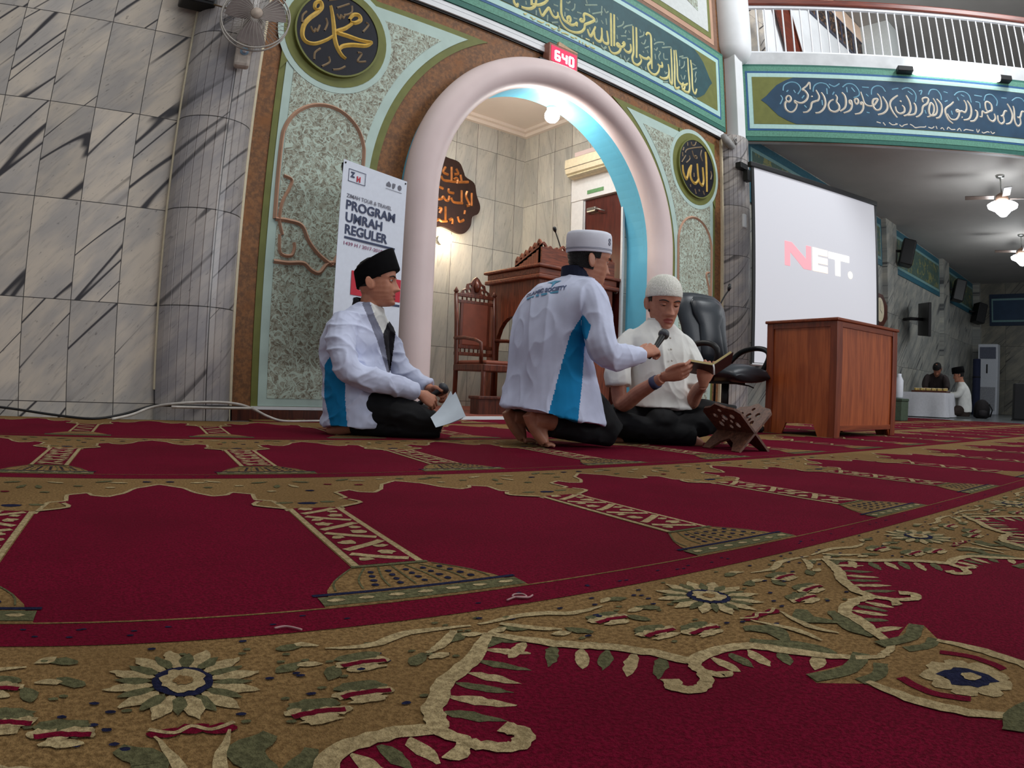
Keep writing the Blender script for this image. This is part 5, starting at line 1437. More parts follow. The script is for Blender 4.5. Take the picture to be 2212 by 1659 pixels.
# local: +x is where the sitter faces
mb = MB()
rings = []
for z, xc, w, th in ((0.47, -0.17, 0.18, 0.05), (0.52, -0.20, 0.225, 0.06), (0.60, -0.21, 0.235, 0.065), (0.70, -0.225, 0.235, 0.06), (0.79, -0.245, 0.245, 0.06), (0.87, -0.265, 0.265, 0.06), (0.95, -0.285, 0.265, 0.065), (1.01, -0.30, 0.235, 0.06), (1.05, -0.31, 0.17, 0.04), (1.06, -0.315, 0.08, 0.015)):
    rings.append([(xc + th * cos(a) * (1 + 0.25 * abs(sin(a))), w * sin(a), z) for a in [2 * pi * j / 24 for j in range(24)]])
mb.grid(rings, True, True, True); mb.build('backrest', M_LEATHER, t)
mb = MB()
rings = []
for z, xc, w, th in ((0.50, -0.145, 0.10, 0.03), (0.58, -0.145, 0.125, 0.045), (0.70, -0.165, 0.12, 0.045), (0.80, -0.185, 0.115, 0.04), (0.88, -0.20, 0.16, 0.05), (0.97, -0.225, 0.17, 0.05), (1.02, -0.25, 0.12, 0.03)):
    rings.append([(xc + th * cos(a), w * sin(a), z) for a in [2 * pi * j / 20 for j in range(20)]])
mb.grid(rings, True, True, True); mb.build('back_cushion', M_LEATHER, t)
mb = MB()
rings = []
for x, w, th, zc in ((-0.20, 0.20, 0.03, 0.43), (-0.15, 0.235, 0.06, 0.43), (0.0, 0.25, 0.07, 0.43), (0.15, 0.25, 0.07, 0.43), (0.24, 0.235, 0.06, 0.42), (0.275, 0.20, 0.03, 0.405)):
    rings.append([(x, w * cos(a), zc + th * sin(a)) for a in [2 * pi * j / 20 for j in range(20)]])
mb.grid(rings, True, True, True); mb.build('seat', M_LEATHER, t)
for s in (-1, 1):
    mb = MB(); mb.tube(spline([(-0.20, s * 0.235, 0.50), (-0.12, s * 0.29, 0.60), (0.02, s * 0.30, 0.635), (0.14, s * 0.30, 0.62), (0.18, s * 0.29, 0.56), (0.12, s * 0.27, 0.44), (0.06, s * 0.22, 0.38)], 5), 0.021, 10); mb.build('armrest', M_BLACK, t)
mb = MB(); mb.tube([(0, 0, 0.10), (0, 0, 0.38)], 0.03, 12); mb.box((-0.12, -0.09, 0.35), (0.12, 0.09, 0.38)); mb.build('column', M_BLACK, t)
mb = MB(); mb.tube([(0.02, 0.05, 0.36), (0.03, 0.24, 0.345), (0.03, 0.30, 0.33)], 0.006, 6); mb.build('lever', M_BLACK, t)
for k in range(5):
    a = 2 * pi * k / 5 + 0.4
    mb = MB(); mb.tube([(0.02 * cos(a), 0.02 * sin(a), 0.115), (0.16 * cos(a), 0.16 * sin(a), 0.095), (0.29 * cos(a), 0.29 * sin(a), 0.065)], [0.03, 0.022, 0.016], 8); ft = mb.build('foot', M_BLACK, t)
    mb = MB(); mb.lathe([(0.001, -0.02), (0.026, -0.02), (0.026, 0.02), (0.001, 0.02)], 14, M=Matrix.Translation((0.29 * cos(a), 0.29 * sin(a), 0.027)) @ Matrix.Rotation(a, 4, 'Z') @ Matrix.Rotation(pi / 2, 4, 'X')); mb.build('caster', M_BLACK, ft)
t = thing('microphone_stand', 'slim black gooseneck microphone on a floor stand behind the office chair', 'microphone', (5.12, 3.40, 0))
mb = MB(); mb.lathe([(0.11, 0.0), (0.11, 0.012), (0.03, 0.03)], 20); mb.build('base', M_BLACK, t)
mb = MB(); mb.tube([(0, 0, 0.02), (0, 0, 0.88)], 0.011, 8); mb.build('pole', M_BLACK, t)
mb = MB(); mb.tube(spline([(0, 0, 0.87), (0.0, 0, 1.00), (0.045, -0.04, 1.14), (0.09, -0.07, 1.22)], 4), 0.007, 8); mb.build('gooseneck', M_BLACK, t)
mb = MB(); mb.tube([(0.086, -0.067, 1.21), (0.094, -0.072, 1.24), (0.098, -0.075, 1.275)], [0.009, 0.019, 0.013], 10); mb.build('microphone_head', M_BLACK, t)

# ------------------------------------------------------------------ folding book rest
M_REHAL = wood('rehal_wood', rgb(74, 42, 30), rgb(116, 74, 54), 2, 2.0, 0.5)
t = thing('book_rest', 'carved wooden folding book rest standing open on the carpet', 'book rest', (2.91, 1.79, 0), -atan2(2.91, 1.79) + radians(44))
def rehal_leaf(sgn, up, low):
    """one plank through the hinge: pierced upper wing and cut-out foot"""
    a = radians(48) * sgn
    Mx = Matrix(((0, 0, sin(a), 0), (1, 0, 0, 0), (0, 0, 0, 0), (0, 0, 0, 1)))
    dirv = Vector((sin(a), 0, cos(a))); nrm = Vector((cos(a), 0, -sin(a)))
    mb = MB(Matrix(((0, nrm.x, dirv.x, 0), (1, 0, 0, 0), (0, nrm.z, dirv.z, 0.092), (0, 0, 0, 1))))
    w = 0.135
    out = [(-w, 0.0), (w, 0.0), (w, up * 0.72), (w * 0.8, up * 0.85), (w * 0.4, up * 0.9), (0, up * 1.03), (-w * 0.4, up * 0.9), (-w * 0.8, up * 0.85), (-w, up * 0.72)]
    holes = [[(cx + rx * cos(k * pi / 4), cz + rz * sin(k * pi / 4)) for k in range(8)] for cx, cz, rx, rz in ((-0.06, up * 0.3, 0.014, 0.02), (0.06, up * 0.3, 0.014, 0.02), (0, up * 0.22, 0.012, 0.015), (-0.06, up * 0.6, 0.016, 0.016), (0.06, up * 0.6, 0.016, 0.016), (0, up * 0.55, 0.018, 0.022), (0, up * 0.8, 0.012, 0.012), (-0.03, up * 0.42, 0.009, 0.012), (0.03, up * 0.42, 0.009, 0.012))]
    mb.plate([out] + holes, -0.006, 0.006)
    foot = [(-w, 0.0), (-w, -low), (-w * 0.6, -low), (-w * 0.35, -low * 0.6), (0, -low * 0.42), (w * 0.35, -low * 0.6), (w * 0.6, -low), (w, -low), (w, 0.0)]
    mb.plate([foot], -0.006, 0.006)
    return mb
rehal_leaf(1, 0.20, 0.138).build('leaf', M_REHAL, t)
rehal_leaf(-1, 0.20, 0.138).build('leaf', M_REHAL, t)

# ------------------------------------------------------------------ the wing at the right
M_STRIPE = plain('wing_blue_band', rgb(48, 96, 112), 0.5, var=0.1)
M_STRIPEL = plain('wing_pale_band', rgb(116, 152, 152), 0.5, var=0.08)
M_STRIPEG = NT('wing_frieze_ground', 0.5)
co = M_STRIPEG.pos(); n1 = M_STRIPEG.noise(co, 9, 3, 0.6, 0.8)
M_STRIPEG.color(M_STRIPEG.mix(M_STRIPEG.ramp(n1, 0.5, 0.62), rgb(74, 96, 88), rgb(128, 128, 84))); M_STRIPEG = M_STRIPEG.m
def wing_frieze(org, xdir, L, label, mats, z0=2.62, z1=3.47):
    t = thing('painted_frieze', label, 'wall frieze', org, atan2(xdir[1], xdir[0]), 'painted friezes of the wing')
    mb = MB(); mb.plate([rect(0, z0, L, z1)], -0.02, 0.0); mb.build('border', mats[0], t)
    mb = MB(); mb.plate([rect(0.06, z0 + 0.10, L - 0.06, z1 - 0.12)], -0.026, -0.02); mb.build('inner_line', mats[1], t)
    mb = MB(); mb.plate([rect(0.10, z0 + 0.15, L - 0.10, z1 - 0.17)], -0.03, -0.026); mb.build('script_field', mats[2], t)
    return t
wing_frieze((7.0, YW - 0.002, 0), (1, 0), 4.7, 'painted green frieze under the wing ceiling above the screen', (M_STRIPE, M_STRIPEL, M_STRIPEG))
wing_frieze((12.35, YW - 0.002, 0), (1, 0), 3.3, 'painted green frieze between two pale pilasters behind the black speaker', (M_STRIPE, M_STRIPEL, M_STRIPEG))
wing_frieze((16.3, YW - 0.002, 0), (1, 0), 2.95, 'last painted green frieze before the far corner of the wing', (M_STRIPE, M_STRIPEL, M_STRIPEG))
M_FARB = plain('far_blue_board', rgb(42, 66, 92), 0.5, var=0.12, scale=4)
wing_frieze((19.49, 3.75, 0), (0, -1), 6.5, 'dark blue painted frieze on the far end wall', (plain('far_navy', rgb(30, 48, 72), 0.5), M_STRIPEL, M_FARB), 2.35, 3.2)
for i, x in enumerate((11.75, 15.7)):
    mb = MB(); mb.box((x, YW - 0.10, -0.01), (x + 0.58, YW, 3.5)); structure(mb.build('column_%d' % (3 + i), M_WING))
mb = MB(); mb.box((19.3, YW - 0.2, -0.01), (19.5, YW, 3.5)); structure(mb.build('column_5', M_WING))
def speaker(x, z, rz, label, s=1.0):
    t = thing('wing_speaker', label, 'speaker', (x, YW - 0.14, z), rz, 'black speakers of the wing')
    mb = MB(Matrix.Rotation(radians(14), 4, 'X')); mb.box((-0.17 * s, -0.28 * s, -0.24 * s), (0.17 * s, -0.04 * s, 0.24 * s), 0, 0.02); mb.build('cabinet', M_BLACK, t)
    mb = MB(Matrix.Rotation(radians(14), 4, 'X')); mb.box((-0.15 * s, -0.29 * s, -0.22 * s), (0.15 * s, -0.28 * s, 0.22 * s)); mb.build('grille', MATS['speaker_cloth'], t)
    mb = MB(); mb.tube([(0, -0.10, 0), (0, 0.12, 0.0)], 0.025, 8); mb.build('bracket', M_BLACK, t)
speaker(12.3, 3.0, radians(25), 'black speaker high on the wing wall just right of the screen', 1.0)
speaker(16.35, 2.90, radians(25), 'smaller looking black speaker farther along the wing wall', 1.05)
speaker(18.75, 2.66, radians(40), 'black speaker in the far corner beside the dark blue frieze', 1.1)
t = thing('wall_clock', 'eight sided dark wall clock with pale dial behind the wooden table', 'clock', (11.35, YW - 0.002, 1.80))
mb = MB(); mb.plate([[(0.42 * cos(a * pi / 4 + pi / 8), 0.30 * sin(a * pi / 4 + pi / 8)) for a in range(8)]], -0.09, 0.0); mb.build('case', M_DARKWOOD, t)
mb = MB(); mb.plate([[(0.20 * cos(a * pi / 12), 0.21 * sin(a * pi / 12)) for a in range(24)]], -0.095, -0.09); dl = mb.build('dial', M_CREAM, t)
mb = MB(); mb.stroke([(0, 0), (0.0, 0.15)], 0.012, -0.096, 0.002, 0, 1); mb.build('hand', M_BLACK, dl); mb = MB(); mb.stroke([(0, 0), (0.09, -0.05)], 0.014, -0.096, 0.002, 0, 1); mb.build('hand', M_BLACK, dl)
t = thing('television', 'black flat television tilted out from the wing wall', 'television', (12.85, YW - 0.01, 1.80), radians(0))
mb = MB(Matrix.Translation((0.1, -0.42, 0)) @ Matrix.Rotation(radians(28), 4, 'Z') @ Matrix.Rotation(radians(-6), 4, 'Y')); mb.box((-0.5, -0.03, -0.31), (0.5, 0.03, 0.31), 0, 0.01); mb.build('cabinet', M_BLACK, t)
mb = MB(Matrix.Translation((0.1, -0.42, 0)) @ Matrix.Rotation(radians(28), 4, 'Z') @ Matrix.Rotation(radians(-6), 4, 'Y')); mb.box((-0.47, -0.034, -0.28), (0.47, -0.031, 0.28)); mb.build('panel', plain('dark_glass', rgb(30, 30, 34), 0.15, 0, 0.5), t)
mb = MB(); mb.tube([(0.0, -0.035, 0.0), (-0.1, -0.2, 0.0), (0.1, -0.40, 0.0)], 0.03, 8); mb.build('wall_arm', M_BLACK, t)

# ceiling fans with lamps
def ceiling_fan(x, y, label, watts):
    t = thing('ceiling_fan', label, 'ceiling fan', (x, y, 3.50), 0, 'ceiling fans of the wing')
    mb = MB(); mb.lathe([(0.065, -0.03), (0.07, 0.0)], 16); mb.tube([(0, 0, 0), (0, 0, -0.28)], 0.012, 8); mb.build('rod', M_METAL, t)
    mb = MB(); mb.lathe([(0.03, -0.26), (0.09, -0.30), (0.10, -0.36), (0.06, -0.39), (0.001, -0.39)], 20); mb.build('motor', plain('fan_bronze', rgb(108, 84, 70), 0.4, 0.3), t)
    for k in range(4):
        a = 2 * pi * k / 4 + 0.25
        mb = MB(Matrix.Rotation(a, 4, 'Z') @ Matrix.Rotation(radians(9), 4, 'X')); mb.box((0.12, -0.06, -0.345), (0.55, 0.06, -0.337), 0, 0.003); mb.build('blade', plain('fan_blade', rgb(74, 62, 56), 0.5), t)
    mb = MB()
    mb.lathe([(0.03, -0.39), (0.19, -0.415), (0.23, -0.44), (0.22, -0.475), (0.13, -0.52), (0.10, -0.55), (0.05, -0.60), (0.001, -0.615)], 24); mb.build('lamp_shade', emit('fan_lamp_glow', (0.92, 0.97, 1.0), 16.0), t)
    point('fan_lamp_light', (x, y, 3.50 - 0.75), watts, (0.92, 0.97, 1.0), 0.15)
ceiling_fan(10.10, 1.68, 'ceiling fan with glowing white lamp, the nearer one in the wing', 26)
ceiling_fan(13.9, 1.98, 'ceiling fan with glowing white lamp, the farther one cut by the frame', 26)
Mf = frame(tuple(FP), tuple(FD))
t = thing('fluorescent_light', 'glowing white fluorescent tube fixed to the top of the blue frieze', 'lamp', tuple(FP + Vector((0, 0, 4.34))), atan2(FD.y, FD.x))
mb = MB(); mb.box((2.07, -0.16, -0.035), (2.28, -0.04, 0.035), 0, 0.008); mb.build('end_cap', M_BLACK, t)
mb = MB(); mb.box((3.46, -0.16, -0.035), (3.64, -0.04, 0.035), 0, 0.008); mb.build('end_cap', M_BLACK, t)
mb = MB(); mb.tube([(2.27, -0.12, 0.0), (2.32, -0.12, 0.0), (3.42, -0.12, 0.0), (3.47, -0.12, 0.0)], [0.05, 0.066, 0.066, 0.05], 14); mb.build('tube', emit('tube_glow', (0.98, 1.0, 0.98), 4.5), t)

# low table with white cloth and glasses at the far side
t = thing('tablecloth', 'white cloth hanging to the floor over the far low table', 'tablecloth', (12.5, 3.55, 0))
M_CLOTH = plain('white_cloth', rgb(206, 206, 212), 0.8, var=0.04)
mb = MB()
hw, hd, hh = 0.42, 0.35, 0.43
def clothring(k, z, amp):
    r = []
    for i in range(64):
        a = 2 * pi * i / 64
        ca, sa = cos(a), sin(a)
        x = hd * k * math.copysign(min(1, abs(ca) * 1.42) , ca); y = hw * k * math.copysign(min(1, abs(sa) * 1.42), sa)
        r.append((x + amp * ca * sin(a * 9), y + amp * sa * sin(a * 9 + 1), z))
    return r
mb.grid([clothring(1.12, 0.005, 0.025), clothring(1.08, 0.15, 0.016), clothring(1.03, 0.32, 0.006), clothring(1.0, hh - 0.01, 0.0), clothring(0.985, hh, 0.0)], True, False, True)
mb.build('drape', M_CLOTH, t)
t = thing('serving_tray', 'brown tray on the white cloth of the far low table', 'tray', (12.42, 3.47, hh + 0.002))
mb = MB(); mb.box((-0.15, -0.33, 0.0), (0.15, 0.33, 0.012)); mb.build('base', M_DARKWOOD, t)
mb = MB()
for lo, hi in (((-0.15, -0.33, 0.012), (-0.138, 0.33, 0.03)), ((0.138, -0.33, 0.012), (0.15, 0.33, 0.03)), ((-0.138, -0.33, 0.012), (0.138, -0.318, 0.03)), ((-0.138, 0.318, 0.012), (0.138, 0.33, 0.03))):
    mb.box(lo, hi)
mb.build('rim', M_DARKWOOD, t)
M_TEA = plain('amber_drink', rgb(200, 170, 96), 0.2, 0, 0.5)
proto = None
for r in range(2):
    for k in range(6):
        loc = (12.35 + 0.13 * r, 3.20 + 0.108 * k, hh + 0.016)
        lab = 'small amber filled cup on the brown tray of the far low table'
        if proto is None:
            proto = thing('cup', lab, 'cup', loc, 0, 'cups on the far tray')
            mb = MB(); mb.lathe([(0.026, 0.0), (0.034, 0.06), (0.031, 0.058), (0.028, 0.05), (0.001, 0.05)], 14); mb.build('body', M_TEA, proto)
            mb = MB(); mb.lathe([(0.0335, 0.056), (0.036, 0.064), (0.001, 0.066)], 14); mb.build('lid', M_CREAM, proto)
        else:
            dup(proto, loc, 0, lab, 'cups on the far tray')
t = thing('floor_air_conditioner', 'tall white floor standing air conditioner at the far wall', 'air conditioner', (18.9, 3.62, -0.01), radians(90))
M_ACW = plain('ac_white', rgb(206, 210, 218), 0.4, var=0.03)
mb = MB(); mb.box((-0.27, 0.0, 0.0), (0.27, 0.36, 1.80), 0, 0.02); mb.build('cabinet', M_ACW, t)
mb = MB(); mb.box((-0.22, 0.36, 1.42), (0.22, 0.372, 1.72), 0, 0.004); mb.build('air_outlet', plain('ac_grey', rgb(92, 96, 112), 0.5), t)
mb = MB(); mb.box((-0.22, 0.36, 0.10), (0.22, 0.368, 0.70), 0, 0.004); mb.build('intake_grille', plain('ac_intake', rgb(150, 152, 158), 0.5), t)
mb = MB(); mb.box((0.0, 0.36, 1.05), (0.04, 0.368, 1.28)); mb.build('display', M_BLACK, t)
t = thing('backpack', 'dark backpack on the floor beside the far white air conditioner', 'bag', (13.6, 2.75, -0.01), radians(20))
mb = MB(); mb.lathe([(0.10, 0.0), (0.16, 0.03), (0.165, 0.18), (0.13, 0.29), (0.06, 0.345), (0.001, 0.355)], 18); mb.build('body', plain('dark_cloth', rgb(34, 30, 32), 0.8), t)
mb = MB(); mb.tube([(-0.05, -0.14, 0.27), (-0.07, -0.20, 0.16), (-0.05, -0.165, 0.03)], 0.014, 6); mb.build('strap', M_BLACK, t)
mb = MB(); mb.lathe([(0.02, 0.04), (0.09, 0.05), (0.095, 0.14), (0.03, 0.17)], 14, M=Matrix.Translation((-0.11, 0, 0))); mb.build('pocket', plain('dark_cloth2', rgb(46, 42, 44), 0.8), t)
o = MB(); o.lathe([(0.055, 0.0), (0.06, 0.02), (0.06, 0.24), (0.03, 0.30), (0.03, 0.33), (0.001, 0.335)], 16); o = o.build('bottle', M_ACW, None, (9.2, 3.03, 0.30)); tag(o, 'white plastic bottle on a green box just right of the wooden table', 'bottle')
t = thing('storage_box', 'dull green box partly hidden by the wooden table', 'box', (9.2, 3.05, 0.0))
mb = MB(); mb.box((-0.15, -0.12, 0.0), (0.15, 0.12, 0.26), 0, 0.01); mb.build('body', plain('dull_green', rgb(72, 86, 70), 0.6), t)
mb = MB(); mb.box((-0.155, -0.125, 0.26), (0.155, 0.125, 0.298), 0, 0.008); mb.build('lid', plain('dull_green2', rgb(62, 76, 62), 0.6), t)

t = thing('rolled_mat', 'tall dark blue roll standing on end in the far corner beside the white air conditioner', 'roll', (17.6, 3.72, -0.01))
mb = MB(); mb.lathe([(0.10, 0.0), (0.105, 0.02), (0.10, 1.35), (0.075, 1.36), (0.001, 1.34)], 16); mb.build('roll', plain('dark_blue_mat', rgb(34, 40, 66), 0.8), t)
mb = MB(); mb.lathe([(0.108, 0.9), (0.108, 0.93)], 16); mb.build('band', M_BLACK, t)
t = thing('floor_speaker', 'black upright speaker standing on the floor at the right edge of the frame', 'speaker', (13.2, 1.93, -0.01), radians(15))
mb = MB(); mb.box((-0.14, -0.14, 0.02), (0.14, 0.14, 0.66), 0, 0.015); mb.build('cabinet', M_BLACK, t)
mb = MB(); mb.box((-0.11, -0.15, 0.08), (0.11, -0.14, 0.62)); mb.build('grille', MATS['speaker_cloth'], t)
mb = MB(); mb.box((-0.15, -0.15, 0.0), (0.15, 0.15, 0.02)); mb.build('plinth', M_BLACK, t)

# ------------------------------------------------------------------ people: helpers
from mathutils.bvhtree import BVHTree


def fuse(mb, voxel, smooth=2):
    """union of overlapping closed shapes as one continuous surface"""
    me = bpy.data.meshes.new('fuse')
    me.from_pydata([tuple(v) for v in mb.v], [], mb.f)
    bm = bmesh.new(); bm.from_mesh(me)
    bmesh.ops.recalc_face_normals(bm, faces=bm.faces[:])
    bm.to_mesh(me); bm.free()
    o = bpy.data.objects.new('fuse', me); COL.objects.link(o)
    m1 = o.modifiers.new('r', 'REMESH'); m1.mode = 'VOXEL'; m1.voxel_size = voxel; m1.use_smooth_shade = True
    if smooth:
        m2 = o.modifiers.new('s', 'SMOOTH'); m2.factor = 0.5; m2.iterations = smooth
    dg = bpy.context.evaluated_depsgraph_get()
    me2 = bpy.data.meshes.new_from_object(o.evaluated_get(dg), depsgraph=dg)
    bpy.data.objects.remove(o); bpy.data.meshes.remove(me)
    return me2


def mesh_part(name, me, mats, parent, paint=None, wrinkle=None, label=None):
    me.name = name
    me.materials.clear()
    for m in (mats if isinstance(mats, (list, tuple)) else [mats]):
        me.materials.append(m)
    if wrinkle:
        nrm = [v.normal.copy() for v in me.vertices]
        for v, n in zip(me.vertices, nrm):
            v.co += n * wrinkle(v.co, n)
        me.update()
    if paint:
        me.polygons.foreach_set('material_index', [paint(p.center, p.normal) for p in me.polygons])
    me.polygons.foreach_set('use_smooth', [True] * len(me.polygons))
    me.update()
    o = bpy.data.objects.new(name, me); COL.objects.link(o)
    o.parent = parent
    if label:
        o['label'] = label
    return o


def inside(poly, x, z):
    c = False
    n = len(poly)
    for i in range(n):
        (x0, z0), (x1, z1) = poly[i], poly[(i + 1) % n]
        if (z0 > z) != (z1 > z) and x < (x1 - x0) * (z - z0) / (z1 - z0) + x0:
            c = not c
    return c


def interp(tab, z):
    """table [(z, a, b, ...)] ascending in z, smooth interpolation"""
    if z <= tab[0][0]:
        return tab[0][1:]
    for p, q in zip(tab[:-1], tab[1:]):
        if z <= q[0]:
            t = (z - p[0]) / (q[0] - p[0]); t = t * t * (3 - 2 * t)
            return tuple(a + (b - a) * t for a, b in zip(p[1:], q[1:]))
    return tab[-1][1:]


# z (eye line 0): front x, back x, half width, squareness of the front
HEAD = [(-0.118, 0.060, -0.005, 0.018, 2.0), (-0.112, 0.078, -0.020, 0.034, 2.1), (-0.100, 0.084, -0.035, 0.044, 2.2), (-0.085, 0.083, -0.050, 0.052, 2.3),
        (-0.070, 0.083, -0.065, 0.057, 2.3), (-0.050, 0.084, -0.078, 0.063, 2.3), (-0.025, 0.081, -0.090, 0.068, 2.3), (0.0, 0.080, -0.099, 0.071, 2.4), (0.020, 0.086, -0.103, 0.073, 2.4),
        (0.045, 0.087, -0.104, 0.075, 2.3), (0.070, 0.079, -0.098, 0.073, 2.2), (0.092, 0.060, -0.082, 0.062, 2.1), (0.108, 0.032, -0.055, 0.042, 2.0), (0.116, 0.004, -0.025, 0.016, 2.0)]


def g(d, s):
    return math.exp(-(d / s) ** 2 / 2)


def head_point(z, th, off=0.0, mouth=0.0):
    """point on the head at height z, azimuth th (0 = front, + = left side)"""
    fx, bx, w, sq = interp(HEAD, z)
    c, s = cos(th), sin(th)
    ax = fx if c > 0 else -bx
    e = sq if c > 0 else 2.15
    r = 1.0 / (abs(c / ax) ** e + abs(s / w) ** e) ** (1 / e)
    x, y = r * c, r * s
    if c > 0:
        d = 0.0
        ws = 0.0075 + 0.006 * min(1, max(0, -(z + 0.005) / 0.04))
        if -0.052 < z < 0.02:
            t = (0.015 - z) / 0.055
            hgt = 0.008 + 0.021 * min(1, max(0, t)) ** 1.2
            hgt *= 1.0 if z > -0.043 else max(0.0, 1 - (-0.043 - z) / 0.010)
            hgt *= 1.0 if z < 0.005 else max(0.0, 1 - (z - 0.005) / 0.018)
            d += hgt * g(y, ws)
        d += 0.006 * g(abs(y) - 0.014, 0.005) * g(z + 0.041, 0.006)
        d -= 0.0085 * g(abs(y) - 0.031, 0.014) * g(z - 0.001, 0.0105)
        d += 0.0035 * g(abs(y) - 0.03, 0.02) * g(z - 0.021, 0.007)
        d += 0.0055 * g(y, 0.017) * g(z + 0.0665, 0.0045) + 0.006 * g(y, 0.015) * g(z + 0.081, 0.005)
        d -= (0.0035 + mouth) * g(y, 0.02) * g(z + 0.0735, 0.0028 + mouth * 0.4)
        d -= 0.003 * g(y, 0.02) * g(z + 0.092, 0.005)
        d += 0.005 * g(y, 0.016) * g(z + 0.106, 0.009)
        d += 0.004 * g(abs(y) - 0.048, 0.014) * g(z + 0.022, 0.014)
        x += d
    r = hypot(x, y) or 1e-6
    return Vector((x * (1 + off / r), y * (1 + off / r), z + (off if z > 0.1 else 0)))


def add_head(mb, M, mouth=0.0):
    """closed head with ears, into the body's shapes"""
    zs = []
    z = -0.118
    while z < 0.116:
        zs.append(z); z += 0.0028
    zs.append(0.116)
    n = 96
    rings = [[M @ head_point(z, 2 * pi * j / n + 0.0, 0.0, mouth) for j in range(n)] for z in zs]
    mb.grid(rings, True, True, True)
    for s in (-1, 1):
        rr = []
        for k, (t, hgt) in enumerate(((-0.004, 0.9), (0.004, 1.0), (0.009, 1.0), (0.012, 0.86))):
            rr.append([M @ Vector((-0.012 - 0.010 * hgt + 0.019 * hgt * cos(a) - 0.006 * sin(a) - t * 0.5, s * (0.069 + t + 0.006 * max(0, -cos(a))), -0.014 + 0.031 * hgt * sin(a))) for a in [2 * pi * j / 16 for j in range(16)]])
        mb.grid(rr, True, True, True)


def head_shell(mb, M, off, cond, n=72):
    """thin cover over the part of the head where cond(z, th)"""
    zs = [-0.10 + 0.006 * i for i in range(37)]
    for i in range(len(zs) - 1):
        for j in range(n):
            t0, t1 = 2 * pi * j / n - pi, 2 * pi * (j + 1) / n - pi
            if cond((zs[i] + zs[i + 1]) / 2, (t0 + t1) / 2):
                a = [M @ head_point(z, t, off) for z, t in ((zs[i], t0), (zs[i], t1), (zs[i + 1], t1), (zs[i + 1], t0))]
                b = [M @ head_point(z, t, -0.003) for z, t in ((zs[i], t0), (zs[i], t1), (zs[i + 1], t1), (zs[i + 1], t0))]
                mb.add(a + b, [(0, 1, 2, 3), (7, 6, 5, 4), (0, 4, 5, 1), (1, 5, 6, 2), (2, 6, 7, 3), (3, 7, 4, 0)], 0, True)


def add_hand(mb, wrist, fwd, back, left, curl=(0.6, 0.7, 0.5), thumb=(0.75, 0.55, -0.35), s=1.0, spread=0.10):
    """palm, four bent fingers and a thumb. fwd: along the fingers, back: out of the back of the hand; left: a left hand"""
    x = Vector(fwd).normalized(); z = Vector(back); z = (z - x * z.dot(x)).normalized(); y = z.cross(x)
    sg = -1 if left else 1            # right hand, back up, fingers forward: the thumb is on the left (+y)
    P = lambda a, b, c: Vector(wrist) + (x * a + y * (b * sg) + z * c) * s
    sec = []
    for a, w, th in ((-0.012, 0.023, 0.018), (0.012, 0.028, 0.019), (0.04, 0.038, 0.017), (0.07, 0.041, 0.014), (0.086, 0.036, 0.010)):
        sec.append([P(a, w * cos(q), th * sin(q)) for q in [2 * pi * j / 16 for j in range(16)]])
    mb.grid(sec, True, True, True)
    for i, (b, L, a0) in enumerate(((0.031, 0.072, 0.080), (0.0105, 0.080, 0.086), (-0.0105, 0.074, 0.083), (-0.030, 0.058, 0.075))):
        p = [Vector((a0 - 0.012, b, 0.0)), Vector((a0, b, 0.001))]
        ang = 0.0
        for k, (f, c) in enumerate(zip((0.45, 0.31, 0.24), curl)):
            ang += c * (1 + 0.07 * i)
            d = Vector((cos(ang), b * spread * 8 * max(0, cos(ang)) * 0.35, -sin(ang)))
            p.append(p[-1] + d.normalized() * L * f)
        mb.tube([P(*q) for q in p], [0.0095 * s, 0.0098 * s, 0.0088 * s, 0.0082 * s, 0.0066 * s], 10)
    t = Vector(thumb).normalized()
    q0 = Vector((0.018, 0.022, -0.004)); q1 = q0 + Vector((t.x * 0.6, t.y * 1.2, t.z * 0.6)).normalized() * 0.038
    q2 = q1 + t * 0.032; q3 = q2 + Vector((t.x + 0.35, t.y - 0.25, t.z)).normalized() * 0.026
    mb.tube([P(*q) for q in (q0, q1, q2, q3)], [0.014 * s, 0.0125 * s, 0.0105 * s, 0.008 * s], 10)


def limb(mb, pts, rad, seg=14):
    q = spline([tuple(p) + (r,) for p, r in zip(pts, rad)], 5)
    mb.tube([p[:3] for p in q], [p[3] for p in q], seg)


def torso(mb, rows, f, seg=28):
    """rows [(cx, cy, z, half depth, half width)], f: facing azimuth; ellipses stacked in z"""
    rings = []
    q = spline(rows, 4)
    ca, sa = cos(f), sin(f)
    for cx, cy, z, a, b in q:
        r = []
        for j in range(seg):
            t = 2 * pi * j / seg
            e = 0.88
            u = a * math.copysign(abs(cos(t)) ** e, cos(t)); v = b * math.copysign(abs(sin(t)) ** e, sin(t))
            r.append((cx + u * ca - v * sa, cy + u * sa + v * ca, z))
        rings.append(r)
    mb.grid(rings, True, True, True)


def folds(scale, amp, seed, k=(1, 1, 1)):
    def w(co, n):
        p = Vector((co.x * k[0], co.y * k[1], co.z * k[2])) * scale + Vector((seed, seed * 2, 0))
        a = noise.noise(p + Vector((0, 0, 0.6 * noise.noise(p * 0.5)))); r = 1 - 2 * abs(noise.noise(p * 0.7 + Vector((9, 0, 0))))
        return amp * (a * 0.7 + max(0.0, r) ** 3 * 0.9 - 0.25)
    return w


def skin(name, c, dark):
    m = NT(name, 0.5, 0, 0.4)
    co = m.obj()
    n = m.noise(co, 26, 4)
    m.color(m.mix(m.ramp(n, 0.3, 0.7), dark, c))
    m.bsdf.inputs['Subsurface Weight'].default_value = 0.12
    m.bsdf.inputs['Subsurface Radius'].default_value = (0.012, 0.005, 0.003)
    m.bump(m.noise(co, 220, 2), 0.06, 0.002)
    return m.m


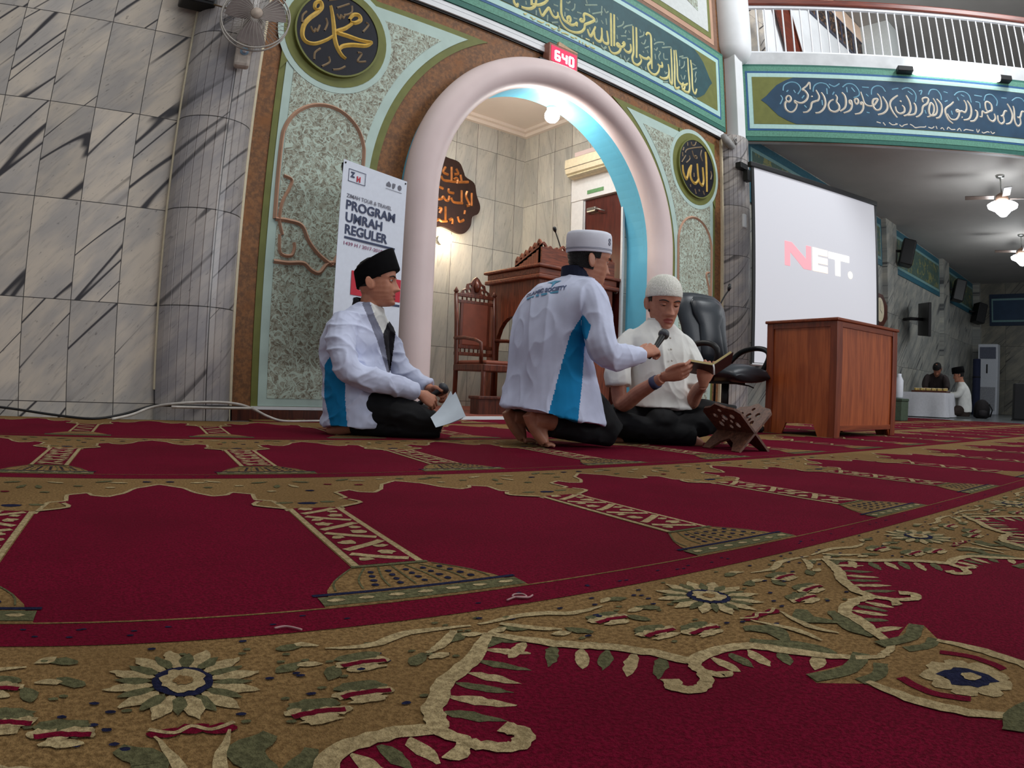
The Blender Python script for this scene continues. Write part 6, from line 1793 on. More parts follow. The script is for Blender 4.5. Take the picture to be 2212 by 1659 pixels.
S_A = skin('skin_warm_brown', rgb(196, 134, 106), rgb(182, 120, 94))
S_B = skin('skin_deep_brown', rgb(190, 132, 106), rgb(174, 116, 92))
S_C = skin('skin_brown', rgb(188, 130, 106), rgb(172, 114, 92))
M_LIP = plain('lip_colour', rgb(150, 78, 70), 0.45, var=0.06)
M_HAIR = plain('black_hair', rgb(22, 18, 18), 0.5, var=0.3, scale=160, bump=0.3)
M_EYEW = plain('eye_white', rgb(214, 206, 200), 0.25, 0, 0.5, var=0.02)
M_IRIS = plain('dark_iris', rgb(30, 20, 16), 0.15, 0, 0.6)
def fabric(name, c, var=0.05, bump=0.12):
    return plain(name, c, 0.75, 0, 0.2, var=var, scale=14, bump=bump, bscale=420)
M_JACKET = fabric('white_blue_nylon', rgb(206, 212, 236))
M_JBLUE = fabric('bright_blue_panel', rgb(20, 128, 182))
M_TROUSER = fabric('black_trouser_cloth', rgb(24, 24, 26), 0.2)
M_SHIRT = fabric('white_shirt_cloth', rgb(222, 222, 218))
M_DARKKNIT = fabric('black_knit', rgb(26, 24, 30))
M_GREYLIN = fabric('grey_lining', rgb(120, 122, 140))


def face_parts(t, M, open_eye, side=(-1, 1), look=0.0, brow=0.0):
    for s in side:
        mb = MB()
        # eyeball with dark iris turned towards the look direction
        cx, cy, cz = 0.0655, s * 0.031, 0.0005
        r = 0.0118
        Mx = M @ Matrix.Translation((cx, cy, cz))
        prof = []
        for k in range(13):
            a = pi * k / 12
            prof.append((r * sin(a), r * cos(a)))
        Rm = Mx @ Matrix.Rotation(radians(90 + look), 4, 'Y')
        segs = 16
        rings = [[Rm @ Vector((max(q, 1e-5) * cos(2 * pi * j / segs), max(q, 1e-5) * sin(2 * pi * j / segs), z)) for j in range(segs)] for q, z in prof]
        for k in range(12):
            mb.grid(rings[k:k + 2], True, mi=(1 if k < 3 else 0))
        eye = mb.build('eye', [M_EYEW, M_IRIS], t)
        # lids
        mb = MB()
        up, lo = open_eye
        for a0, a1 in ((up, 100.0), (-100.0, lo)):
            rr = []
            for i in range(9):
                el = radians(a0 + (a1 - a0) * i / 8)
                rr.append([Mx @ (Matrix.Rotation(0, 4, 'Z') @ Vector(((r + 0.0016) * cos(el) * cos(az), (r + 0.0022) * sin(az) * 1.15, (r + 0.0016) * sin(el) * cos(az)))) for az in [radians(-80 + 160 * j / 12) for j in range(13)]])
            mb.grid(rr, False)
        mb.build('eyelid', FACE['skin'], eye)
        mb = MB()
        pts = [(0.0, 0.012, 0.0165 + brow), (0.0, 0.024, 0.0205), (0.0, 0.036, 0.0215), (0.0, 0.050, 0.0155)]
        q = spline(pts, 4)
        P = []
        for (_, y, z) in q:
            th = math.asin(min(0.95, y / 0.078))
            p = head_point(z, th * s, 0.0012)
            P.append(M @ p)
        mb.tube(P, [0.0022 + 0.0014 * sin(pi * i / (len(P) - 1)) for i in range(len(P))], 6)
        mb.build('eyebrow', M_HAIR, t)


FACE = {}


def lips(M):
    Mi = M.inverted()
    def f(c):
        p = Mi @ c
        if p.x < 0.05 or abs(p.y) > 0.025:
            return False
        return ((p.z + 0.0745) / 0.0135) ** 2 + (p.y / 0.0245) ** 2 < 1
    return f

# ------------------------------------------------------------------ man with the black cap, sitting on his heels
def place(name, x, y, label):
    return thing(name, label, 'person', (x, y, 0), -atan2(x, y))


def headM(x, y, z, yaw, pitch=0.0, roll=0.0, s=1.0):
    """yaw: where the face looks (radians from local +x); pitch > 0 looks down"""
    return Matrix.Translation((x, y, z)) @ Matrix.Rotation(yaw, 4, 'Z') @ Matrix.Rotation(pitch, 4, 'Y') @ Matrix.Rotation(roll, 4, 'X') @ Matrix.Scale(s, 4)


t = place('person', 1.72, 2.98, 'person sitting on his heels in black cap and white jacket, holding paper and microphone')
FACE['skin'] = S_A
HM = headM(-0.166, 0.0, 0.782, radians(-6), radians(-2), 0, 1.08)
fA = radians(-36)
mb = MB()
add_head(mb, HM)
limb(mb, [(-0.185, 0.0, 0.74), (-0.195, 0, 0.68), (-0.205, 0, 0.62), (-0.22, 0, 0.55)], [0.052, 0.054, 0.060, 0.085])
torso(mb, [(-0.24, 0, 0.10, 0.10, 0.15), (-0.245, 0, 0.25, 0.105, 0.14), (-0.25, 0, 0.42, 0.11, 0.155), (-0.235, 0, 0.54, 0.09, 0.16), (-0.215, 0, 0.60, 0.06, 0.09)], fA)
limb(mb, [(-0.305, -0.14, 0.55), (-0.30, -0.21, 0.42), (-0.25, -0.235, 0.315), (-0.10, -0.19, 0.27), (0.065, -0.135, 0.222)], [0.05, 0.044, 0.040, 0.034, 0.026])
limb(mb, [(-0.145, 0.14, 0.55), (-0.09, 0.17, 0.44), (-0.04, 0.16, 0.345), (0.04, 0.13, 0.29), (0.13, 0.06, 0.245)], [0.05, 0.044, 0.040, 0.034, 0.026])
add_hand(mb, (0.072, -0.128, 0.218), (0.82, 0.25, -0.42), (0.35, -0.75, 0.5), False, (0.7, 0.9, 0.6), (0.8, 0.35, -0.45), 1.0)
add_hand(mb, (0.135, 0.055, 0.243), (0.85, -0.35, -0.25), (0.1, 0.6, 0.75), True, (0.9, 1.0, 0.7), (0.8, 0.45, -0.4), 1.0)
for s, yk in ((-1, -0.14), (1, 0.13)):
    limb(mb, [(-0.20, s * 0.09, 0.15), (0.0, yk * 0.95, 0.105), (0.17, yk, 0.055)], [0.07, 0.06, 0.04])
    limb(mb, [(0.18, yk, 0.055), (-0.05, yk * 0.9, 0.05), (-0.25, s * 0.10, 0.045)], [0.048, 0.048, 0.034])
    limb(mb, [(-0.24, s * 0.10, 0.045), (-0.30, s * 0.095, 0.034), (-0.35, s * 0.09, 0.024), (-0.385, s * 0.085, 0.018)], [0.034, 0.032, 0.026, 0.014])
lp = lips(HM)
mesh_part('body', fuse(mb, 0.0036, 1), [S_A, M_LIP], t, lambda c, n: 1 if lp(c) else 0)
face_parts(t, HM, (22, -28), look=4)
# hair below the cap
mb = MB(); head_shell(mb, HM, 0.004, lambda z, th: (abs(th) > 1.75 and z > -0.030) or (abs(th) > 1.2 and z > 0.012) or (abs(th) > 0.9 and z > 0.05)); mb.build('hair', M_HAIR, t)
# black oval cap, higher in front
mb = MB()
CM_ = Matrix.Translation((-0.163, 0, 0.800)) @ Matrix.Rotation(radians(-6), 4, 'Z') @ Matrix.Rotation(radians(-27), 4, 'Y')
rings = []
for z, k, dx in ((-0.006, 1.0, 0), (0.0, 1.02, 0), (0.05, 1.01, 0.008), (0.090, 0.99, 0.015), (0.098, 0.965, 0.016), (0.102, 0.85, 0.016), (0.104, 0.5, 0.014), (0.105, 0.1, 0.01)):
    rings.append([CM_ @ Vector((dx + 0.121 * k * math.copysign(abs(cos(a)) ** 0.95, cos(a)), 0.086 * k * sin(a), z + (0.014 * cos(a) * (1 if z > 0.04 else 0) * k))) for a in [2 * pi * j / 40 for j in range(40)]])
mb.grid(rings, True, True, True)
mb.build('cap', plain('black_velvet', rgb(14, 13, 15), 0.9, 0, 0.1, var=0.2), t, label='tall black oval velvet cap')
# jacket
mb = MB()
torso(mb, [(-0.225, -0.02, 0.045, 0.170, 0.205), (-0.228, -0.02, 0.13, 0.172, 0.20), (-0.24, -0.01, 0.25, 0.160, 0.19), (-0.262, 0, 0.36, 0.152, 0.19), (-0.262, 0, 0.46, 0.148, 0.198), (-0.252, 0, 0.55, 0.122, 0.196), (-0.232, 0, 0.605, 0.095, 0.15), (-0.216, 0, 0.645, 0.072, 0.088), (-0.210, 0, 0.662, 0.066, 0.072)], fA)
limb(mb, [(-0.285, -0.10, 0.56), (-0.315, -0.155, 0.52), (-0.31, -0.22, 0.42), (-0.26, -0.245, 0.315), (-0.13, -0.205, 0.275), (0.0, -0.16, 0.245), (0.058, -0.14, 0.226)], [0.075, 0.076, 0.070, 0.066, 0.058, 0.048, 0.043])
limb(mb, [(-0.165, 0.10, 0.56), (-0.13, 0.14, 0.52), (-0.085, 0.17, 0.43), (-0.035, 0.16, 0.34), (0.04, 0.14, 0.295), (0.12, 0.07, 0.25)], [0.075, 0.074, 0.068, 0.064, 0.054, 0.043])
jm = fuse(mb, 0.0052, 8)
WHITE_A = [(-0.205, 0.70), (-0.09, 0.64), (-0.10, 0.585), (-0.122, 0.515), (-0.168, 0.60)]
BLACK_A = [(-0.10, 0.64), (-0.055, 0.63), (-0.07, 0.43), (-0.082, 0.315), (-0.122, 0.515), (-0.10, 0.585)]
GREY_A = [(-0.235, 0.66), (-0.205, 0.69), (-0.168, 0.60), (-0.122, 0.515), (-0.082, 0.315), (-0.092, 0.315), (-0.15, 0.48), (-0.20, 0.59)]
BLUE_A = [(-0.345, 0.425), (-0.40, 0.345), (-0.40, 0.20), (-0.35, 0.03), (-0.268, 0.03), (-0.286, 0.18), (-0.292, 0.30)]
ca_, sa_ = cos(fA), sin(fA)
def paint_a(c, n):
    if n.y < 0.5 and c.x > -0.24 and c.y > -0.2:
        if inside(WHITE_A, c.x, c.z):
            return 2
        if inside(BLACK_A, c.x, c.z):
            return 3
        if inside(GREY_A, c.x, c.z):
            return 4
    if n.y < 0.25 and inside(BLUE_A, c.x, c.z) and c.y > -0.235:
        return 1
    if n.y > -0.25 and c.y > 0.08 and inside(BLUE_A, c.x, c.z):
        return 1
    return 0
wa = folds(9, 0.012, 3.1, (1, 1, 1.5)); wa2 = folds(24, 0.0025, 8.0)
jka = mesh_part('jacket', jm, [M_JACKET, M_JBLUE, M_SHIRT, M_DARKKNIT, M_GREYLIN], t, paint_a, lambda c, n: wa(c, n) + wa2(c, n), 'white jacket with bright blue side panel')
mb = MB()
cr = []
for a in range(-84, 85, 12):
    ar = radians(a) + pi + fA
    cr.append((-0.210 + 0.066 * cos(ar), 0.01 + 0.068 * sin(ar), 0.668 - 0.022 * (1 - cos(radians(a)))))
rings = []
for (x, y, z) in cr:
    ox, oy = (x + 0.210), y - 0.01
    d = hypot(ox, oy) or 1
    ox, oy = ox / d, oy / d
    rings.append([(x + ox * 0.020, y + oy * 0.020, z - 0.026), (x + ox * 0.008, y + oy * 0.008, z + 0.034), (x - ox * 0.002, y - oy * 0.002, z + 0.036), (x - ox * 0.002, y - oy * 0.002, z - 0.024)])
mb.grid(rings, True, True, True, smooth=False); mb.build('collar', M_DARKKNIT, jka, label='black stand-up collar')
mb = MB()
for s in (-1, 1):
    c0 = Vector((-0.195, 0, 0.645)); 
    pts = [(-0.165, s * 0.050, 0.668), (-0.128, s * 0.022 + 0.0, 0.615), (-0.138, s * 0.058, 0.595), (-0.18, s * 0.072, 0.64)]
    P = [Vector(p) for p in pts]
    R = Matrix.Rotation(fA, 4, 'Z')
    P = [Vector((-0.2, 0, 0)) + (R @ (p - Vector((-0.2, 0, 0)))) for p in P]
    mb.add([tuple(p) for p in P] + [tuple(p + Vector((-0.004, 0, -0.005))) for p in P], [(0, 1, 2, 3), (7, 6, 5, 4), (0, 4, 5, 1), (1, 5, 6, 2), (2, 6, 7, 3), (3, 7, 4, 0)])
mb.build('shirt_collar', M_SHIRT, t)
# trousers
mb = MB()
torso(mb, [(-0.24, 0, 0.05, 0.11, 0.17), (-0.24, 0, 0.16, 0.12, 0.17), (-0.24, 0, 0.27, 0.11, 0.155)], fA)
for s, yk in ((-1, -0.145), (1, 0.135)):
    limb(mb, [(-0.22, s * 0.09, 0.15), (-0.05, yk * 0.9, 0.125), (0.10, yk, 0.085), (0.185, yk, 0.055)], [0.10, 0.088, 0.070, 0.050])
    limb(mb, [(0.18, yk, 0.055), (0.0, yk * 0.95, 0.052), (-0.26, s * 0.105, 0.05)], [0.055, 0.056, 0.05])
limb(mb, [(-0.15, 0, 0.12), (0.02, 0, 0.09), (0.16, 0.0, 0.07)], [0.09, 0.07, 0.05])
wt = folds(13, 0.007, 5.0)
tr = fuse(mb, 0.008, 4)
for v in tr.vertices:
    v.co.z = max(v.co.z, 0.006)
mesh_part('trousers', tr, M_TROUSER, t, None, lambda c, n: wt(c, n) if c.z > 0.03 else 0)
# what he holds
M_GRILLE = plain('mic_grille', rgb(74, 76, 80), 0.4, 0.6, 0.5, var=0.3, scale=260, bump=0.4, bscale=500)
def microphone(base, a, b, label, r=0.024):
    """hand-held microphone from tail a to head b, in the person's frame"""
    mm = base.matrix_basis
    a, b = mm @ Vector(a), mm @ Vector(b)
    d = (b - a); L = d.length
    q = d.to_track_quat('Z', 'Y')
    t2 = thing('handheld_microphone', label, 'microphone', tuple(a))
    t2.rotation_mode = 'QUATERNION'; t2.rotation_quaternion = q
    mb = MB(); mb.lathe([(0.010, 0.0), (0.012, 0.01), (0.0135, L * 0.5), (0.017, L * 0.78), (0.018, L * 0.80)], 16); mb.build('handle', M_BLACK, t2)
    mb = MB(); mb.lathe([(0.018, L * 0.79), (r, L * 0.84), (r * 1.04, L * 0.90), (r * 0.85, L * 0.97), (r * 0.4, L), (0.001, L * 1.004)], 18); mb.build('grille_head', M_GRILLE, t2)
    return t2
microphone(t, (0.055, -0.045, 0.155), (0.215, -0.02, 0.262), 'black microphone in the hand of the man with black cap', 0.030)
mm = t.matrix_basis
def sheet(base, quad, name, label, mat, bend=0.006, n=8, th=0.0012):
    Q = [Vector(p) for p in quad]
    nrm = (Q[1] - Q[0]).cross(Q[3] - Q[0]).normalized()
    mb = MB()
    for off in (0.0, th):
        rings = []
        for i in range(n + 1):
            u = i / n
            rings.append([Q[0] * (1 - u) * (1 - v) + Q[1] * u * (1 - v) + Q[2] * u * v + Q[3] * (1 - u) * v + nrm * (bend * sin(pi * u) + bend * 0.5 * sin(2 * pi * v) + off) for v in [k / n for k in range(n + 1)]])
        mb.grid(rings, False)
    return mb
t2 = thing('folded_paper', 'folded white paper sheets in the hand of the man with black cap', 'paper', tuple(t.location), t.rotation_euler.z)
M_PAPER = plain('white_paper', rgb(214, 226, 236), 0.7, var=0.02)
sheet(t, [(0.128, -0.215, 0.110), (0.248, -0.165, 0.236), (0.296, -0.235, 0.122), (0.152, -0.275, 0.066)], 'x', 'y', M_PAPER, 0.007).build('front_sheet', M_PAPER, t2)
sheet(t, [(0.140, -0.205, 0.118), (0.225, -0.158, 0.240), (0.285, -0.225, 0.112), (0.160, -0.265, 0.072)], 'x', 'y', M_PAPER, 0.010).build('rear_sheet', M_PAPER, t2)

# ------------------------------------------------------------------ man kneeling on his toes, back to us, holding the microphone out
t = place('person', 2.2, 2.22, 'person kneeling on his toes in white round cap and lettered jacket, back to the camera')
FACE['skin'] = S_B
HM = headM(0.038, 0.0, 0.884, radians(26), radians(8), radians(4), 1.06)
fB = radians(44)
fL = Vector((cos(radians(26)), sin(radians(26)), 0))
sd = Vector((sin(radians(26)), -cos(radians(26)), 0))       # his right
mb = MB()
add_head(mb, HM)
limb(mb, [(0.02, 0.0, 0.85), (0.0, 0.0, 0.79), (-0.03, 0.0, 0.73), (-0.06, 0, 0.66)], [0.052, 0.054, 0.062, 0.085])
torso(mb, [(-0.17, 0, 0.20, 0.11, 0.15), (-0.165, 0, 0.35, 0.105, 0.135), (-0.13, 0, 0.52, 0.11, 0.15), (-0.085, 0, 0.66, 0.095, 0.16), (-0.05, 0, 0.73, 0.06, 0.09)], fB)
limb(mb, [(0.05, -0.12, 0.68), (0.09, -0.16, 0.56), (0.105, -0.19, 0.435), (0.19, -0.11, 0.435), (0.288, -0.02, 0.442)], [0.05, 0.046, 0.04, 0.035, 0.026])
limb(mb, [(-0.17, 0.12, 0.68), (-0.12, 0.24, 0.55), (-0.06, 0.28, 0.42), (-0.02, 0.21, 0.35)], [0.05, 0.046, 0.04, 0.03])
add_hand(mb, (0.292, -0.016, 0.443), (0.78, 0.45, 0.42), (-0.2, -0.75, 0.6), False, (0.95, 1.1, 0.7), (0.85, 0.45, -0.3), 1.02)
add_hand(mb, (-0.015, 0.205, 0.345), (0.6, -0.2, -0.75), (0.3, 0.3, 0.9), True, (0.4, 0.5, 0.4))
feet = []
for s, ank in ((1, Vector((-0.185, -0.115, 0.125))), (-1, Vector((-0.30, 0.075, 0.125)))):
    knee = ank + fL * 0.40; knee.z = 0.065
    hip = Vector((-0.17, 0, 0.27)) + sd * 0.09 * s
    limb(mb, [hip, (hip + knee) / 2 + Vector((0, 0, 0.05)), knee], [0.085, 0.075, 0.055])
    limb(mb, [knee, (knee * 0.5 + ank * 0.5) + Vector((0, 0, 0.02)), ank], [0.052, 0.055, 0.036])
    heel = ank + Vector((-0.032, -0.018, 0.030)); ball = ank + Vector((0.030, 0.012, -0.098)) + fL * 0.015
    limb(mb, [ank, heel], [0.030, 0.026])
    limb(mb, [heel, (heel + ball) / 2 - fL * 0.010, ball], [0.027, 0.027, 0.025])
    limb(mb, [ank, (ank + ball) / 2 + fL * 0.012, ball], [0.029, 0.025, 0.022])
    for k in range(5):
        b0 = ball + sd * (s * -0.030 + s * 0.015 * k) + Vector((0, 0, -0.012))
        L = (0.062, 0.060, 0.055, 0.048, 0.040)[k]
        b1 = b0 + fL * L; b1.z = 0.010
        limb(mb, [b0, (b0 + b1) / 2 + Vector((0, 0, 0.006)), b1], [0.013 if k == 0 else 0.011, 0.011 if k == 0 else 0.009, 0.009 if k == 0 else 0.0075], 10)
    feet.append((ank, knee, hip, s))
lp = lips(HM)
bm_ = fuse(mb, 0.0036, 1)
for v in bm_.vertices:
    v.co.z = max(v.co.z, 0.002)
mesh_part('body', bm_, [S_B, M_LIP], t, lambda c, n: 1 if lp(c) else 0)
face_parts(t, HM, (15, -25), look=8)
mb = MB(); head_shell(mb, HM, 0.006, lambda z, th: (abs(th) > 1.62 and z > -0.052) or (abs(th) > 1.36 and z > 0.004)); mb.build('hair', M_HAIR, t)
mb = MB()
CB = HM @ Matrix.Translation((-0.010, 0, 0.030)) @ Matrix.Rotation(radians(-10), 4, 'Y')
rings = []
for z, k in ((-0.004, 1.0), (0.0, 1.015), (0.05, 1.02), (0.075, 1.0), (0.086, 0.95), (0.091, 0.85), (0.094, 0.6), (0.095, 0.1)):
    rings.append([CB @ Vector((0.104 * k * cos(a), 0.087 * k * sin(a), z)) for a in [2 * pi * j / 40 for j in range(40)]])
mb.grid(rings, True, True, True)
M_CAPW = fabric('white_cap_cloth', rgb(226, 228, 240))
capo = mb.build('cap', M_CAPW, t, label='stiff white round cap')
mb = MB()
for z in (0.008, 0.013):
    mb.tube([CB @ Vector((0.104 * 1.024 * cos(a), 0.087 * 1.024 * sin(a), z)) for a in [2 * pi * j / 40 for j in range(41)]], 0.0011, 5, caps=False)
a0 = radians(-52)
e = CB @ Vector((0.104 * 1.026 * cos(a0), 0.087 * 1.026 * sin(a0), 0.045))
nx = (CB.to_3x3() @ Vector((cos(a0) / 0.104, sin(a0) / 0.087, 0))).normalized(); tx = (CB.to_3x3() @ Vector((0, 0, 1))).normalized().cross(nx) * -1
uz = (CB.to_3x3() @ Vector((0, 0, 1))).normalized()
for cz in (-0.008, 0.008):
    mb.tube([e + tx * (0.0075 * cos(2 * pi * j / 12)) + uz * (cz + 0.0075 * sin(2 * pi * j / 12)) for j in range(13)], 0.0022, 5, caps=False)
mb.build('cap_trim', plain('grey_thread', rgb(128, 132, 150), 0.6), capo)
# jacket: bell shaped, long hem
mb = MB()
rows = [(-0.115, 0.02, 0.155, 0.225, 0.265), (-0.12, 0.02, 0.24, 0.20, 0.245), (-0.135, 0.01, 0.36, 0.168, 0.222), (-0.145, 0.0, 0.48, 0.150, 0.212), (-0.125, 0, 0.58, 0.148, 0.225), (-0.10, 0, 0.66, 0.142, 0.240), (-0.085, 0, 0.72, 0.118, 0.222), (-0.060, 0, 0.765, 0.088, 0.155), (-0.030, 0, 0.795, 0.068, 0.085), (-0.020, 0, 0.812, 0.062, 0.070)]
torso(mb, rows, fB, 36)
limb(mb, [(0.0, -0.08, 0.70), (0.05, -0.125, 0.675), (0.088, -0.17, 0.56), (0.112, -0.195, 0.44), (0.175, -0.13, 0.425), (0.25, -0.058, 0.432), (0.285, -0.025, 0.438)], [0.085, 0.080, 0.070, 0.066, 0.060, 0.050, 0.047])
limb(mb, [(-0.15, 0.10, 0.70), (-0.185, 0.145, 0.675), (-0.12, 0.25, 0.55), (-0.06, 0.29, 0.42), (-0.02, 0.22, 0.36)], [0.085, 0.08, 0.07, 0.062, 0.048])
jm = fuse(mb, 0.0052, 8)
for v in jm.vertices:                 # slanting hem: higher at the back left, lower at the right front
    if v.co.z < 0.36:
        k = (0.36 - v.co.z) / 0.205
        v.co.z += k * (-0.045 * min(1, max(-0.6, (v.co.x + 0.10) / 0.25)))
cb_, sb_ = cos(fB), sin(fB)
BLUE_B = [(0.012, 0.60), (-0.040, 0.512), (-0.075, 0.372), (-0.135, 0.10), (0.004, 0.08), (0.020, 0.307), (0.024, 0.46), (0.05, 0.55)]
wb = folds(9, 0.013, 11.3, (1, 0.6, 0.30)); wb2 = folds(17, 0.005, 2.0, (1, 1, 0.55))
def paint_b(c, n):
    return 1 if (n.y < 0.15 and inside(BLUE_B, c.x, c.z) and c.y > -0.30 and (c - Vector((0.10, -0.18, 0.47))).length > 0.085) else 0
jk = mesh_part('jacket', jm, [M_JACKET, M_JBLUE], t, paint_b, lambda c, n: wb(c, n) + wb2(c, n), 'white jacket with lettering on the back and blue side panel')
# lettering on the back, following the cloth
bvh = BVHTree.FromPolygons([v.co.copy() for v in jm.vertices], [tuple(p.vertices) for p in jm.polygons])
def on_cloth(vs, fs, mb, mi, lift=0.005):
    o = []
    for (x, z) in vs:
        h = bvh.ray_cast(Vector((x, -1.5, z)), Vector((0, 1, 0)))
        o.append(None if h[0] is None else h[0] + Vector((0, -lift, 0)))
    ok = [f for f in fs if all(o[i] is not None for i in f)]
    mb.add([p or Vector((0, 0, 0.5)) for p in o], ok, mi, False)
def cloth_text(body, x0, x1, z0, size, slope, mi, mb, bold=0.0, shear=0.2):
    vs, fs = text_mesh(body, size, bold=bold, shear=shear)
    a = min(v[0] for v in vs); b = max(v[0] for v in vs)
    k = (x1 - x0) / (b - a)
    on_cloth([(x0 + (v[0] - a) * k, z0 + v[2] + slope * (v[0] - a) * k) for v in vs], fs, mb, mi)
mb = MB()
cloth_text('ISLAMIC SOCIETY', -0.258, -0.062, 0.698, 0.026, 0.10, 0, mb, 0.0012)
cloth_text('STATE UNIVERSITY', -0.256, -0.105, 0.682, 0.014, 0.12, 1, mb, 0.0004) if False else None
for x0, x1 in ((-0.252, -0.215), (-0.205, -0.19), (-0.18, -0.10)):
    on_cloth([(x0, 0.682 + 0.12 * (x0 + 0.255)), (x1, 0.682 + 0.12 * (x1 + 0.255)), (x1, 0.691 + 0.12 * (x1 + 0.255)), (x0, 0.691 + 0.12 * (x0 + 0.255))], [(0, 1, 2, 3)], mb, 1)
on_cloth([(-0.158, 0.762), (-0.122, 0.768), (-0.088, 0.765), (-0.116, 0.754), (-0.136, 0.728), (-0.131, 0.752)], [(0, 5, 1), (1, 5, 3), (1, 3, 2), (5, 4, 3)], mb, 1)
mb.build('back_lettering', [plain('print_slate', rgb(80, 92, 128), 0.6), plain('print_teal', rgb(84, 150, 184), 0.6)], jk)
mb = MB()
rings = []
HN = headM(-0.022, 0, 0.815, fB)
for a in range(-160, 161, 16):
    ar = radians(a + 180)
    c = Vector((0.063 * cos(ar), 0.072 * sin(ar), 0.012 * -cos(ar)))
    d = Vector((cos(ar), sin(ar), 0))
    rings.append([HN @ (c + d * 0.008 + Vector((0, 0, -0.030))), HN @ (c + d * 0.006 + Vector((0, 0, 0.018))), HN @ (c - d * 0.005 + Vector((0, 0, 0.018))), HN @ (c - d * 0.005 + Vector((0, 0, -0.030)))])
mb.grid(rings, True, True, True, smooth=False); mb.build('collar', fabric('navy_collar', rgb(34, 38, 58)), jk, label='navy collar')
mb = MB()
for ank, knee, hip, s in feet:
    limb(mb, [hip, (hip + knee) / 2 + Vector((0, 0, 0.05)), knee], [0.105, 0.095, 0.07])
    limb(mb, [knee, knee * 0.6 + ank * 0.4, knee * 0.22 + ank * 0.78], [0.062, 0.066, 0.058])
torso(mb, [(-0.17, 0, 0.16, 0.10, 0.15), (-0.17, 0, 0.26, 0.13, 0.175), (-0.165, 0, 0.38, 0.115, 0.15)], fB)
tr = fuse(mb, 0.008, 4)
for v in tr.vertices:
    v.co.z = max(v.co.z, 0.006)
mesh_part('trousers', tr, M_TROUSER, t, None, lambda c, n: wt(c, n) if c.z > 0.03 else 0)
microphone(t, (0.335, 0.060, 0.435), (0.425, 0.165, 0.572), 'black microphone with grey grille held to the mouth of the reading man', 0.027)

# ------------------------------------------------------------------ man reading, cross-legged
t = place('person', 3.0, 2.05, 'person sitting cross-legged in white shirt and knitted white cap, reading from a book')
FACE['skin'] = S_C
HM = headM(-0.238, -0.01, 0.758, radians(-62), radians(16), 0, 1.14)
fC = radians(-56)
mb = MB()
add_head(mb, HM, 0.002)
limb(mb, [(-0.245, 0.01, 0.70), (-0.255, 0.02, 0.64), (-0.265, 0.02, 0.58), (-0.27, 0.02, 0.52)], [0.054, 0.056, 0.066, 0.09])
torso(mb, [(-0.25, 0.04, 0.10, 0.11, 0.16), (-0.255, 0.04, 0.25, 0.105, 0.15), (-0.265, 0.03, 0.42, 0.11, 0.165), (-0.27, 0.02, 0.54, 0.09, 0.17), (-0.262, 0.02, 0.60, 0.06, 0.10)], fC)
limb(mb, [(-0.405, -0.06, 0.525), (-0.455, -0.12, 0.40), (-0.435, -0.16, 0.205), (-0.33, -0.255, 0.270), (-0.218, -0.325, 0.340)], [0.042, 0.044, 0.040, 0.038, 0.027])
limb(mb, [(-0.14, 0.10, 0.525), (-0.07, 0.08, 0.40), (-0.075, 0.02, 0.225), (-0.045, -0.09, 0.285), (-0.015, -0.185, 0.318)], [0.042, 0.044, 0.040, 0.036, 0.027])
add_hand(mb, (-0.206, -0.332, 0.349), (0.93, 0.03, 0.26), (-0.1, -0.80, -0.55), False, (0.30, 0.40, 0.3), (0.95, 0.20, 0.10), 1.05, 0.03)
add_hand(mb, (-0.012, -0.195, 0.322), (0.05, -0.35, 0.93), (0.35, -0.85, -0.2), True, (1.0, 1.25, 0.8), (0.9, 0.35, -0.35), 1.08)
aR0 = 0
kR, kL = Vector((-0.52, -0.14, 0.105)), Vector((0.165, 0.05, 0.145))
hR, hL = Vector((-0.33, 0.02, 0.11)), Vector((-0.17, 0.08, 0.11))
aR, aL = Vector((-0.13, -0.12, 0.055)), Vector((-0.34, -0.10, 0.055))
for h, k, a in ((hR, kR, aR), (hL, kL, aL)):
    limb(mb, [h, (h + k) / 2 + Vector((0, 0, 0.02)), k], [0.085, 0.078, 0.055])
    limb(mb, [k, (k + a) / 2 + Vector((0, -0.03, 0)), a], [0.05, 0.052, 0.036])
    d = (a - k).normalized()
    limb(mb, [a, a + d * 0.05 + Vector((0, 0, -0.01)), a + d * 0.10 + Vector((0, 0, -0.02)), a + d * 0.13 + Vector((0, 0, -0.026))], [0.034, 0.032, 0.026, 0.014])
lp = lips(HM)
bm_ = fuse(mb, 0.0036, 1)
for v in bm_.vertices:
    v.co.z = max(v.co.z, 0.002)
mesh_part('body', bm_, [S_C, M_LIP], t, lambda c, n: 1 if lp(c) else 0)
face_parts(t, HM, (-12, -34), look=28, brow=-0.001)
mb = MB(); head_shell(mb, HM, 0.004, lambda z, th: (abs(th) > 1.7 and z > -0.05) or (abs(th) > 1.32 and z > 0.0)); mb.build('hair', M_HAIR, t)
mb = MB()
CC = HM @ Matrix.Translation((-0.012, 0, 0.034)) @ Matrix.Rotation(radians(-14), 4, 'Y')
rings = []
for i in range(26):
    a = radians(-9 + 99 * i / 25)
    k = 1.0 + 0.006 * (i % 2)
    rings.append([CC @ Vector((0.103 * k * max(0.01, cos(a)) ** 0.8 * cos(b), 0.086 * k * max(0.01, cos(a)) ** 0.8 * sin(b), 0.097 * sin(a))) * 1.0 for b in [2 * pi * j / 56 for j in range(56)]])
mb.grid(rings, True, True, True)
m = NT('cream_knit', 0.9, 0, 0.1)
co = m.obj(); sp = m.n('SeparateXYZ'); m.l(co, sp.inputs[0])
nz = m.noise(m.mapping(co, scale=(160, 160, 90)), 1.0, 2)
m.color(m.mix(m.ramp(nz, 0.35, 0.7), rgb(214, 214, 204), rgb(238, 236, 228))); m.bump(nz, 0.6, 0.006)
mb.build('cap', m.m, t, label='close fitting knitted white skull cap')
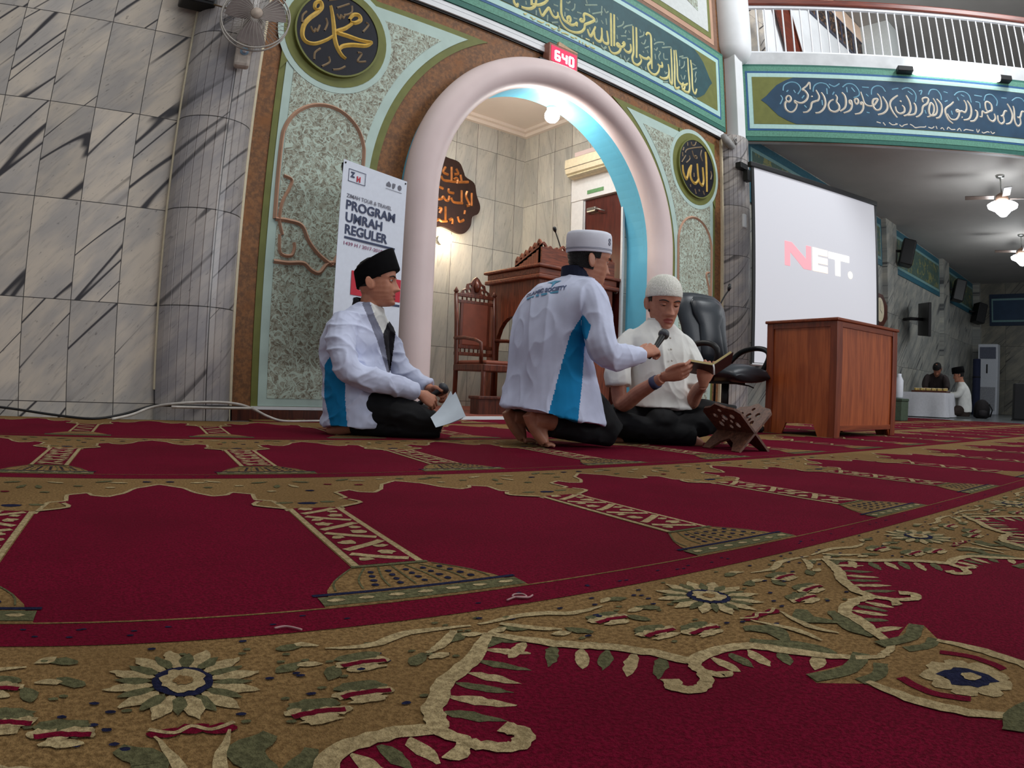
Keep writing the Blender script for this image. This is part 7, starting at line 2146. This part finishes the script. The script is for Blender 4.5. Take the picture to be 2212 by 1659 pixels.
# shirt
mb = MB()
torso(mb, [(-0.235, 0.02, 0.19, 0.150, 0.185), (-0.245, 0.03, 0.28, 0.142, 0.178), (-0.26, 0.03, 0.40, 0.136, 0.180), (-0.268, 0.02, 0.49, 0.128, 0.192), (-0.270, 0.02, 0.555, 0.105, 0.190), (-0.266, 0.02, 0.592, 0.086, 0.158), (-0.260, 0.015, 0.626, 0.070, 0.105), (-0.256, 0.012, 0.652, 0.062, 0.068)], fC, 32)
limb(mb, [(-0.385, -0.04, 0.548), (-0.43, -0.075, 0.512), (-0.462, -0.12, 0.41), (-0.455, -0.145, 0.295)], [0.060, 0.066, 0.070, 0.070])
limb(mb, [(-0.155, 0.08, 0.550), (-0.112, 0.105, 0.512), (-0.066, 0.08, 0.40), (-0.068, 0.04, 0.295)], [0.060, 0.066, 0.070, 0.070])
wc = folds(9, 0.013, 21.0, (1, 1, 0.3)); wc2 = folds(22, 0.002, 1.7, (1, 1, 0.6))
shc = mesh_part('shirt', fuse(mb, 0.0055, 7), M_SHIRT, t, None, lambda c, n: wc(c, n) + wc2(c, n))
mb = MB()
HN = headM(-0.258, 0.012, 0.652, fC, radians(6))
rings = []
for a in range(-165, 166, 15):
    ar = radians(a + 180)
    c = Vector((0.064 * cos(ar), 0.068 * sin(ar), 0.0)); d = Vector((cos(ar), sin(ar), 0))
    rings.append([HN @ (c + d * 0.006 + Vector((0, 0, -0.03))), HN @ (c + d * 0.003 + Vector((0, 0, 0.018))), HN @ (c - d * 0.004 + Vector((0, 0, 0.018))), HN @ (c - d * 0.004 + Vector((0, 0, -0.03)))])
mb.grid(rings, True, True, True, smooth=False); mb.build('collar', M_SHIRT, shc)
f2 = Vector((cos(fC), sin(fC), 0)); s2 = Vector((-sin(fC), cos(fC), 0))
for i, z in enumerate((0.56, 0.50, 0.44, 0.38)):
    mb = MB(); c0 = Vector((-0.262, 0.025, z)) + f2 * (0.118 + 0.012 * i) + s2 * 0.0
    mb.lathe([(0.001, 0.004), (0.005, 0.004), (0.006, 0.0)], 10, M=Matrix.Translation(c0) @ f2.to_track_quat('Z', 'Y').to_matrix().to_4x4()); mb.build('button', plain('shirt_button', rgb(190, 186, 176), 0.4), shc)
mb = MB()
for h, k, a in ((hR, kR, aR), (hL, kL, aL)):
    limb(mb, [h, (h + k) / 2 + Vector((0, 0, 0.02)), k], [0.105, 0.095, 0.068])
    limb(mb, [k, (k + a) / 2 + Vector((0, -0.03, 0)), a + (a - k).normalized() * 0.09], [0.064, 0.066, 0.050])
torso(mb, [(-0.25, 0.04, 0.05, 0.13, 0.20), (-0.25, 0.04, 0.14, 0.13, 0.19), (-0.25, 0.04, 0.25, 0.11, 0.155)], fC)
limb(mb, [(-0.25, -0.02, 0.10), (-0.22, -0.12, 0.09), (-0.20, -0.18, 0.07)], [0.11, 0.10, 0.06])
tr = fuse(mb, 0.008, 4)
for v in tr.vertices:
    v.co.z = max(v.co.z, 0.006)
mesh_part('trousers', tr, M_TROUSER, t, None, lambda c, n: wt(c, n) if c.z > 0.03 else 0)
# wrist band, as a part he wears
mb = MB()
w0, w1 = Vector((-0.262, -0.298, 0.313)), Vector((-0.238, -0.313, 0.327))
mb.tube([w0, w1], [0.0345, 0.0335], 18); mb.build('watch_strap', plain('blue_grey_strap', rgb(66, 70, 100), 0.5), t)
# the open book
t2 = thing('book', 'small open book with dark cover and gilt page edges held by the reading man', 'book', tuple(t.location), t.rotation_euler.z)
M_COVER = plain('dark_book_cover', rgb(46, 22, 26), 0.45, var=0.15)
M_PAGE = plain('gilt_page_edge', rgb(206, 186, 128), 0.5, var=0.06)
sp0, upv = Vector((0.030, -0.165, 0.360)), Vector((0.02, -0.93, 0.30)).normalized()
for nm, dv in (('l', Vector((-1.0, 0.0, 0.14))), ('r', Vector((0.80, 0.05, 0.62)))):
    dv = (dv - upv * dv.dot(upv)).normalized()
    nr = dv.cross(upv).normalized()
    if nr.z < 0:
        nr = -nr
    for name, mat, off, th, wd, hg in (('cover', M_COVER, 0.0, 0.003, 0.122, 0.165), ('page_block', M_PAGE, 0.003, 0.012, 0.116, 0.158)):
        mb = MB()
        B = sp0 + nr * off + upv * (0.0035 if name == 'page_block' else 0)
        c = [B, B + dv * wd, B + dv * wd + upv * hg, B + upv * hg]
        vs = c + [p + nr * th for p in c]
        mb.add(vs, [(0, 1, 2, 3), (7, 6, 5, 4), (0, 4, 5, 1), (1, 5, 6, 2), (2, 6, 7, 3), (3, 7, 4, 0)])
        mb.build(name, mat, t2)
mb = MB(); mb.tube([sp0 + upv * 0.165 + Vector((0.0, 0.0, 0.006)), sp0 + upv * 0.172 + Vector((0.003, 0, -0.012)), sp0 + upv * 0.170 + Vector((0.005, 0.0, -0.045))], 0.004, 6); mb.build('ribbon', M_SHIRT, t2)

# ------------------------------------------------------------------ two men far away in the wing
S_D = S_B
t = place('person', 13.1, 3.12, 'person in white shirt and black cap sitting at the far low table')
FACE['skin'] = S_D
HM = headM(0.0, 0.0, 0.775, radians(172), radians(10), 0, 1.06)
mb = MB()
add_head(mb, HM)
limb(mb, [(0.03, 0, 0.73), (0.05, 0, 0.66), (0.07, 0, 0.58)], [0.052, 0.056, 0.085])
torso(mb, [(0.11, 0, 0.10, 0.11, 0.15), (0.11, 0, 0.3, 0.10, 0.14), (0.09, 0, 0.5, 0.11, 0.15), (0.07, 0, 0.6, 0.06, 0.09)], pi)
for s in (-1, 1):
    limb(mb, [(0.08, s * 0.16, 0.55), (0.0, s * 0.21, 0.42), (-0.16, s * 0.17, 0.40), (-0.28, s * 0.10, 0.46)], [0.045, 0.042, 0.036, 0.026])
    add_hand(mb, (-0.28, s * 0.10, 0.462), (-1, -0.1 * s, 0.0), (0, 0, 1), s < 0)
    limb(mb, [(0.10, s * 0.09, 0.11), (-0.08, s * 0.24, 0.12), (-0.22, s * 0.26, 0.07)], [0.08, 0.07, 0.05])
    limb(mb, [(-0.22, s * 0.26, 0.06), (-0.16, s * 0.05, 0.05), (-0.10, -s * 0.12, 0.04)], [0.05, 0.045, 0.03])
lp = lips(HM)
mesh_part('body', fuse(mb, 0.007, 1), [S_D, M_LIP], t, lambda c, n: 1 if lp(c) else 0)
mb = MB(); head_shell(mb, HM, 0.005, lambda z, th: (abs(th) > 1.65 and z > -0.04) or (abs(th) > 1.2 and z > 0.02)); mb.build('hair', M_HAIR, t)
mb = MB()
CM2 = HM @ Matrix.Translation((0.0, 0, 0.035))
rings = [[CM2 @ Vector((0.115 * k * cos(a), 0.088 * k * sin(a), z)) for a in [2 * pi * j / 28 for j in range(28)]] for z, k in ((-0.004, 1.0), (0.05, 1.02), (0.098, 0.98), (0.106, 0.85), (0.108, 0.2))]
mb.grid(rings, True, True, True); mb.build('cap', MATS['black_velvet'], t)
mb = MB()
torso(mb, [(0.115, 0, 0.10, 0.155, 0.20), (0.12, 0, 0.25, 0.145, 0.185), (0.10, 0, 0.45, 0.14, 0.19), (0.085, 0, 0.55, 0.115, 0.19), (0.07, 0, 0.61, 0.085, 0.13), (0.055, 0, 0.65, 0.065, 0.07)], pi)
for s in (-1, 1):
    limb(mb, [(0.09, s * 0.13, 0.555), (0.05, s * 0.19, 0.50), (0.0, s * 0.22, 0.42), (-0.13, s * 0.18, 0.405), (-0.25, s * 0.11, 0.455)], [0.07, 0.07, 0.062, 0.054, 0.042])
mesh_part('shirt', fuse(mb, 0.010, 5), M_SHIRT, t, None, folds(9, 0.008, 4.4, (1, 1, 0.4)))
mb = MB()
for s in (-1, 1):
    limb(mb, [(0.10, s * 0.09, 0.12), (-0.08, s * 0.24, 0.12), (-0.22, s * 0.26, 0.075)], [0.10, 0.09, 0.065])
    limb(mb, [(-0.22, s * 0.26, 0.065), (-0.16, s * 0.05, 0.06), (-0.10, -s * 0.10, 0.05)], [0.064, 0.06, 0.045])
torso(mb, [(0.10, 0, 0.02, 0.14, 0.19), (0.10, 0, 0.12, 0.14, 0.19), (0.10, 0, 0.2, 0.12, 0.16)], pi)
tr = fuse(mb, 0.011, 4)
for v in tr.vertices:
    v.co.z = max(v.co.z, 0.004)
mesh_part('trousers', tr, fabric('dark_brown_cloth', rgb(52, 42, 38), 0.15), t)

t = place('person', 13.45, 3.66, 'person in dark shirt leaning over behind the far low table')
FACE['skin'] = S_D
HM = headM(0.02, -0.16, 0.885, radians(-100), radians(48), 0, 1.04)
mb = MB()
add_head(mb, HM)
limb(mb, [(0.015, -0.12, 0.86), (0.01, -0.05, 0.82), (0.0, 0.03, 0.76)], [0.052, 0.058, 0.09])
torso(mb, [(0.0, 0.22, 0.20, 0.11, 0.15), (0.0, 0.20, 0.42, 0.10, 0.14), (0.0, 0.11, 0.62, 0.11, 0.16), (0.0, 0.04, 0.74, 0.09, 0.16), (0.0, 0.01, 0.80, 0.05, 0.08)], radians(-90))
for s in (-1, 1):
    limb(mb, [(s * 0.165, 0.02, 0.735), (s * 0.215, -0.04, 0.60), (s * 0.20, -0.14, 0.47)], [0.046, 0.042, 0.036])
    limb(mb, [(s * 0.20, -0.14, 0.47), (s * 0.14, -0.24, 0.46), (s * 0.10, -0.28, 0.465)], [0.036, 0.03, 0.026])
    add_hand(mb, (s * 0.10, -0.28, 0.467), (-0.2 * s, -1, 0.0), (0, 0, 1), s > 0)
    limb(mb, [(s * 0.09, 0.22, 0.20), (s * 0.11, 0.05, 0.12), (s * 0.12, -0.10, 0.065)], [0.08, 0.07, 0.05])
    limb(mb, [(s * 0.12, -0.10, 0.05), (s * 0.12, 0.15, 0.05), (s * 0.11, 0.30, 0.04)], [0.05, 0.05, 0.035])
mesh_part('body', fuse(mb, 0.007, 1), [S_D], t)
mb = MB(); head_shell(mb, HM, 0.008, lambda z, th: z > 0.055 or (abs(th) > 1.5 and z > -0.05) or (abs(th) > 1.2 and z > 0.0)); mb.build('hair', M_HAIR, t)
mb = MB()
torso(mb, [(0.0, 0.21, 0.14, 0.15, 0.19), (0.0, 0.20, 0.35, 0.13, 0.175), (0.0, 0.13, 0.58, 0.13, 0.185), (0.0, 0.07, 0.71, 0.12, 0.195), (0.0, 0.03, 0.78, 0.09, 0.15), (0.005, 0.0, 0.82, 0.062, 0.075)], radians(-90))
for s in (-1, 1):
    limb(mb, [(s * 0.14, 0.04, 0.74), (s * 0.185, 0.0, 0.70), (s * 0.215, -0.05, 0.60), (s * 0.208, -0.11, 0.52)], [0.07, 0.072, 0.066, 0.062])
mesh_part('shirt', fuse(mb, 0.010, 5), fabric('dark_brown_shirt', rgb(62, 54, 54), 0.12), t, None, folds(9, 0.007, 14.4, (1, 1, 0.4)))
mb = MB()
torso(mb, [(0.0, 0.21, 0.05, 0.13, 0.18), (0.0, 0.21, 0.16, 0.13, 0.18), (0.0, 0.21, 0.26, 0.12, 0.16)], radians(-90))
for s in (-1, 1):
    limb(mb, [(s * 0.09, 0.20, 0.17), (s * 0.11, 0.05, 0.12), (s * 0.12, -0.10, 0.075)], [0.10, 0.09, 0.065])
    limb(mb, [(s * 0.12, -0.10, 0.06), (s * 0.12, 0.12, 0.06), (s * 0.11, 0.26, 0.05)], [0.06, 0.06, 0.05])
tr = fuse(mb, 0.011, 4)
for v in tr.vertices:
    v.co.z = max(v.co.z, 0.004)
mesh_part('trousers', tr, M_TROUSER, t)
